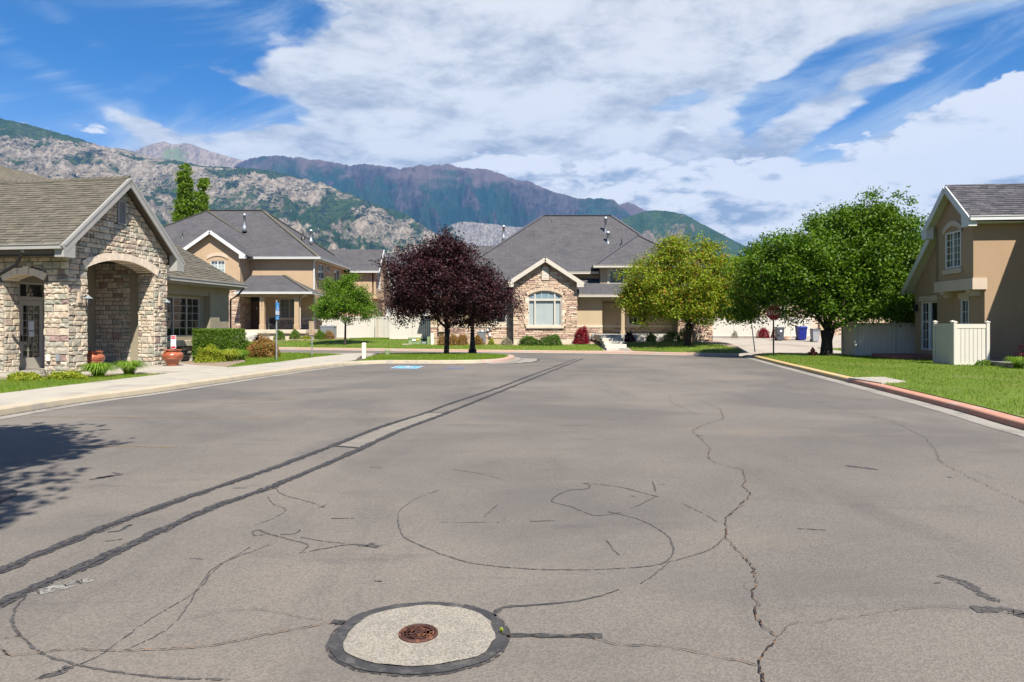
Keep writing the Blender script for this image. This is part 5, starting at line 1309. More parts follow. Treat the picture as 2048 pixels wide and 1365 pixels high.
# =================================================================== CENTRAL HOUSE
ch, T3 = house('tan_stone_house', 'tan house with stone gable, arched window and broad gray hip roof in the centre', (2.0, 43.4, .4), 0)
def W3(x, y): return None
YG, YL, YP, YB = 43.4, 44.5, 44.8, 46.4
zb3 = .30
m = MB()
g3 = gable(2.12, 5.66, .656)
xw0, xw1 = P(1055.5, 0, YG).x, P(1124, 0, YG).x
zw0 = P(0, 653, YG).z; zwt = P(0, 582, YG).z; zws = P(0, 592, YG).z
aw = (xw1 - xw0) / 2; rw = zwt - zws; RW = (aw * aw + rw * rw) / (2 * rw); XW = (xw0 + xw1) / 2; ZW = zwt - RW
wf = lambda x: ZW + math.sqrt(max(0, RW * RW - (x - XW) ** 2))
TG = Matrix.Translation((0, YG, 0)); gx0, gx1 = .10, 4.12
wall(m, TG, gx0, gx1, zb3, g3, .25, [(xw0, xw1, zw0, wf)]); m.obj('gable_wall', 'mortar', ch)
m = MB(); m.box(gx0, gx0 + .2, YG + .25, 46.8, zb3, 4.1); m.box(gx1 - .2, gx1, YG + .25, 46.8, zb3, 4.1)
TL = Matrix.Translation((0, YL, 0)); lwz0, lwz1 = 1.77, 2.80; lx0, lx1 = P(997, 0, YL).x, P(1012, 0, YL).x
wall(m, TL, -5.3, gx0, zb3, 3.5, .2, [(lx0 - .45, lx1, lwz0, lwz1)])
TP = Matrix.Translation((0, YP, 0)); wall(m, TP, gx1, 5.92, zb3, 3.5, .2); m.box(5.72, 5.92, YP + .2, YB, zb3, 3.5)
TBk = Matrix.Translation((0, YB, 0)); wdx0, wdx1 = P(1257, 0, YB).x, P(1294, 0, YB).x
wall(m, TBk, 5.92, 12.0, zb3, 3.5, .2, [(wdx0, wdx1, P(0, 649, YB).z, P(0, 612, YB).z)])
m.box(5.92, 12.3, YP - .1, YP + .12, 3.18, 3.42)
wall(m, TP, 10.9, 12.3, zb3, 3.4, .2); m.box(12.1, 12.3, YP + .2, 56, zb3, 3.5); m.box(-5.3, -5.1, YL + .2, 56, zb3, 3.5)
TU = Matrix.Translation((0, 46.06, 0)); ux0, ux1 = P(1219, 0, 46).x, P(1219, 0, 46).x + 1.9
wall(m, TU, 5.96, 12.2, 3.5, 5.45, .2, [(ux0, ux1, P(0, 567, 46).z, P(0, 537, 46).z)]); m.box(5.96, 6.16, 46.26, 50, 3.5, 5.45)
m.box(3.6, 5.96, 46.86, 47.0, 3.6, 5.10); m.obj('wall', 'stucco_sand', ch)
# stucco bands, corner trims, surround
m = MB()
m.box(-5.3, gx0, YL - .06, YL, 1.42, 1.58); m.box(gx1, 5.94, YP - .06, YP, 1.42, 1.58); m.box(5.92, 10.9, YB - .06, YB, 1.42, 1.58); m.box(gx0 + .0, gx1, YG - .03, YG, zb3, .70); m.obj('trim_band', 'stucco_sand_trim', ch)
window(ch, TU, ux0, ux1, P(0, 567, 46).z, P(0, 537, 46).z, cols=2, rows=2, mull=((ux0 + ux1) / 2,), back='blind_gray', trim='stucco_sand_trim', tw=.16, bar=.016)
window(ch, TBk, wdx0, wdx1, P(0, 649, YB).z, P(0, 612, YB).z, cols=2, rows=3, mull=((wdx0 + wdx1) / 2,), back='room_dark', trim='stucco_sand_trim', tw=.16, bar=.016)
window(ch, TL, lx0 - .45, lx1, lwz0, lwz1, cols=4, rows=3, back='blind_gray', trim='stucco_sand_trim', tw=.22, bar=.016)
# arched window
b = MB(TG); fw = .09
b.box(xw0, xw0 + fw, .0, .10, zw0, zws); b.box(xw1 - fw, xw1, .0, .10, zw0, zws); b.box(xw0 + fw, xw1 - fw, .0, .10, zw0, zw0 + fw)
ztr = P(0, 602, YG).z; b.box(xw0 + fw, xw1 - fw, .0, .10, ztr, ztr + .13)
xm0, xm1 = P(1070, 0, YG).x, P(1109.5, 0, YG).x
for x in (xm0, xm1): b.box(x - .05, x + .05, .003, .097, zw0 + fw, ztr - .001); b.box(x - .05, x + .05, .003, .097, ztr + .131, wf(x) - .03)
for k in (1, 2): x = xm0 + (xm1 - xm0) * k / 3; b.box(x - .015, x + .015, .03, .07, ztr + .131, wf(x) - .03)
N_ = 20
for i in range(N_):
    xa_, xb_ = xw0 + (xw1 - xw0) * i / N_, xw0 + (xw1 - xw0) * (i + 1) / N_
    b.add([(xa_, .0, wf(xa_) - fw), (xb_, .0, wf(xb_) - fw), (xb_, .0, wf(xb_)), (xa_, .0, wf(xa_)), (xa_, .1, wf(xa_) - fw), (xb_, .1, wf(xb_) - fw), (xb_, .1, wf(xb_)), (xa_, .1, wf(xa_))], [(0, 1, 2, 3), (7, 6, 5, 4), (0, 4, 5, 1)])
wn = b.obj('window', 'trim_cream', ch); wn['label'] = 'large arched window with closed pale blinds'
for xa_, xb_ in ((xw0 + fw, xm0 - .05), (xm0 + .05, xm1 - .05), (xm1 + .05, xw1 - fw)):
    b = MB(TG); b.add([(xa_, .055, zw0 + fw), (xb_, .055, zw0 + fw), (xb_, .056, ztr), (xa_, .055, ztr)], [(0, 1, 2, 3)]); b.obj('pane', 'glass', wn)
    n = 26; b = MB(TG)
    for k in range(n):
        z = zw0 + fw + (ztr - zw0 - fw) * k / n; h = (ztr - zw0 - fw) / n; b.add([(xa_, .12, z), (xb_, .12, z), (xb_, .135, z + h * .97), (xa_, .135, z + h * .97)], [(0, 1, 2, 3)])
    b.obj('blind', 'blind', wn)
b = MB(TG); b.add([(xw0 + .02, .06, ztr), (xw1 - .02, .06, ztr)] + [(x, .06, wf(x) - .02) for x in np.linspace(xw1 - .02, xw0 + .02, 15)], [tuple(range(17))]); b.obj('leaded_pane', 'leaded', wn)
b = MB(TG); b.bbox(xw0 - .12, xw1 + .12, -.13, .02, zw0 - .13, zw0 - .01, .02); b.obj('window_sill', 'stucco_sand_trim', ch)
# arch and jamb stones round the window
ang = math.asin(min(1, aw / RW)); pieces(voussoir_items(TG, XW, ZW, RW + .01, RW + .24, math.pi / 2 + ang, math.pi / 2 - ang, 18, -.07, .02), ch, 'voussoir', ['ledge_1', 'voussoir', 'ledge_3'])
js = []
for s_ in (0, 1):
    z = zw0
    while z < zws:
        h = R.uniform(.12, .2); w = R.choice((.16, .24)); xA = xw0 - w if s_ == 0 else xw1; b = [(xA, -.07, z), (xA + w, -.07, z), (xA + w, -.07, z + h - .01), (xA, -.07, z + h - .01)]
        js.append(([TG @ Vector(p) for p in b] + [TG @ Vector((p[0], .02, p[2])) for p in b], [(0, 1, 2, 3), (0, 4, 5, 1), (1, 5, 6, 2), (2, 6, 7, 3), (3, 7, 4, 0)], R.randrange(3))); z += h
pieces(js, ch, 'jamb_stone', ['ledge_1', 'voussoir', 'ledge_3'])
led = ['ledge_%d' % i for i in range(7)]; LH, LW = (.085, .17), (.28, .85); lw_ = [4, 4, 2.2, 4, 1.4, 2.2, 2.6]
def ledge(T, x0, x1, z0, z1, reg=None, holes=(), arch=None):
    return stone_items(T, course_layout(x0, x1, z0, z1, LH, LW, .15), reg or [(x0, z0), (x1, z0), (x1, z1), (x0, z1)], holes=holes, arch=arch, gap=.004, dep=(.02, .06), nm=7, weights=lw_, rough=.8)
vh = (XW - .27, XW + .27, 4.42, 5.36)
it = ledge(TG, gx0 - .03, gx1 + .03, .70, 5.7, [(gx0 - .03, .70), (gx1 + .03, .70), (gx1 + .03, g3(gx1) - .02), (2.12, 5.62), (gx0 - .03, g3(gx0) - .02)], holes=[(xw0 - .2, xw1 + .2, zw0 - .14, zws), (2.12 - .27, 2.12 + .27, 4.42, 5.36)], arch=(XW, ZW, RW + .25, xw0 - .2, xw1 + .2, zws))
it += ledge(TL, -5.3, gx0, .75, 1.42); it += ledge(TP, gx1, 5.94, .6, 1.42); it += ledge(TP, 10.9, 12.32, .6, 2.2)
it += ledge(TBk, 5.92, 10.9, 1.0, 1.42)
it += ledge(Matrix.Translation((gx1, YG, 0)) @ Matrix.Rotation(math.pi / 2, 4, 'Z'), 0, 1.4, .7, 3.5)
pieces(it, ch, 'ledge_stone', led, 300)
# gable vent
b = MB(TG); b.box(1.88, 2.36, -.07, .0, 4.44, 5.12)
b.add([(1.88, -.07, 5.12), (2.36, -.07, 5.12), (2.30, -.07, 5.26), (2.12, -.07, 5.33), (1.94, -.07, 5.26)] + [(1.88, 0, 5.12), (2.36, 0, 5.12), (2.30, 0, 5.26), (2.12, 0, 5.33), (1.94, 0, 5.26)], [(0, 1, 2, 3, 4), (1, 6, 7, 2), (2, 7, 8, 3), (3, 8, 9, 4), (4, 9, 5, 0)])
gv = b.obj('gable_vent', 'stucco_sand_trim', ch)
for k in range(7): b = MB(TG); z = 4.55 + k * .09; b.add([(1.98, -.085, z), (2.26, -.085, z), (2.26, -.07, z + .07), (1.98, -.07, z + .07)], [(0, 1, 2, 3)]); b.obj('slat', 'trim_cream', gv)
# roofs
yE, zE_ = 44.0, 3.5; RL, RRr = Vector((2.46, 53.5, 10.15)), Vector((7.8, 53.5, 10.15))
b = MB(); FLc = Vector((-5.9, 44.0, 3.5)); FRc = Vector((14.2, 44.0, 3.5)); BL, BR = Vector((-5.9, 63, 3.5)), Vector((14.2, 63, 3.5))
sl3 = (10.15 - 3.5) / 9.5; yR = 46.4; zRr = 3.5 + sl3 * (yR - 44)
fr = FLc.copy(); eR = FRc.lerp(RRr, (yR - 44) / 9.5)
b.prism([FLc, (3.8, 44.0, 3.5), (3.8, yR, zRr), (eR.x, yR, zRr), RRr, RL], .10, mbot=1); b.prism([RL, BL, FLc][::1], .10, mbot=1); b.prism([RRr, (eR.x, yR, zRr), BR], .10, mbot=1); b.prism([RRr, BR, BL, RL], .10, mbot=1)
# gable porch roof over the stone gable
zr3 = g3(2.12) + .20; e0, e1 = P(1014, 0, YG - .35).x, P(1167, 0, YG - .35).x; xm = (e0 + e1) / 2; yf = YG - .38; s3 = .656; ze3 = zr3 - s3 * (xm - e0); yb_ = 47.2
b.prism([(e0, yf, ze3), (xm, yf, zr3), (xm, yb_, zr3), (e0, yb_ - 2.3, ze3)][::-1], .12, mbot=1); b.prism([(xm, yf, zr3), (e1, yf, ze3), (e1, yb_ - 2.3, ze3), (xm, yb_, zr3)][::-1], .12, mbot=1)
# lower porch roof and the upper hip
b.prism([(gx1 + .1, 44.3, 3.55), (12.6, 44.3, 3.55), (12.6, 46.9, 4.80), (gx1 + .1, 46.9, 4.80)], .10, mbot=1)
ue = 5.55; ux, uX = 5.44, 12.7; pk = Vector((9.07, 49.4, 8.10)); b.prism([(ux, 45.5, ue), (uX, 45.5, ue), pk], .10, mbot=1); b.prism([(ux, 45.5, ue), pk, (pk.x, 53.0, 8.1), (ux, 53.0, ue)], .10, mbot=1); b.prism([(uX, 45.5, ue), (uX, 53.0, ue), (pk.x, 53.0, 8.1), pk], .10, mbot=1)
# lower roof at left behind the purple tree
b.prism([(-5.9, 47.6, 4.9), (-2, 47.6, 4.9), (-1.0, 51.4, 7.55), (-4.0, 51.4, 7.55)], .10, mbot=1); b.prism([(-5.9, 47.6, 4.9), (-4.0, 51.4, 7.55), (-5.9, 57, 4.9)], .1, mbot=1)
b.obj('roof', ['shingle_gray', 'soffit_white'], ch, uv=True)
b = MB()
for p, q in ((RL, FLc), (RRr, (eR.x, yR, zRr)), (RL, RRr), (pk, (ux, 45.5, ue)), (pk, (uX, 45.5, ue))): b.beam(Vector(p) + Vector((0, 0, .02)), Vector(q) + Vector((0, 0, .02)), .26, .03)
b.obj('ridge_cap', 'shingle_gray_1', ch)
b = MB(); b.beam((e0, yf - .03, ze3 - .14), (xm, yf - .03, zr3 - .14), .05, .25); b.beam((xm, yf - .03, zr3 - .14), (e1, yf - .03, ze3 - .14), .05, .25)
b.prism([(e0 - .01, yf - .05, ze3 - .02), (e0 - .01, yf - .05, ze3 - .30), (e0 + .42, yf - .05, ze3 - .30), (e0 + .42, yf - .05, ze3 + .1)], .3, axis=(0, 1, 0)); b.prism([(e1 + .01, yf - .05, ze3 - .02), (e1 - .42, yf - .05, ze3 + .1), (e1 - .42, yf - .05, ze3 - .30), (e1 + .01, yf - .05, ze3 - .30)], .3, axis=(0, 1, 0)); b.obj('rake_board', 'trim_cream', ch)
for g_ in ([(-5.8, 43.94, 3.44), (gx0 - .1, 43.94, 3.44)], [(gx1 + .1, 44.24, 3.48), (12.6, 44.24, 3.48)], [(ux - .03, 45.44, ue - .07), (uX, 45.44, ue - .07)], [(3.8, yR - .06, zRr - .06), (5.9, yR - .06, zRr - .06)]): gutter(ch, g_, ID, 'trim_cream', .14, .12)
b = MB(); b.box(gx1, 12.5, 44.3, YP + .1, 3.36, 3.40); b.box(-5.8, gx0, 44.0, YL, 3.36, 3.40); b.box(ux, uX, 45.5, 46.1, 5.40, 5.45); b.obj('soffit', 'soffit_white', ch)
b = MB(); b.box(gx1 + .03, gx1 + .11, 44.30, 44.36, .5, 3.4); b.obj('downspout', 'trim_cream', ch)
b = MB(); b.box(gx0 - .16, gx0 - .08, 43.95, 44.03, .5, 3.4); b.obj('downspout', 'utility_gray', ch)
# porch
b = MB(); b.box(5.9, 10.9, 44.5, 46.4, .2, .99); b.obj('porch_slab', 'step_concrete', ch)
b = MB(); x = P(1245.5, 0, YP).x; b.bbox(x - .12, x + .12, 44.68, 44.92, .99, 3.2, .02); b.bbox(x - .15, x + .15, 44.65, 44.95, .99, 1.2, .02); b.obj('porch_post', 'stucco_sand', ch)
b = MB(); b.box(6.05, 7.0, YB - .05, YB - .01, 1.0, 3.1); dr3 = b.obj('door', 'stucco_sand', ch); dr3['label'] = 'plain beige recessed entry wall'
ad = thing('concrete_steps', 'stained concrete steps climbing from the curb to the porch of the central house', 'steps', (6.05, 38.9, .1))
for k in range(5):
    b = MB(); z1 = .30 + .172 * k; y0 = 38.55 + .62 * k; b.bbox(5.34 - .0 * k, 6.58 - .0 * k, y0, 44.5 if k == 4 else y0 + .8, max(.02, z1 - .35), z1, .015); b.obj('step', 'step_concrete', ad)
# pipes and vents
vent_pipe(ch, P(1211, 470, 51.2), 1.15, .09); vent_pipe(ch, P(1216, 489, 49.9), .75, .10); fan_vent(ch, P(1103.5, 452, 52.6)); vent_pipe(ch, P(1007, 474, 56), .75, .09); fan_vent(ch, P(1243.5, 490, 48.6))
# utilities on the walls
b = MB(); b.bbox(-4.78, -4.38, YL - .28, YL - .02, 1.15, 2.33, .015); mp_ = b.obj('meter_cabinet', 'stucco_trim', ch)
b = MB()
for z in (1.95, 1.62): b.lathe([(.08, 0), (.08, .08), (.06, .12), (.01, .13)], 12, (0, 0, 0), T=Matrix.Translation((-4.30, YL - .18, z)) @ Matrix.Rotation(math.pi / 2, 4, 'X'))
b.tube([(-4.7, YL - .12, 1.15), (-4.7, YL - .12, .4)], .03, 6); b.tube([(-4.5, YL - .12, 1.15), (-4.5, YL - .12, .4)], .03, 6); b.obj('meter', 'utility_gray', ch)
for u, v, w in ((976, 660, .14), (981.5, 657, .12), (980, 670, .16)): p = P(u, v, YL - .1); b = MB(); b.bbox(p.x - w / 2, p.x + w / 2, p.y - .06, p.y + .08, p.z - w * .6, p.z + w * .6, .01); b.obj('cable_box', 'trim_white', ch)

# =================================================================== LEFT TWO-STOREY HOUSE
lh, TH = house('tan_two_storey_house', 'tan two-storey house with gray hip roof and small porch left of the purple tree', (-18.3, 54.9, .5), 0)
YM = 54.9; YBy = 53.0; YR_ = 65.1; XR = -15.93; z0h = .3; ZEh = 6.85
m = MB(); TM = Matrix.Translation((0, YM, 0)); dx0, dx1 = P(501, 0, YM).x, P(520, 0, YM).x; wx0, wx1 = P(560.5, 0, YM).x, P(589.5, 0, YM).x; wz0, wz1 = P(0, 640, YM).z, P(0, 598, YM).z
wall(m, TM, -21.2, XR, z0h, ZEh, .2, [(dx0, dx1, 1.25, 3.95), (wx0, wx1, wz0, wz1)])
TS = Matrix.Translation((XR, YM, 0)) @ Matrix.Rotation(math.pi / 2, 4, 'Z')
def yof(u): return XR / ((u - 1024) / F) - YM
s1 = (yof(636), yof(648)); s2 = (yof(669), yof(679.5)); s3_ = (yof(652), yof(658.5))
wall(m, TS, .2, YR_ - YM, z0h, ZEh, .2, [(s1[0], s1[1], 5.45, 6.65), (s2[0], s2[1], 5.35, 6.6), (s3_[0], s3_[1], 6.25, 6.72), (s1[0] + .02, s1[1] + .1, 2.0, 4.1)])
gb = gable(-23.3, 8.75, .70); TBy = Matrix.Translation((0, YBy, 0)); bx0, bx1 = -25.6, P(480, 0, YBy).x; bwx0, bwx1 = P(421, 0, YBy).x, P(450, 0, YBy).x; bz0 = P(0, 552, YBy).z; bz1 = P(0, 521.5, YBy).z; 
mm_ = MB(); wall(mm_, TBy, bx0, bx1, 4.65, gb, .2, [(bwx0, bwx1, bz0, bz1)]); mm_.box(bx1 - .2, bx1, YBy + .2, YM, 4.65, ZEh); mm_.obj('bay_wall', 'stucco_tan', lh)
TQ = Matrix.Translation((0, YR_, 0)); xg = -13.35; m.obj('wall', 'stucco_tan', lh)
m = MB(); wall(m, TQ, XR, xg - .2, z0h, ZEh, .2); m.obj('rear_wall', 'stucco_tan', lh)
# right-facing gable end of the rear section
TE = Matrix.Translation((xg, YR_, 0)) @ Matrix.Rotation(math.pi / 2, 4, 'Z')
zap = P(0, 498, 67).z - .25; ge = gable(2.0, zap, .95)
def ge2(x): return ge(x) if x < 4.0 else ge(4.0) - .95 * (x - 4.0)
ge2.brk = (2.0,)
m = MB(); wall(m, TE, .0, 4.0, 4.35, ge, .2, [(.9, 2.3, 5.0, 6.9)], y0=-.35); wall(m, TE, .0, 7.2, z0h, ge2, .2, [(3.4, 5.2, .8, 3.0)]); m.box(-.05, 4.1, -.5, -.0, 4.1, 4.4, T=TE); m.obj('gable_wall', 'stucco_tan', lh)
window(lh, TE @ Matrix.Translation((0, -.35, 0)), .9, 2.3, 5.0, 6.9, cols=1, rows=1, mull=(1.6,), back='blind_gray', trim='stucco_trim', tw=.15)
window(lh, TE, 3.4, 5.2, .8, 3.0, mull=(4.3,), back='room_dark', trim='stucco_trim', tw=.1)
m = MB(); TSt = Matrix.Translation((0, YBy - .05, 0)); m.box(-25.6, bx1, YBy - .05, YBy + .15, z0h, 4.65); m.box(bx1 - .2, bx1, YBy + .15, YM, z0h, 4.65); m.obj('stone_wall', 'mortar', lh)
it = ledge(TSt, -24.2, bx1 + .04, .4, 4.62); it += ledge(Matrix.Translation((bx1, YBy - .05, 0)) @ Matrix.Rotation(math.pi / 2, 4, 'Z'), 0, 1.95, 1.2, 4.62)
it += ledge(TM, dx1 + .3, XR + .04, 1.22, 2.0)
pieces(it, lh, 'ledge_stone', led, 300)
m = MB(); m.box(dx1 + .2, XR + .06, YM - .08, YM, 2.0, 2.18); m.box(-25.6, bx1 + .06, YBy - .08, YBy + .1, 4.58, 4.72); m.obj('trim_band', 'stucco_trim', lh)
# arched head over the bay window
b = MB(TBy)
for i in range(12):
    x0_, x1_ = bwx0 - .25 + (bwx1 - bwx0 + .5) * i / 12, bwx0 - .25 + (bwx1 - bwx0 + .5) * (i + 1) / 12; xm_ = (bwx0 + bwx1) / 2; f_ = lambda x: bz1 + .62 - .32 * ((x - xm_) / .9) ** 2
    b.add([(x0_, -.06, f_(x0_) - .26), (x1_, -.06, f_(x1_) - .26), (x1_, -.06, f_(x1_)), (x0_, -.06, f_(x0_)), (x0_, .0, f_(x0_) - .26), (x1_, .0, f_(x1_) - .26), (x1_, .0, f_(x1_)), (x0_, .0, f_(x0_))], [(0, 1, 2, 3), (0, 4, 5, 1), (2, 6, 7, 3)])
b.obj('window_hood', 'stucco_trim', lh)
window(lh, TBy, bwx0, bwx1, bz0, bz1, cols=2, rows=2, mull=((bwx0 + bwx1) / 2,), back='blind')
window(lh, TM, wx0, wx1, wz0, wz1, cols=2, rows=5, mull=(wx0 + (wx1 - wx0) * .62,), frame='trim_cream', back='blind_gray', trim='stucco_trim', tw=.12, bar=.012)
window(lh, TS, s1[0], s1[1], 5.45, 6.65, mull=((s1[0] + s1[1]) / 2,), back='blind_gray', sill='stucco_trim'); window(lh, TS, s2[0], s2[1], 5.35, 6.6, mull=((s2[0] + s2[1]) / 2,), back='blind_gray', sill='stucco_trim')
window(lh, TS, s3_[0], s3_[1], 6.25, 6.72, back='blind_gray', sill='stucco_trim'); window(lh, TS, s1[0] + .02, s1[1] + .1, 2.0, 4.1, back='blind', sill='stucco_trim')
# door
b = MB(TM); b.box(dx0 - .1, dx0, -.04, .1, 1.25, 4.05); b.box(dx1, dx1 + .1, -.04, .1, 1.25, 4.05); b.box(dx0, dx1, -.04, .1, 3.95, 4.05); b.obj('door_frame', 'stucco_trim', lh)
b = MB(TM); b.box(dx0, dx1, .05, .1, 1.25, 3.5); 
for zz_ in ((1.45, 2.2), (2.4, 3.3)):
    for xx_ in ((dx0 + .09, (dx0 + dx1) / 2 - .04), ((dx0 + dx1) / 2 + .04, dx1 - .09)): b.box(xx_[0], xx_[1], .035, .05, zz_[0], zz_[1])
dr = b.obj('door', 'door_brown', lh); b = MB(TM); b.box(dx0, dx1, .06, .1, 3.5, 3.95); b.obj('transom', 'room_dark', dr); b = MB(TM); b.bbox(dx1 - .3, dx1 - .24, .0, .05, 2.85, 3.0, .01); b.obj('knocker', 'trim_white', dr)
# roofs
b = MB(); ze = 7.0; RLh, RRh = Vector((-27.4, 61.4, 11.87)), Vector((-22.4, 61.4, 11.87)); FL_, FR_ = Vector((-34.4, 54.4, ze)), Vector((-15.4, 54.4, ze)); BR_, BL_ = Vector((-15.4, 68.4, ze)), Vector((-34.4, 68.4, ze))
b.prism([FL_, FR_, RRh, RLh], .12, mbot=1); b.prism([FR_, BR_, RRh], .12, mbot=1); b.prism([FL_, RLh, BL_], .12, mbot=1); b.prism([BL_, RLh, RRh, BR_], .12, mbot=1)
# bay gable
zb_ = 8.75 + .16; bl, br = -23.3 - 2.75, -23.3 + 2.72; s_ = .70; b.prism([(bl, YBy - .4, zb_ - s_ * 2.75), (-23.3, YBy - .4, zb_), (-23.3, 58.5, zb_), (bl, 56, zb_ - s_ * 2.75)][::-1], .12, mbot=1); b.prism([(-23.3, YBy - .4, zb_), (br, YBy - .4, zb_ - s_ * 2.72), (br, 56, zb_ - s_ * 2.72), (-23.3, 58.5, zb_)][::-1], .12, mbot=1)
# porch roof
pf, pz_ = 51.5, 4.08; pl, pr = -20.9, -15.2; tl, tr_ = -21.0, -18.3; ph = 5.58
b.prism([(pl, pf, pz_), (pr, pf, pz_), (tr_, YM, ph), (tl, YM, ph)], .10, mbot=1); b.prism([(pr, pf, pz_), (pr, YM, pz_), (tr_, YM, ph)], .10, mbot=1)
# rear section roof, ridge along x
yr0 = YR_ - .45; yrr = YR_ + 2.0; zre = zap + .2 - .95 * 2.45; zrr = zap + .2; b.prism([(-20, yr0, zre), (xg + .75, yr0, zre), (xg + .75, yrr, zrr), (-20, yrr, zrr)], .12, mbot=1)
b.prism([(-20, yrr, zrr), (xg + .75, yrr, zrr), (xg + .75, YR_ + 7.6, zrr - .95 * 5.6), (-20, YR_ + 7.6, zrr - .95 * 5.6)], .12, mbot=1)
b.obj('roof', ['shingle_gray', 'soffit_white'], lh, uv=True)
b = MB(); 
for p, q in ((RRh, FR_), (RLh, FL_), (RLh, RRh), (RRh, BR_), (RLh, (-20.4, 56.0, 8.0)), ((tr_, YM, ph), (pr, pf, pz_))): b.beam(Vector(p) + Vector((0, 0, .03)), Vector(q) + Vector((0, 0, .03)), .30, .035)
b.obj('ridge_cap', 'shingle_brown_2', lh)
b = MB(); b.beam((bl, YBy - .43, zb_ - s_ * 2.75 - .14), (-23.3, YBy - .43, zb_ - .14), .05, .26); b.beam((-23.3, YBy - .43, zb_ - .14), (br, YBy - .43, zb_ - s_ * 2.72 - .14), .05, .26)
b.prism([(br, YBy - .45, zb_ - s_ * 2.72), (br - .45, YBy - .45, zb_ - s_ * 2.72 + .25), (br - .45, YBy - .45, zb_ - s_ * 2.72 - .3), (br, YBy - .45, zb_ - s_ * 2.72 - .3)], .35, axis=(0, 1, 0))
X_ = xg + .78; b.beam((X_, yr0, zre - .14), (X_, yrr, zrr - .14), .05, .26); b.beam((X_, yrr, zrr - .14), (X_, YR_ + 7.6, zrr - .95 * 5.6 - .14), .05, .26); b.obj('rake_board', 'trim_white', lh)
for g_ in ([(br, 54.34, ze - .07), (-15.34, 54.34, ze - .07), (-15.34, yr0, ze - .07)], [(-15.4, yr0 - .06, zre - .07), (xg + .75, yr0 - .06, zre - .07)], [(pl, pf - .06, pz_ - .07), (pr + .06, pf - .06, pz_ - .07), (pr + .06, YM, pz_ - .07)]): gutter(lh, g_, ID, 'trim_white', .16, .14)
b = MB(); b.box(-21.2, -15.4, 54.4, YM, ze - .19, ze - .14); b.box(XR, -15.4, YM, YR_, ze - .19, ze - .14); b.obj('soffit', 'soffit_white', lh)
b = MB(); b.box(XR - .02, XR + .08, YM - .10, YM, 1.0, 6.6); b.beam((XR + .03, YM - .06, 6.6), (XR + .25, 54.5, 6.85), .09, .09); b.obj('downspout', 'trim_white', lh)
b = MB(); b.beam((-15.5, 51.55, 3.9), (-16.2, 52.1, 3.6), .08, .08); b.box(-16.22, -16.14, 52.08, 52.16, 1.3, 3.6); b.obj('downspout', 'trim_cream', lh)
# porch
b = MB(); b.bbox(-20.3, -15.6, 51.7, YM, .95, 1.22, .02); b.box(-20.2, -15.7, 51.85, YM, .2, .95); b.obj('porch_slab', 'stucco_sand_trim', lh)
b = MB(); b.box(-20.9, -15.5, 51.8, 52.0, 3.72, 4.0); b.obj('porch_beam', 'stucco_tan', lh)
for u in (525, 594):
    x = P(u, 0, 51.95).x; b = MB(); b.bbox(x - .17, x + .17, 51.78, 52.12, 1.6, 3.75, .02); b.bbox(x - .20, x + .20, 51.75, 52.15, 1.22, 1.62, .02); b.obj('porch_post', 'stucco_tan', lh)
ps = bpy.data.objects['porch_post.001' if 'porch_post.001' in bpy.data.objects else 'porch_post']
b = MB(); px_ = P(525, 0, 51.95).x
for k, ch_ in enumerate('471'): text_obj(lh, 'house_number', ch_, .22, facing((px_ + .02, 51.765, 3.28 - .25 * k)), 'sign_black', .004)
st = thing('concrete_steps', 'pale concrete steps up to the porch of the left tan house', 'steps', (-20.2, 50.9, .5))
for k in range(4): b = MB(); b.bbox(-20.95, -19.15, 50.3 + .33 * k, 51.75, .3, .52 + .17 * k, .015); b.obj('step', 'step_concrete', st)
vent_pipe(lh, P(489, 455, 57.8), .95, .10); vent_pipe(lh, P(622, 481, 60.5), .75, .10); fan_vent(lh, P(365, 475, 57.2)); fan_vent(lh, P(606, 475, 58.8))

# =================================================================== GRAY HOUSE far between
gh, TGH = house('gray_house', 'pale gray two-storey house with white window trim far behind the purple tree', (-13.5, 80, .5), 0)
Yg = 80.0; TGg = Matrix.Translation((0, Yg, 0)); m = MB(); w1 = [(P(762, 0, Yg).x, P(772, 0, Yg).x, P(0, 584, Yg).z, P(0, 559, Yg).z), (P(762, 0, Yg).x, P(773, 0, Yg).x, P(0, 628, Yg).z, P(0, 616, Yg).z), (P(842, 0, Yg).x, P(852, 0, Yg).x, P(0, 636, Yg).z, P(0, 622, Yg).z)]
wall(m, TGg, -17.5, -9.0, .3, 8.3, .2, w1); m.box(-9.2, -9.0, Yg + .2, 90, .3, 8); m.obj('wall', 'stucco_gray', gh)
for w in w1: window(gh, TGg, *w, cols=3, rows=3, back='blind_gray', trim='trim_white', tw=.22, bar=.03)
b = MB(); zr_ = P(0, 508, 86).z; zA, zB = P(757, 535, Yg - .5), P(806, 560, Yg - .5); b.prism([(-18, Yg - .5, 8.3), (-8.3, Yg - .5, 8.3), (-8.3, 86, zr_), (-18, 86, zr_)], .15); b.prism([(-18, 86, zr_), (-8.3, 86, zr_), (-8.3, 92, 8.3), (-18, 92, 8.3)], .15)
b.obj('roof', 'shingle_gray', gh, uv=True)
b = MB(); b.beam((zA.x - .5, Yg - .55, zA.z + .1), (zB.x + 1, Yg - .55, zB.z - .4), .06, .32); b.obj('rake_board', 'trim_white', gh)

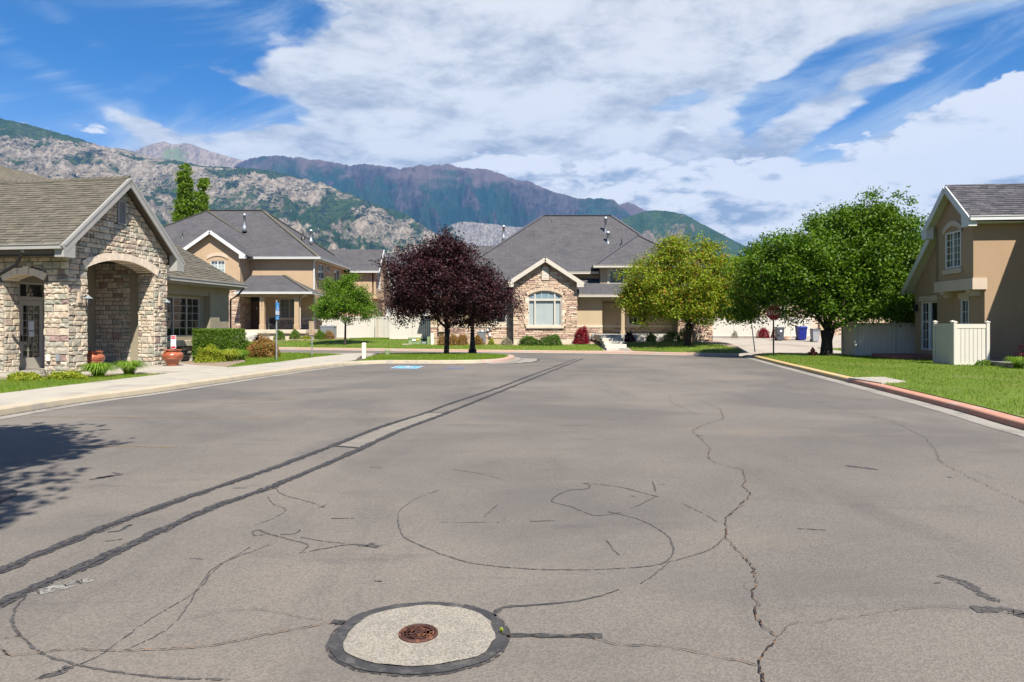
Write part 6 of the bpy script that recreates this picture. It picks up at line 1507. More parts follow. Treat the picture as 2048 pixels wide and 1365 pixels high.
# =================================================================== RIGHT HOUSE
rh, T5 = house('brown_stucco_house', 'brown stucco house with gabled bay and gray roof at the right edge', (17.73, 25.6, .05), RZ5)
T5 = frame_m((17.73, 25.6, 0), RZ5)
def gf(x):      # left gable wall frame: x'' runs from back to front, 0 at the front corner
    return T5 @ Matrix.Translation((x, 0, 0)) @ Matrix.Rotation(-math.pi / 2, 4, 'Z')
TLo, TUp = gf(0), gf(-.40)
xa5 = 1.33; za5 = 6.95; s5 = .90
def prof(d):      # roof height over depth d from the front
    return za5 - s5 * abs(d - xa5)
m = MB()
f1 = lambda x: prof(-x) - .02; f1.brk = (-xa5,)
wall(m, TLo, -5.35, -.2, .0, f1, .2, [(-4.80, -3.42, .50, 2.60), (-1.60, -1.05, .75, 2.60)])
wall(m, TUp, -2.67, -.2, 3.33, f1, .2, [(-1.96, -.84, 3.86, 5.28)]); 
TF5 = T5; wall(m, T5, -.40, 14, 3.33, prof(0) - .1, .2); wall(m, T5, 0, 14, .0, 3.33, .2); m.box(-.4, 0, 2.47, 2.67, 3.33, 5.6, T=T5); m.box(13.8, 14, 0, 5, 0, 5.5, T=T5)
m.obj('wall', 'stucco_brown', rh)
m = MB(T5); m.box(-.46, .06, -.06, 2.75, 2.93, 3.36); m.obj('trim_band', 'stucco_brown_trim', rh)
for y in (.25, 2.1):
    b = MB(T5); b.prism([(-.42, y, 2.93), (.0, y, 2.93), (.0, y, 2.70), (-.30, y, 2.70), (-.30, y, 2.82), (-.42, y, 2.82)], .22, axis=(0, 1, 0)); b.obj('corbel', 'stucco_brown_trim', rh)
window(rh, TUp, -1.96, -.84, 3.86, 5.28, cols=2, rows=5, mull=(-1.40,), back='blind_gray', yy=.03)
b = MB(TUp)
for i in range(14):
    x0_, x1_ = -2.10 + 1.40 * i / 14, -2.10 + 1.40 * (i + 1) / 14; f_ = lambda x: 5.72 - .30 * ((x + 1.40) / .70) ** 2
    b.add([(x0_, -.06, f_(x0_) - .22), (x1_, -.06, f_(x1_) - .22), (x1_, -.06, f_(x1_)), (x0_, -.06, f_(x0_)), (x0_, .0, f_(x0_) - .22), (x1_, .0, f_(x1_) - .22), (x1_, .0, f_(x1_)), (x0_, .0, f_(x0_))], [(0, 1, 2, 3), (0, 4, 5, 1), (2, 6, 7, 3)])
b.obj('window_hood', 'stucco_brown_trim', rh); b = MB(TUp); b.bbox(-2.06, -.74, -.09, .0, 3.62, 3.82, .015); b.obj('window_sill', 'stucco_brown_trim', rh)
window(rh, TLo, -1.60, -1.05, .75, 2.60, cols=2, rows=4, back='blind_gray', split=(1.55,), yy=.03); b = MB(TLo); b.box(-1.70, -.95, -.06, .0, 2.62, 2.88); b.obj('window_head', 'stucco_brown_trim', rh)
sd = window(rh, TLo, -4.80, -4.13, .50, 2.60, cols=2, rows=5, back='room_dark', fw=.055, yy=.05, label='gridded fixed half of the sliding patio door'); window(rh, TLo, -4.13, -3.42, .50, 2.60, back='room_dark', fw=.05, yy=.09, label='plain sliding half of the patio door'); b = MB(TLo); b.box(-4.9, -3.32, -.06, .0, 2.62, 2.86); b.obj('door_head', 'stucco_brown_trim', rh)
b = MB(TLo); b.bbox(-5.25, -5.05, -.16, -.0, 2.2, 2.5, .02); b.obj('wall_lamp', 'black_iron', rh)
# roof with shingles on the front slope
xo = -.72; zr5 = za5 + .18; ye, yk = -.34, xa5; zef = zr5 - s5 * (xa5 - ye); yb5 = 5.75; zeb = zr5 - s5 * (yb5 - xa5)
b = MB(T5); b.prism([(xo, ye, zef), (15, ye, zef), (15, yk, zr5), (xo, yk, zr5)], .13, mbot=1); b.prism([(xo, yk, zr5), (15, yk, zr5), (15, 3.12, zr5 - s5 * (3.12 - yk)), (xo, 3.12, zr5 - s5 * (3.12 - yk))], .13, mbot=1)
b.prism([(xo + .33, 3.12, zr5 - s5 * (3.12 - yk)), (15, 3.12, zr5 - s5 * (3.12 - yk)), (15, yb5, zeb), (xo + .33, yb5, zeb)], .13, mbot=1); b.obj('roof', ['shingle_gray', 'soffit_white'], rh, uv=True)
A5 = T5.to_3x3() @ Vector((1, 0, 0)); S5 = T5.to_3x3() @ Vector((0, 1, s5)).normalized(); O5 = T5 @ Vector((xo, ye, zef + .004)); Ls5 = math.hypot(yk - ye, zr5 - zef)
pieces(shingle_items(O5, A5, S5, [(0, 0), (4.6, 0), (4.6, Ls5), (0, Ls5)], .135, (.24, .38)), rh, 'shingle', ['shingle_gray_%d' % i for i in range(4)], 300)
b = MB(T5); X5 = xo - .03
b.beam((X5, ye - .02, zef - .16), (X5, yk, zr5 - .16), .05, .24); b.beam((X5, yk, zr5 - .16), (X5, 3.14, zr5 - s5 * (3.14 - yk) - .16), .05, .24); b.beam((X5 + .33, 3.0, zr5 - s5 * (3.0 - yk) - .16), (X5 + .33, yb5, zeb - .16), .05, .24)
b.prism([(X5 - .02, ye - .03, zef - .05), (X5 - .02, ye - .03, zef - .36), (X5 - .02, ye + .45, zef - .36), (X5 - .02, ye + .45, zef + .25)], .30, axis=(1, 0, 0))
b.prism([(X5 - .02, 3.14, zr5 - s5 * (3.14 - yk) - .05), (X5 - .02, 2.75, zr5 - s5 * (3.14 - yk) + .2), (X5 - .02, 2.75, zr5 - s5 * (3.14 - yk) - .33), (X5 - .02, 3.14, zr5 - s5 * (3.14 - yk) - .33)], .30, axis=(1, 0, 0)); b.obj('rake_board', 'trim_white', rh)
gutter(rh, [(X5, ye - .07, zef - .09), (15, ye - .07, zef - .09)], T5, 'trim_white', .14, .13)
b = MB(T5); b.box(xo, 15, ye, 0, zef - .24, zef - .20); b.obj('soffit', 'soffit_white', rh)
# projecting wing beyond the frame, whose shade falls across the wall
m = MB(T5); m.box(2.10, 9, -5.2, -.02, 0, 6.55); m.obj('side_wing', 'stucco_brown', rh)
b = MB(T5); b.prism([(1.75, -5.6, 6.6), (9.4, -5.6, 6.6), (9.4, -.1, 6.6), (1.75, -.1, 6.6)], .12); b.add([(1.75, -5.6, 6.62), (9.4, -5.6, 6.62), (9.4, -.1, 6.62), (1.75, -.1, 6.62), (5.5, -3, 9.2)], [(0, 1, 4), (1, 2, 4), (2, 3, 4), (3, 0, 4)]); b.obj('wing_roof', 'shingle_gray', rh, uv=True)
# patios
pt = thing('concrete_patio', 'raised concrete patio slab against the brown house at the right edge', 'patio', (18, 23.5, .05))
b = MB(); pc = [G(2010, 742, .13), G(1936, 724.5, .27), (25, 24.9, .27), (25, 22.2, .27)]; q = [(16.9, 23.15), (17.15, 25.45), (24, 24.7), (24, 22.4)]
b.prism([(x, y, .30) for x, y in q][::-1], .05, 0, mtop=0); b.obj('slab', 'concrete_gray', pt); b = MB(); b.prism([(x + (.03 if x < 20 else -.03), y + .02, .25) for x, y in q][::-1], .25); b.obj('slab_edge', 'patio_side', pt)
pt2 = thing('concrete_patio', 'low reddish patio slab behind the fence at the sliding door', 'patio', (17, 29.6, .1))
b = MB(TLo.copy()); 
b = MB(T5); b.bbox(-1.9, -.02, 3.1, 5.3, .1, .30, .02); b.obj('slab', 'patio_red', pt2)

# =================================================================== BUILDINGS BEHIND THE BIG TREE
bh, TBH = house('garage_house', 'tan garage building with stone pillars half hidden behind the big tree', (27, 64, .5), 0)
m = MB(); TQ = Matrix.Translation((0, 64, 0)); gx = [(P(1563, 0, 64).x, P(1574, 0, 64).x, .6, 3.6), (P(1594, 0, 64).x, P(1640, 0, 64).x, .5, 2.9)]
wall(m, TQ, P(1519, 0, 64).x, 46, .4, 5.6, .3, gx); m.obj('wall', 'stucco_sand', bh); m = MB(); m.box(P(1519, 0, 64).x, 46, 64.3, 75, .4, 5.5); m.obj('rear_wall', 'stucco_sand', bh)
for u0, u1 in ((1583, 1593), (1612, 1622), (1650, 1660), (1664, 1692)):
    x0_, x1_ = P(u0, 0, 63.9).x, P(u1, 0, 63.9).x; m = MB(); m.box(x0_, x1_, 63.75, 64.0, .4, 1.9); m.obj('stone_pillar', 'ledge_4', bh)
    pieces(stone_items(Matrix.Translation((0, 63.75, 0)), course_layout(x0_, x1_, .45, 1.9, (.1, .18), (.2, .4)), [(x0_, .45), (x1_, .45), (x1_, 1.9), (x0_, 1.9)], nm=7), bh, 'ledge_stone', led)
b = MB(); xq = P(1519, 0, 64).x - .5; b.prism([(xq, 63.5, 5.6), (47, 63.5, 5.6), (47, 70, 9.4), (xq + 6, 70, 9.4)], .12); b.prism([(xq, 63.5, 5.6), (xq + 6, 70, 9.4), (xq, 76, 5.6)], .12); b.obj('roof', 'shingle_gray', bh, uv=True)
for w in gx:
    b = MB(); b.add([(w[0], 64.25, w[2]), (w[1], 64.25, w[2]), (w[1], 64.25, w[3]), (w[0], 64.25, w[3])], [(0, 1, 2, 3)]); b.obj('door', 'stucco_brown_trim' if w[1] - w[0] > 1 else 'trim_white', bh)
b2, _ = house('far_house', 'tan house with gray roof behind the yellow-green tree', (20, 72, .5), 0)
m = MB(); m.box(14.5, 24.5, 72, 82, .4, 5.6); m.obj('wall', 'stucco_tan', b2)
window(b2, Matrix.Translation((0, 71.9, 0)), P(1441, 0, 72).x, P(1452, 0, 72).x, 3.3, 4.6, cols=2, rows=2, back='blind', trim='trim_white'); 
b = MB(); b.prism([(13.8, 71.4, 5.6), (25, 71.4, 5.6), (21.5, 77, 9.0), (17, 77, 9.0)], .12); b.prism([(13.8, 71.4, 5.6), (17, 77, 9), (13.8, 82, 5.6)], .12); b.prism([(25, 71.4, 5.6), (25, 82, 5.6), (21.5, 77, 9)], .12); b.obj('roof', 'shingle_gray', b2, uv=True)
# low stone wall right of the central house
sw_ = thing('stone_wall', 'low stone garden wall mottled with leaf shade beyond the yellow-green tree trunk', 'wall', (12.1, 43.2, .3)); b = MB(); b.box(11.5, 12.72, 43.3, 43.6, .2, 1.74); b.obj('core', 'mortar', sw_)
b = MB(); b.bbox(11.42, 12.80, 43.2, 43.7, 1.74, 1.84, .02); b.obj('coping', 'stucco_sand_trim', sw_)
pieces(ledge(Matrix.Translation((0, 43.3, 0)), 11.5, 12.74, .3, 1.74), sw_, 'ledge_stone', led)

# =================================================================== TREES
p = G(893, 708, .15)
tree('purple_plum_tree', 'dark purple-leaved tree standing on the grass island before the central house', (p.x, p.y, .13),
     [(-.1, 0, 3.3, 2.5, 2.3, 1.5), (-.2, .1, 4.7, 1.3, 1.3, 1.35), (-1.75, 0, 3.8, 1.15, 1.3, 1.5), (-1.9, -.1, 2.6, 1.0, 1.2, .9), (2.1, 0, 2.55, 1.25, 1.3, 1.0), (1.5, .2, 3.5, 1.0, 1.1, .95), (.1, -.2, 5.4, .65, .6, .8), (.7, 0, 1.95, 1.9, 1.4, .6), (.95, 0, 4.1, 1.25, 1.2, 1.0), (-.8, 0, 4.6, 1.0, 1.0, .8)],
     [((0, 0, -.1), .17), ((.0, 0, .12), .135), ((.02, 0, .7), .12), ((.05, 0, 1.25), .14)], 800, 90, .23, 'leaf_purple', (.125, .070), 'bark_dark', .20, 3, shell=.35, r0=.10)
tree('young_tree', 'small round green tree on the lawn before the left tan house', (P(690, 0, 45.5).x, 45.5, zyard(-11, 45.5)),
     [(-.1, 0, 2.9, 1.45, 1.4, 1.2), (-.9, 0, 2.45, 1.0, 1.0, .9), (.85, 0, 2.4, 1.0, 1.0, .95), (-.75, .1, 3.7, .7, .7, .75), (.25, 0, 4.05, .6, .6, .75), (.9, 0, 3.5, .6, .6, .7), (-1.5, 0, 2.3, .6, .6, .5)],
     [((0, 0, -.1), .11), ((0, 0, .1), .075), ((.02, 0, .7), .065), ((.03, 0, 1.35), .06)], 260, 85, .19, 'leaf_young', (.13, .07), 'bark', .30, 5, shell=.3, r0=.05, rmin=.008)
tree('lime_green_tree', 'yellow-green tree with a few orange leaves right of the porch steps', (P(1376, 0, 39.6).x, 39.6, zyard(10.2, 39.6) + .02),
     [(-.3, 0, 3.3, 2.7, 2.4, 1.9), (-2.1, -.2, 3.5, 1.45, 1.4, 1.6), (1.9, 0, 3.3, 1.5, 1.5, 1.6), (-.8, 0, 5.4, 1.2, 1.2, 1.0), (1.3, .1, 5.3, 1.1, 1.1, .95), (-2.6, 0, 2.1, 1.2, 1.2, .7), (.4, -.6, 2.0, 2.6, 1.6, .75), (2.9, 0, 4.4, .8, .9, .8), (2.7, 0, 2.5, 1.1, 1.1, .8), (-3.0, 0, 3.0, .8, 1.0, .9)],
     [((0, 0, -.1), .26), ((0, 0, .15), .19), ((.05, 0, .7), .18), ((.05, 0, 1.25), .22)], 800, 84, .25, 'leaf_lime', (.15, .08), 'bark', .29, 8, shell=.3, r0=.13,
     forks=[(-1.6, 0, 2.4), (-.5, .1, 3.2), (.7, -.1, 3.0), (1.7, 0, 2.6), (.3, .3, 4.2)])
tree('big_maple_tree', 'largest tree, dense dark green crown over a thick black trunk behind the right lawn', (P(1653, 0, 32.8).x, 32.8, .13),
     [(1.7, .3, 5.1, 2.6, 2.5, 2.4), (2.9, .2, 3.4, 2.1, 2.1, 1.6), (-.2, .2, 3.9, 2.3, 2.2, 1.9), (-2.6, -.7, 4.1, 1.7, 2.0, 1.4), (-3.1, .4, 2.7, 1.3, 1.2, .95), (-1.6, .5, 2.5, 1.6, 1.3, .8), (1.2, -.4, 2.3, 2.0, 1.5, .72), (2.5, 0, 6.3, 1.5, 1.5, 1.15), (.6, 0, 6.0, 1.2, 1.2, .95), (4.0, .2, 4.8, 1.1, 1.2, 1.5), (3.9, 0, 2.2, 1.3, 1.2, .85), (-2.5, .2, 5.0, .9, .9, .6), (-3.9, .6, 2.2, .9, .9, .6), (-1.9, -1.7, 4.8, 1.3, 1.1, .8)],
     [((0, 0, -.1), .40), ((0, 0, .12), .29), ((.02, 0, .7), .24), ((.05, 0, 1.2), .33)], 1450, 94, .25, 'leaf_green', (.155, .078), 'bark_dark', .28, 11, shell=.35, r0=.2,
     forks=[(-1.1, 0, 2.0), (-2.2, 0, 3.2), (.9, 0, 2.7), (.0, .2, 3.2), (2.0, 0, 3.6), (1.9, -.2, 1.7), (1.2, .3, 4.6)])
th_ = P(372, 0, 92); tp_ = 0.4
tree('poplar_tree', 'tall narrow green poplar rising in two spires behind the left tan house', (th_.x + .6, 92, .4),
     [(-.75, 0, 20.2, .85, .8, 2.9), (-.8, 0, 16.2, 1.3, 1.1, 3.2), (1.6, 0, 18.6, .66, .7, 3.0), (1.4, 0, 15.0, .95, .9, 2.8), (-1.35, 0, 12.8, 1.2, 1.1, 2.2), (.3, 0, 11.0, 1.9, 1.7, 2.6)],
     [((0, 0, -.1), .4), ((0, 0, 2), .32), ((0, 0, 8), .26)], 700, 80, .22, 'leaf_poplar', (.30, .18), 'bark', .0, 13, shell=.2, up=.2)
tree('shade_tree', 'tall leafy tree outside the frame at left that shades the corner of the lot', (-6.9, .6, 0),
     [(1.0, 2.5, 8.0, 1.8, 1.7, 1.1), (3.4, -.45, 8.0, 1.5, .6, .7), (2.2, 1.8, 8.2, 1.2, .9, .8), (2.0, -.7, 8.0, 1.7, .7, .8), (-.4, 1.6, 7.6, 2.4, 2.0, 1.6), (1.6, .6, 8.4, 1.8, 1.2, 1.2), (-1.2, -.8, 8.2, 2.4, 2.2, 1.8), (1.8, -.9, 8.3, 1.3, .9, .9)],
     [((0, 0, -.1), .4), ((0, 0, .3), .30), ((.1, 0, 2), .27), ((.2, 0, 4.2), .28)], 1500, 130, .28, 'leaf_green', (.22, .12), 'bark', .1, 17, shell=.1)

# =================================================================== SHRUBS AND PLANTS
def onplane(t, off, z=.08):      # along the clubhouse wing wall, off metres in front of it
    v = Vector((-13.9 + .156 * t + .988 * off, 27.2 + .988 * t - .156 * off, z)); return v
hc = onplane(2.55, .85, .10)
bush('clipped_hedge', 'square clipped green hedge under the grid window', 'hedge', hc, (1.22, .50, 1.32, RZC), 15000, 'leaf_hedge', (.05, .03), box=True, seed=2)
bush('spirea_bush', 'rounded bush with orange and rust leaf tips right of the clipped hedge', 'bush', onplane(4.35, 1.75), (.80, .75, .92), 6500, 'leaf_spirea', (.06, .03), seed=3)
bush('green_bush', 'small light green bush tucked between the clipped hedge and the rust-tipped bush', 'bush', onplane(4.0, 1.1), (.35, .4, .9), 1800, 'leaf_hedge', (.05, .03), seed=4)
bush('yellow_spirea', 'yellow-green mound beside the right terracotta pot', 'bush', onplane(1.0, 1.35), (.62, .5, .62), 4200, 'leaf_yellow', (.06, .025), seed=6)
clump('daylily_clump', 'broad yellow-green daylily clump right of the yellow mound', onplane(1.6, 1.9), .55, .48, 330, 'leaf_yellow', .02, group='strappy plants in the entrance bed')
clump('daylily_clump', 'green daylily clump at the foot of the clipped hedge', onplane(2.7, 1.75), .50, .42, 260, 'leaf_lily', .02, group='strappy plants in the entrance bed')
a = G(182, 757, .1); clump('daylily_clump', 'green daylily clump before the left terracotta pot', (a.x, a.y + .35, .09), .62, .40, 420, 'leaf_lily', .022, group='strappy plants in the entrance bed')
a = G(245, 750, .1); clump('daylily_clump', 'green daylily clump in front of the wide arch opening', (a.x, a.y + .35, .09), .60, .38, 400, 'leaf_lily', .022, group='strappy plants in the entrance bed')
a = G(120, 762, .1); bush('low_shrub', 'bright yellow low shrub before the front stone pier', 'bush', (a.x, a.y + .3, .08), (.55, .35, .26), 2600, 'leaf_yellow', (.045, .02), seed=7)
a = G(38, 764, .1); bush('low_shrub', 'yellow-green low shrub at the far left of the bed', 'bush', (a.x, a.y + .3, .08), (.55, .35, .22), 2200, 'leaf_yellow', (.045, .02), seed=8)
a = G(82, 755, .1); bush('dry_shrub', 'thin brown half-dead shrub between the two yellow low shrubs', 'bush', (a.x, a.y + .3, .08), (.28, .22, .28), 350, 'leaf_gray', (.03, .015), seed=9)
def yb(u, Y_): x = P(u, 0, Y_).x; return (x, Y_, zyard(x, Y_))
for args in [('juniper_bush', 'wide feathery green bush at the left below the arched window', 'bush', yb(1062, 42.5), (.72, .5, .52), 3600, 'leaf_juniper', (.07, .018)),
             ('juniper_bush', 'taller feathery green bush at the right below the arched window', 'bush', yb(1103, 42.4), (.72, .55, .72), 4200, 'leaf_juniper', (.07, .018)),
             ('barberry_bush', 'bright crimson barberry bush at the right corner of the stone gable', 'bush', yb(1163, 42.9), (.50, .45, 1.02), 4200, 'leaf_red', (.05, .025)),
             ('barberry_bush', 'dark maroon barberry bush right of the porch steps', 'bush', yb(1258, 42.9), (.36, .36, .66), 1700, 'leaf_darkred', (.05, .025)),
             ('boxwood_bush', 'small dark green bush in tree shade below the porch window', 'bush', yb(1302, 43.2), (.38, .36, .52), 1500, 'leaf_hedge', (.05, .025)),
             ('boxwood_bush', 'dark green bush left of the yellow-green tree trunk', 'bush', yb(1344, 43.2), (.60, .4, .75), 2400, 'leaf_hedge', (.05, .025)),
             ('boxwood_bush', 'dark green bush directly behind the yellow-green tree trunk', 'bush', yb(1368, 43.4), (.4, .4, .9), 1800, 'leaf_hedge', (.05, .025)),
             ('autumn_bush', 'rusty green bush behind the purple tree trunk', 'bush', yb(886, 43.8), (.36, .35, .62), 1300, 'leaf_spirea', (.05, .028)),
             ('autumn_bush', 'rusty orange bush just right of the purple tree trunk', 'bush', yb(907, 43.6), (.38, .36, .66), 1500, 'leaf_spirea', (.05, .028)),
             ('autumn_bush', 'tallest rusty orange bush left of the black lamp post', 'bush', yb(925, 43.6), (.36, .36, .74), 1600, 'leaf_spirea', (.05, .028)),
             ('autumn_bush', 'rusty bush right of the black lamp post in front of the air conditioner', 'bush', yb(957, 43.3), (.32, .32, .58), 1300, 'leaf_spirea', (.05, .028)),
             ('small_plant', 'small bright yellow-green plant right of the air conditioner', 'plant', yb(983, 43.4), (.22, .2, .40), 500, 'leaf_yellow', (.05, .025)),
             ('gray_shrub', 'low gray-brown shrub at the left corner of the stone gable', 'bush', yb(1013, 43.0), (.42, .3, .42), 900, 'leaf_gray', (.05, .015)),
             ('yard_bush', 'round green bush before the left end of the left porch', 'bush', yb(559, 50.9), (.42, .4, .72), 1500, 'leaf_hedge', (.06, .03)),
             ('yard_bush', 'round green bush before the right porch post', 'bush', yb(589.5, 50.9), (.44, .4, .70), 1600, 'leaf_hedge', (.06, .03)),
             ('yard_bush', 'low olive bush right of the porch of the left tan house', 'bush', yb(611, 50.4), (.45, .3, .32), 900, 'leaf_yellow', (.05, .025)),
             ('yard_bush', 'dark green rounded bush at the corner below the white downspout', 'bush', yb(640, 50.6), (.44, .4, .66), 1800, 'leaf_young', (.05, .028)),
             ('autumn_bush', 'rusty pink bush in front of the air conditioner of the left tan house', 'bush', yb(658, 50.8), (.48, .4, .62), 1500, 'leaf_spirea', (.05, .028)),
             ('dry_shrub', 'gray leafless shrub beside the steps of the left tan house', 'bush', yb(530, 50.6), (.45, .3, .62), 800, 'leaf_gray', (.05, .012)),
             ('barberry_bush', 'round crimson bush before the white fence behind the driveway', 'bush', (P(1526.5, 0, 59.2).x, 59.2, .47), (.56, .5, .92), 2200, 'leaf_red', (.06, .03)),
             ('barberry_bush', 'small crimson bush half hidden by the stop sign post', 'bush', (P(1547, 0, 59.3).x, 59.3, .47), (.26, .3, .75), 700, 'leaf_red', (.06, .03)),
             ('fence_shrub', 'thin pale shrub against the sunny half of the white fence', 'bush', (P(1469, 0, 59.4).x, 59.4, .47), (.28, .2, .55), 350, 'leaf_gray', (.06, .03)),
             ('leafy_plant', 'small green plant at the corner of the concrete patio', 'plant', (16.75, 24.3, .12), (.35, .25, .22), 500, 'leaf_hedge', (.05, .02))]:
    bush(*args[:3], args[3], args[4], args[5], args[6], args[7], seed=R.randint(0, 99), stems=args[4][2] > .3)
clump('daylily_clump', 'green strappy plant on the patio edge at the right picture edge', (17.0, 22.9, .13), .55, .38, 300, 'leaf_lily', .018)
bush('rose_shrub', 'dark red twiggy shrub cut off by the right picture edge', 'bush', (18.0, 23.9, .30), (.35, .3, .7), 260, 'leaf_red', (.04, .02), seed=21)

# =================================================================== SMALL OBJECTS
def pot(loc, s, label):
    th = thing('terracotta_pot', label, 'flower pot', loc); b = MB()
    pr = [(.20, 0), (.205, .02), (.225, .10), (.30, .20), (.345, .25), (.352, .27), (.345, .285), (.36, .30), (.375, .33), (.37, .36), (.38, .375), (.37, .42), (.33, .475), (.275, .51), (.262, .535), (.285, .555), (.318, .567), (.325, .585), (.31, .597), (.285, .59), (.26, .56), (.24, .5), (.0, .49)]
    b.lathe([(r_ * s, z * s) for r_, z in pr], 36, loc); b.obj('body', 'terracotta', th, smooth=True)
    b = MB(); b.lathe([(.2 * s, -.0), (.2 * s, .03 * s), (.208 * s, .03 * s)], 24, loc); b.obj('base', 'terracotta_base', th)
    b = MB(); b.lathe([(.245 * s, .505 * s), (.001, .52 * s)], 20, loc); b.obj('earth', 'soil', th)
    for a in (-1.9, 1.2):
        p0 = Vector(loc) + Vector((math.cos(a), math.sin(a), 0)) * .30 * s; b = MB()
        b.tube([p0 + Vector((0, 0, .56 * s)), p0 + Vector((math.cos(a), math.sin(a), 0)) * .06 * s + Vector((0, 0, .53 * s)), p0 + Vector((math.cos(a), math.sin(a), 0)) * .07 * s + Vector((0, 0, .46 * s)), p0 + Vector((math.cos(a), math.sin(a), 0)) * .045 * s + Vector((0, 0, .41 * s))], .022 * s, 6); b.obj('handle', 'terracotta', th, smooth=True)
a = G(184, 739, .11); pot((a.x, a.y, .11), 1.02, 'low wide terracotta pot between the front stone pier and the daylilies')
a = G(345, 731.5, .11); pot((a.x, a.y, .11), .98, 'terracotta pot holding the red and white notice sign')
nx, ny = a.x, a.y
ns = thing('notice_sign', 'small upright red and white NOTICE sign standing in the right pot', 'sign', (nx + .02, ny - .05, .6))
yy = ny - .06; sx0 = P(341.5, 0, yy).x; sx1 = P(352, 0, yy).x; zt, zb_ = P(0, 671.5, yy).z, P(0, 698, yy).z; cx = (sx0 + sx1) / 2
b = MB(); b.bbox(sx0, sx1, yy - .006, yy + .006, zb_, zt, .004); b.obj('panel', 'sign_white', ns)
b = MB(); b.box(sx0 + .012, sx1 - .012, yy - .0085, yy - .006, zt - .125, zt - .015); b.box(sx0 + .012, sx1 - .012, yy - .0085, yy - .006, zb_ + .015, zb_ + .085); b.obj('red_band', 'sign_red_bright', ns)
text_obj(ns, 'lettering', 'NOTICE', .052, facing((cx, yy - .0095, zt - .068)), 'sign_white', .0005, sx=.9)
for k, (tx_, sz) in enumerate((('NO', .04), ('PARKING', .038), ('AUTHORIZED', .028), ('ONLY', .042), ('VEHICLES', .03))): text_obj(ns, 'lettering', tx_, sz, facing((cx + (.03 if k == 0 else 0), yy - .0075, zt - .155 - .056 * k)), 'sign_black', .0005)
b = MB(); b.box(cx - .012, cx + .012, yy + .006, yy + .018, .55, zt - .1); b.obj('stake', 'galvanised', ns)
# accessible parking sign
a = G(553, 720.5, .12); sg = thing('accessible_parking_sign', 'blue and white wheelchair parking sign on a tall gray post in the grass', 'sign', (a.x, a.y, .12))
b = MB(); b.tube([(a.x, a.y, .05), (a.x, a.y, 2.60)], .032, 10); b.obj('post', 'galvanised', sg); b = MB(); b.lathe([(.036, 0), (.036, .03), (.02, .05), (.001, .055)], 10, (a.x, a.y, 2.58)); b.obj('post_cap', 'galvanised', sg)
Msg = Matrix.Translation((a.x, a.y, 0)) @ Matrix.Rotation(math.radians(82), 4, 'Z')
q = MB(Msg); 
for nm, z0_, z1_, mt in (('panel', 2.19, 2.53, 'sign_blue'), ('panel', 2.02, 2.185, 'sign_white'), ('panel', 1.81, 1.985, 'sign_blue')):
    q = MB(Msg); q.bbox(-.152, .152, -.048, -.040, z0_, z1_, .003); q.obj(nm, mt, sg)
q = MB(Msg)
def seg(pts, w, z=-.050):
    for p_, r_ in zip(pts[:-1], pts[1:]): q.beam((p_[0], z, p_[1]), (r_[0], z, r_[1]), .004, w, upv=(0, 0, 1) if abs(p_[0] - r_[0]) > 1e-3 else (1, 0, 0))
seg([(-.03 + .075 * math.cos(t_), 2.30 + .075 * math.sin(t_)) for t_ in np.linspace(-3.3, .9, 14)], .018); seg([(-.03, 2.44), (-.02, 2.34), (.05, 2.34), (.09, 2.25), (.12, 2.26)], .022); seg([(-.03, 2.47), (-.028, 2.50)], .035); q.obj('wheelchair_figure', 'sign_white', sg)
for k, tx_ in enumerate(('RESERVED', 'PARKING')): text_obj(sg, 'lettering', tx_, .05, Msg @ facing((0, -.049, 2.14 - .06 * k)), 'sign_blue', .0005, sx=.95)
text_obj(sg, 'lettering', 'VAN', .06, Msg @ facing((0, -.049, 1.92)), 'sign_white', .0005); text_obj(sg, 'lettering', 'ACCESSIBLE', .04, Msg @ facing((0, -.049, 1.855)), 'sign_white', .0005)
# tan notice sign
a = G(624, 713.5, .12); s2 = thing('tan_notice_sign', 'short tan sign with dark lettering on a gray post near the sidewalk bend', 'sign', (a.x, a.y, .12))
b = MB(); b.tube([(a.x, a.y, .05), (a.x, a.y, 1.5)], .028, 8); b.obj('post', 'galvanised', s2); x0_, x1_ = P(618.5, 0, a.y).x, P(628.5, 0, a.y).x
b = MB(); b.bbox(x0_, x1_, a.y - .05, a.y - .035, 1.13, 1.76, .004); b.obj('panel', 'sign_wood', s2)
cx = (x0_ + x1_) / 2
for k, (tx_, sz) in enumerate((('NOTICE', .062), ('PRIVATE', .05), ('PROPERTY', .05), ('NO', .075), ('PARKING', .055))): text_obj(s2, 'lettering', tx_, sz, facing((cx, a.y - .052, 1.68 - .115 * k)), 'sign_black', .001, sx=.95)
# stop sign
a = Vector((P(1547, 0, 32.5).x, 32.5, .12)); ss = thing('stop_sign', 'dark red octagonal STOP sign on a dark post before the big tree', 'sign', a)
b = MB(); b.tube([(a.x, a.y, .05), (a.x, a.y, 2.66)], .036, 8); b.obj('post', 'green_post', ss)
cz = P(0, 626.3, a.y).z; rr = .375
def octa(r_, y0_, y1_, mt, nm):
    q = MB(); pts = [(a.x + r_ * math.cos(math.pi / 8 + k * math.pi / 4), y0_, cz + r_ * math.sin(math.pi / 8 + k * math.pi / 4)) for k in range(8)]; q.prism(pts[::-1], y1_ - y0_, axis=(0, 1, 0)); return q.obj(nm, mt, ss)
octa(rr, a.y - .045, a.y - .038, 'sign_white', 'border'); octa(rr - .022, a.y - .049, a.y - .0452, 'sign_red', 'face')
text_obj(ss, 'lettering', 'STOP', .32, facing((a.x, a.y - .052, cz)), 'sign_white', .001, sx=.72)
b = MB(); b.bbox(a.x - .05, a.x + .36, a.y - .012, a.y + .012, 2.67, 2.79, .003); b.obj('street_blade', 'sign_green', ss)
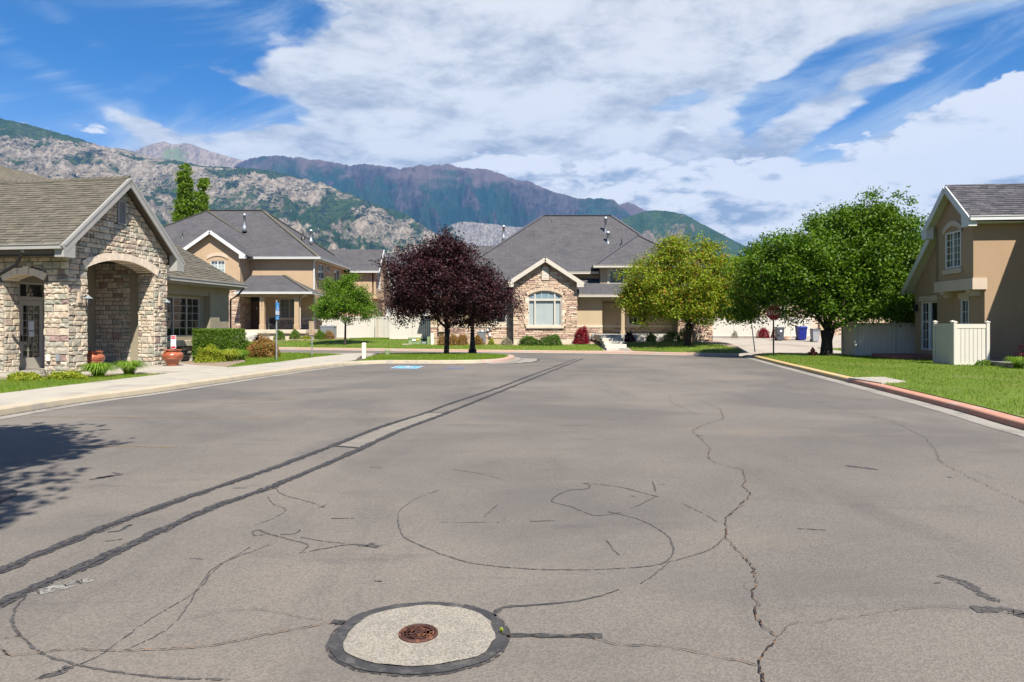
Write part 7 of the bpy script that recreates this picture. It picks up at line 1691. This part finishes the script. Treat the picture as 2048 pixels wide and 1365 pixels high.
# leaning bare post
a = P(1510, 0, 38.6); lp = MB(); lp.tube([(a.x, 38.6, .05), (P(1504, 0, 38.6).x, 38.65, 1.58)], [.030, .030], 8); o = lp.obj('leaning_post', 'galvanised', loc=(a.x, 38.6, .05)); tag(o, 'thin bare metal post leaning left at the driveway edge', 'post')
# hydrant
hx, hy = P(1625.5, 0, 32.6).x, 32.6; hz = -.18; hy_ = thing('fire_hydrant', 'dark red fire hydrant just left of the big tree trunk', 'fire hydrant', (hx, hy, .1))
b = MB(); b.lathe([(.13, .2), (.13, .24), (.095, .25), (.095, .50), (.12, .51), (.125, .54), (.105, .55), (.10, .57), (.085, .62), (.055, .66), (.03, .675), (.03, .71), (.001, .715)], 16, (hx, hy, hz)); b.obj('barrel', 'hydrant_red', hy_, smooth=False)
for s_ in (-1, 1):
    b = MB(); TT = Matrix.Translation((hx, hy, hz + .42)) @ Matrix.Rotation(s_ * math.pi / 2, 4, 'Y'); b.lathe([(.06, .08), (.06, .15), (.075, .15), (.075, .19), (.02, .20), (.02, .22), (.001, .22)], 10, T=TT); b.obj('outlet', 'hydrant_red', hy_)
b = MB(); b.lathe([(.075, .08), (.075, .13), (.09, .13), (.09, .17), (.001, .18)], 10, T=Matrix.Translation((hx, hy, hz + .38)) @ Matrix.Rotation(math.pi / 2, 4, 'X')); b.obj('front_cap', 'hydrant_red', hy_)
# lamp post
a = G(945, 705.5, .15); lpz = thing('lamp_post', 'black fluted lamp post rising into the purple tree crown', 'street lamp', (a.x, a.y, .13)); b = MB()
b.lathe([(.235, 0), (.235, .05), (.20, .09), (.22, .14), (.20, .19), (.155, .22), (.15, .28), (.14, .52), (.125, .6), (.11, .95), (.105, 1.0), (.115, 1.02), (.115, 1.06), (.09, 1.08), (.088, 1.3), (.10, 1.32), (.10, 1.36), (.078, 1.38), (.07, 2.2), (.055, 3.9), (.075, 3.95), (.06, 4.0)], 16, (a.x, a.y, .12)); b.obj('post', 'black_iron', lpz, smooth=False)
b = MB(); b.lathe([(.07, 4.0), (.10, 4.05), (.15, 4.45), (.155, 4.46)], 8, (a.x, a.y, .12)); b.obj('lamp_glass', 'blind_gray', lpz); b = MB(); b.lathe([(.19, 4.46), (.15, 4.54), (.05, 4.64), (.02, 4.75), (.001, 4.76)], 8, (a.x, a.y, .12)); b.obj('lamp_hood', 'black_iron', lpz)
# utility pedestals
def bollard(u, v, w, h, mat, lab, nm='utility_pedestal', z=.12, cap=True):
    a = G(u, v, z); th = thing(nm, lab, 'utility post', (a.x, a.y, z)); b = MB(); b.bbox(a.x - w / 2, a.x + w / 2, a.y - w / 2, a.y + w / 2, z - .1, z + h, w * .18); b.obj('body', mat, th)
    if cap: b = MB(); b.bbox(a.x - w * .54, a.x + w * .54, a.y - w * .54, a.y + w * .54, z + h - .02, z + h + .06, w * .25); b.obj('lid', mat, th)
    return th
bollard(728, 713.5, .19, .58, 'cream_box', 'white rounded bollard at the sidewalk end left of the island')
bollard(774.5, 710.5, .19, .22, 'utility_green', 'short faded green utility post on the island edge')
def ybox(u0, u1, h, Y_, mat, lab, nm, extra=None, dep=.25):
    x0, x1 = P(u0, 0, Y_).x, P(u1, 0, Y_).x; z = zyard((x0 + x1) / 2, Y_); th = thing(nm, lab, 'utility box', ((x0 + x1) / 2, Y_, z)); b = MB(); b.bbox(x0, x1, Y_, Y_ + dep, z - .05, z + h, .02); b.obj('body', mat, th); return th, x0, x1, z
t1, x0, x1, z = ybox(816.5, 841.5, .42, 44.6, 'utility_green', 'squat olive green transformer box with white and orange stickers on the lawn', 'transformer_box', dep=.7)
b = MB(); b.box(x0 - .02, x1 + .02, 44.57, 45.32, z + .34, z + .44); b.obj('lid', 'utility_green', t1); b = MB(); b.box(x0 + .26, x0 + .50, 44.56, 44.569, z + .22, z + .33); b.obj('sticker', 'sign_white', t1); b = MB(); b.box(x0 + .54, x0 + .72, 44.56, 44.569, z + .26, z + .34); b.obj('sticker', 'utility_yellow', t1)
b = MB(); b.box(x0 - .35, x0 + .2, 44.3, 45.2, z - .05, z + .03); b.obj('pad', 'concrete', t1)
ybox(854, 860, .50, 44.2, 'utility_green', 'pale green utility pedestal leaning beside the white one', 'utility_pedestal'); ybox(861, 867.5, .72, 44.0, 'cream_box', 'tall white utility pedestal at the end of the white fence', 'utility_pedestal')
th, x0, x1, z = ybox(843.5, 853, .15, 44.6, 'utility_gray', 'small gray valve boxes between the transformer and the green pedestal', 'valve_box', dep=.2)
# air conditioners
def aircon(u0, u1, Y_, h, lab):
    x0, x1 = P(u0, 0, Y_).x, P(u1, 0, Y_).x; z = zyard(x0, Y_) + .05; th = thing('air_conditioner', lab, 'air conditioner', ((x0 + x1) / 2, Y_, z)); d = x1 - x0
    b = MB(); b.bbox(x0 + .02, x1 - .02, Y_ + .02, Y_ + d - .02, z, z + h - .06, .03); b.obj('body', 'utility_gray', th)
    b = MB(); n = int(d / .035)
    for k in range(n + 1): x = x0 + .01 + (d - .02) * k / n; b.box(x - .006, x + .006, Y_ - .004, Y_ + .03, z + .04, z + h - .08)
    b.obj('grille', 'ac_metal', th)
    b = MB(); b.bbox(x0 - .01, x1 + .01, Y_ - .01, Y_ + d + .01, z + h - .08, z + h, .03); b.lathe([(d * .38, 0), (d * .34, .05), (.001, .06)], 16, ((x0 + x1) / 2, Y_ + d / 2, z + h)); b.obj('top', 'ac_metal', th)
aircon(954, 971.5, 43.75, .80, 'gray ribbed air conditioner by the stone wall right of the lamp post')
aircon(640, 667, 51.8, .95, 'low gray air conditioner behind the bushes of the left tan house')
# gas meters
gm = thing('gas_meters', 'cluster of gray gas meters right of the crimson bush', 'gas meter', (P(1190, 0, 44).x, 44.3, .5))
for u, h in ((1178, .95), (1187, 1.02), (1196, 1.0)):
    x = P(u, 0, 44.5).x; b = MB(); b.lathe([(.09, 0), (.12, .06), (.12, .20), (.06, .27), (.01, .28)], 10, (x, 44.5, h - .3)); b.tube([(x, 44.5, h - .05), (x, 44.5, h + .22), (x + .12, 44.62, h + .22)], .022, 6); b.tube([(x + .05, 44.5, h - .3), (x + .05, 44.5, .35)], .022, 6); b.obj('meter', 'utility_gray', gm)
# wheeled bins
def bin_(u0, u1, Y_, h, mat, lab, lid=None, rz=0):
    x0, x1 = P(u0, 0, Y_).x, P(u1, 0, Y_).x; cx = (x0 + x1) / 2; w = (x1 - x0); z = zd(cx, Y_) + .0; th = thing('wheeled_bin', lab, 'waste bin', (cx, Y_, z), group='wheeled bins by the garages')
    b = MB(Matrix.Translation((cx, Y_, z)) @ Matrix.Rotation(rz, 4, 'Z')); a, c = w * .40, w * .5; vs = [(-a, -a, .05), (a, -a, .05), (a, a, .02), (-a, a, .02), (-c, -c, h * .9), (c, -c, h * .9), (c, c * 1.1, h * .93), (-c, c * 1.1, h * .93)]
    b.add(vs, [(0, 3, 2, 1), (0, 1, 5, 4), (1, 2, 6, 5), (2, 3, 7, 6), (3, 0, 4, 7), (4, 5, 6, 7)]); b.box(-c - .02, c + .02, -c - .025, -c + .02, h * .84, h * .90); b.obj('body', mat, th)
    q = MB(b.T); q.add([(-c - .03, -c - .05, h * .9), (c + .03, -c - .05, h * .9), (c + .03, c * 1.2, h * .94), (-c - .03, c * 1.2, h * .94), (-c, -c * .8, h), (c, -c * .8, h), (c, c, h), (-c, c, h)], [(3, 2, 1, 0), (0, 1, 5, 4), (1, 2, 6, 5), (2, 3, 7, 6), (3, 0, 4, 7), (4, 5, 6, 7)]); q.obj('lid', lid or mat, th)
    for s_ in (-1, 1): q = MB(b.T @ Matrix.Translation((s_ * a * 1.05, a, .12)) @ Matrix.Rotation(math.pi / 2, 4, 'Y')); q.lathe([(.001, -.03), (.12, -.03), (.12, .03), (.001, .03)], 12); q.obj('wheel', 'rubber', th)
    q = MB(b.T); q.tube([(-c * .8, c * 1.3, h * .92), (c * .8, c * 1.3, h * .92)], .02, 6); q.obj('handle', 'rubber', th)
bin_(1552, 1566, 55.5, 1.12, 'bin_gray', 'dark gray wheeled bin with white sticker right of the stop sign post'); b = MB(); b.box(P(1560, 0, 55).x, P(1564, 0, 55).x, 54.99, 55.0, zd(21, 55) + .75, zd(21, 55) + .90); b.obj('sticker', 'sign_white', bpy.data.objects['wheeled_bin'])
bin_(1594, 1611, 56.0, 1.15, 'bin_blue', 'blue wheeled bin between the gray bins'); bin_(1623, 1637, 54.0, 1.05, 'bin_light', 'light gray wheeled bin close to the big tree trunk', 'bin_gray')
lk_ = thing('boulder', 'low reddish boulder right of the dark gray bin', 'boulder', (P(1575, 0, 56).x, 56, .4)); b = MB(); b.lathe([(.30, 0), (.33, .1), (.27, .24), (.14, .33), (.001, .35)], 9, (P(1575, 0, 56).x, 56, zd(20, 56)), sx=1.05, sy=.8); b.obj('rock', 'patio_side', lk_)
# bistro set on the left porch
pz0 = 1.22
def chair(x, y, rz, lab):
    th = thing('porch_chair', lab, 'chair', (x, y, pz0), rz, group='chairs on the left porch'); T_ = frame_m((x, y, pz0), rz)
    b = MB(T_); b.bbox(-.26, .26, -.24, .24, .40, .44, .015); b.obj('seat', 'wicker', th); b = MB(T_); b.bbox(-.25, .25, .22, .26, .44, .92, .015); b.obj('backrest', 'wicker', th)
    for sx in (-1, 1):
        b = MB(T_); b.tube([(sx * .27, -.24, 0), (sx * .27, -.24, .62), (sx * .27, .22, .64)], .016, 6); b.obj('armrest', 'utility_gray', th); b = MB(T_); b.tube([(sx * .27, .24, 0), (sx * .26, .26, .92)], .016, 6); b.obj('leg', 'utility_gray', th)
chair(P(545, 0, 53.2).x, 53.2, .3, 'dark wicker chair left of the small table on the left porch'); chair(P(594, 0, 53.4).x, 53.4, -.4, 'dark wicker chair right of the small table on the left porch')
tb_ = thing('porch_table', 'small dark table between the two porch chairs', 'table', (P(571, 0, 53.2).x, 53.2, pz0)); x = P(571, 0, 53.2).x; b = MB(); b.bbox(x - .45, x + .45, 52.9, 53.5, pz0 + .66, pz0 + .71, .012); b.obj('table_top', 'sign_black', tb_)
for sx in (-1, 1):
    for sy in (-1, 1): b = MB(); b.tube([(x + sx * .38, 53.2 + sy * .24, pz0), (x + sx * .30, 53.2 + sy * .2, pz0 + .66)], .018, 6); b.obj('leg', 'sign_black', tb_)

# =================================================================== MOUNTAINS
def mountain(name, sil, D, Db, vb, mat, label, nu, ns, amp, wl, u0=None, u1=None, prof=1.25, seed=0, jag=1.0, slant=.5, zb=None, back=.35, D2=None):
    us = np.linspace(sil[0][0], sil[-1][0], nu); vv = np.interp(us, [p[0] for p in sil], [p[1] for p in sil])
    vv = vv + (fbm(us * .05, us * 0 + seed, 5, seed) - .5) * 7 * jag + (fbm(us * .35, us * 0 + 3, 3, seed) - .5) * 2.6 * jag
    tx = (us - 1024) / F; Dr = D + (D2 or 0) * (us - us[0]) / (us[-1] - us[0]) + (fbm(us * .01, us * 0, 3, seed + 5) - .5) * D * .12
    zr = CAMZ + (HOR - vv) / F * Dr
    s = np.concatenate([np.linspace(0, 1, ns), 1 + back * np.linspace(.04, 1, ns // 5) ** 1.0])
    S_, T_ = np.meshgrid(s, tx, indexing='ij'); ZR = np.broadcast_to(zr, S_.shape); DR_ = np.broadcast_to(Dr, S_.shape)
    Y_ = Db + (DR_ - Db) * S_; X_ = T_ * Y_
    z0 = zb if zb is not None else CAMZ + (HOR - vb) / F * Db
    sc = np.clip(S_, 0, 1); base = z0 + (ZR - z0) * (.55 * sc ** prof + .45 * sc ** 2.1)
    w = (fbm(X_ / (wl * 3), Y_ / (wl * 3), 4, seed + 1) - .5) * wl * 2.2
    r1 = fbm((X_ + slant * Y_ + w) / wl, (Y_ - slant * X_) / (wl * 3.2), 6, seed + 2, .52, True); r2 = fbm((X_ + w) / (wl * .4), (Y_ + w) / (wl * .55), 5, seed + 3, .55, True); r3 = fbm(X_ / (wl * .09), Y_ / (wl * .09), 4, seed + 4, .6)
    env = np.sin(np.pi * np.clip(sc, 0, 1) ** .8) ** .55 * np.where(S_ > 1, 0, 1)
    z = base + amp * env * ((r1 - .62) * 1.5 + (r2 - .6) * .55 + (r3 - .5) * .28)
    lim = CAMZ + (ZR - CAMZ) / DR_ * Y_; over = z - lim * .992
    z = np.where(S_ < .995, np.where(over > 0, lim * .992 - .15 * np.minimum(over, 80), z), z)
    z = np.where(S_ > 1, ZR - (S_ - 1) * (DR_ - Db) * .55, z); z = np.maximum(z, -.2 if zb is None else zb)
    X2 = X_ + (r2 - .5) * wl * .05
    n0, n1 = S_.shape; V_ = np.stack([X2, Y_, z], -1).reshape(-1, 3)
    idx = np.arange(n0 * n1).reshape(n0, n1); F_ = np.stack([idx[:-1, :-1], idx[:-1, 1:], idx[1:, 1:], idx[1:, :-1]], -1).reshape(-1, 4)
    o = rawmesh(name, V_, F_, mat, smooth=True, kind='structure'); o['label'] = label
    at = o.data.color_attributes.new('hh', 'FLOAT_COLOR', 'POINT'); c = np.ones((n0 * n1, 4), np.float32); c[:, 0] = sc.ravel(); c[:, 1] = 1 - r1.ravel(); c[:, 2] = 0
    at.data.foreach_set('color', c.ravel()); return o
mountain('mountain', [(-260, 205), (-120, 222), (0, 238), (60, 249), (120, 268), (200, 291), (300, 315), (400, 331), (480, 336), (540, 341), (600, 356), (650, 371), (700, 389), (760, 412), (800, 424), (840, 446), (870, 466), (900, 490), (940, 520), (980, 545)],
         4400, 1500, 505, 'rock_range', 'rocky green-patched near range descending from the left', 620, 210, 270, 380, seed=3, slant=-.55, zb=-1, prof=1.1)
mountain('mountain', [(230, 330), (278, 300), (300, 290), (325, 283), (345, 290), (370, 287), (400, 296), (450, 313), (490, 323), (540, 350)], 9500, 7500, 360, 'tan_peak', 'bare tan peak behind the near range', 220, 70, 240, 800, seed=9, jag=.6, zb=600)
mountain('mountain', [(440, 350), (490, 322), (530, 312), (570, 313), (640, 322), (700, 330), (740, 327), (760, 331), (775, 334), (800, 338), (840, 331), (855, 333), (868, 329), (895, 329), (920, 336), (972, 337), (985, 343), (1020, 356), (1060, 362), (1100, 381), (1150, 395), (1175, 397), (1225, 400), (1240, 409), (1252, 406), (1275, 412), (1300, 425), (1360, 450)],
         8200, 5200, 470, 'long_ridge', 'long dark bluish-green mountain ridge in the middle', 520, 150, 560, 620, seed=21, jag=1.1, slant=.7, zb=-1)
mountain('mountain', [(860, 500), (885, 462), (900, 450), (920, 444), (960, 445), (1010, 452), (1050, 456), (1100, 470), (1200, 520)], 5200, 4200, 520, 'rock_hill', 'pale gray rocky hill peeking over the central roof', 240, 90, 150, 260, seed=31, jag=.5, slant=.4, zb=-1)
mountain('mountain', [(1120, 500), (1180, 470), (1210, 455), (1260, 432), (1285, 424), (1312, 420), (1345, 424), (1372, 430), (1400, 446), (1440, 467), (1478, 488), (1530, 510), (1650, 530), (1800, 545), (2000, 560), (2300, 575)], 5200, 3400, 520, 'green_hill', 'green dome-shaped hill right of the central house', 420, 110, 130, 380, seed=41, jag=.5, slant=-.4, zb=-1)

# separate pieces that do not touch become parts of their own
def split_islands(o):
    me = o.data; par = list(range(len(me.vertices)))
    def find(a):
        while par[a] != a: par[a] = par[par[a]]; a = par[a]
        return a
    for p in me.polygons:
        a = find(p.vertices[0])
        for v in p.vertices[1:]: par[find(v)] = a
    gr = {}
    for p in me.polygons: gr.setdefault(find(p.vertices[0]), []).append(p)
    if len(gr) < 2: return
    nm = o.name.split('.')[0]; first = True
    for ps_ in gr.values():
        mp = {}; vs = []; fs = []
        for p in ps_:
            for v in p.vertices:
                if v not in mp: mp[v] = len(vs); vs.append(tuple(me.vertices[v].co))
            fs.append([mp[v] for v in p.vertices])
        m = bpy.data.meshes.new(nm); m.from_pydata(vs, [], fs)
        for k in me.materials: m.materials.append(k)
        if first: o.data = m; first = False
        else:
            c = o.copy(); c.data = m; COL.objects.link(c); c.parent = o.parent
for o in list(bpy.data.objects):
    if o.type == 'MESH' and o.name.split('.')[0] in ('meter', 'trim_band', 'rake_board', 'step', 'red_band', 'downspout', 'ridge_cap'): split_islands(o)

# =================================================================== AIR
hz_ = MB(); hz_.box(-8500, 8500, -60, 10800, -1.2, 2600)
m_, tt, out = newmat('haze_air')
vol = node(tt, 'ShaderNodeVolumePrincipled', {'Color': (.20, .50, 1.0, 1), 'Density': 4.0e-5, 'Anisotropy': 0.0}); tt.links.new(vol.outputs[0], out.inputs['Volume'])
hz = hz_.obj('haze', 'haze_air', kind='stuff'); hz['label'] = 'thin blue summer haze between the street and the mountains'
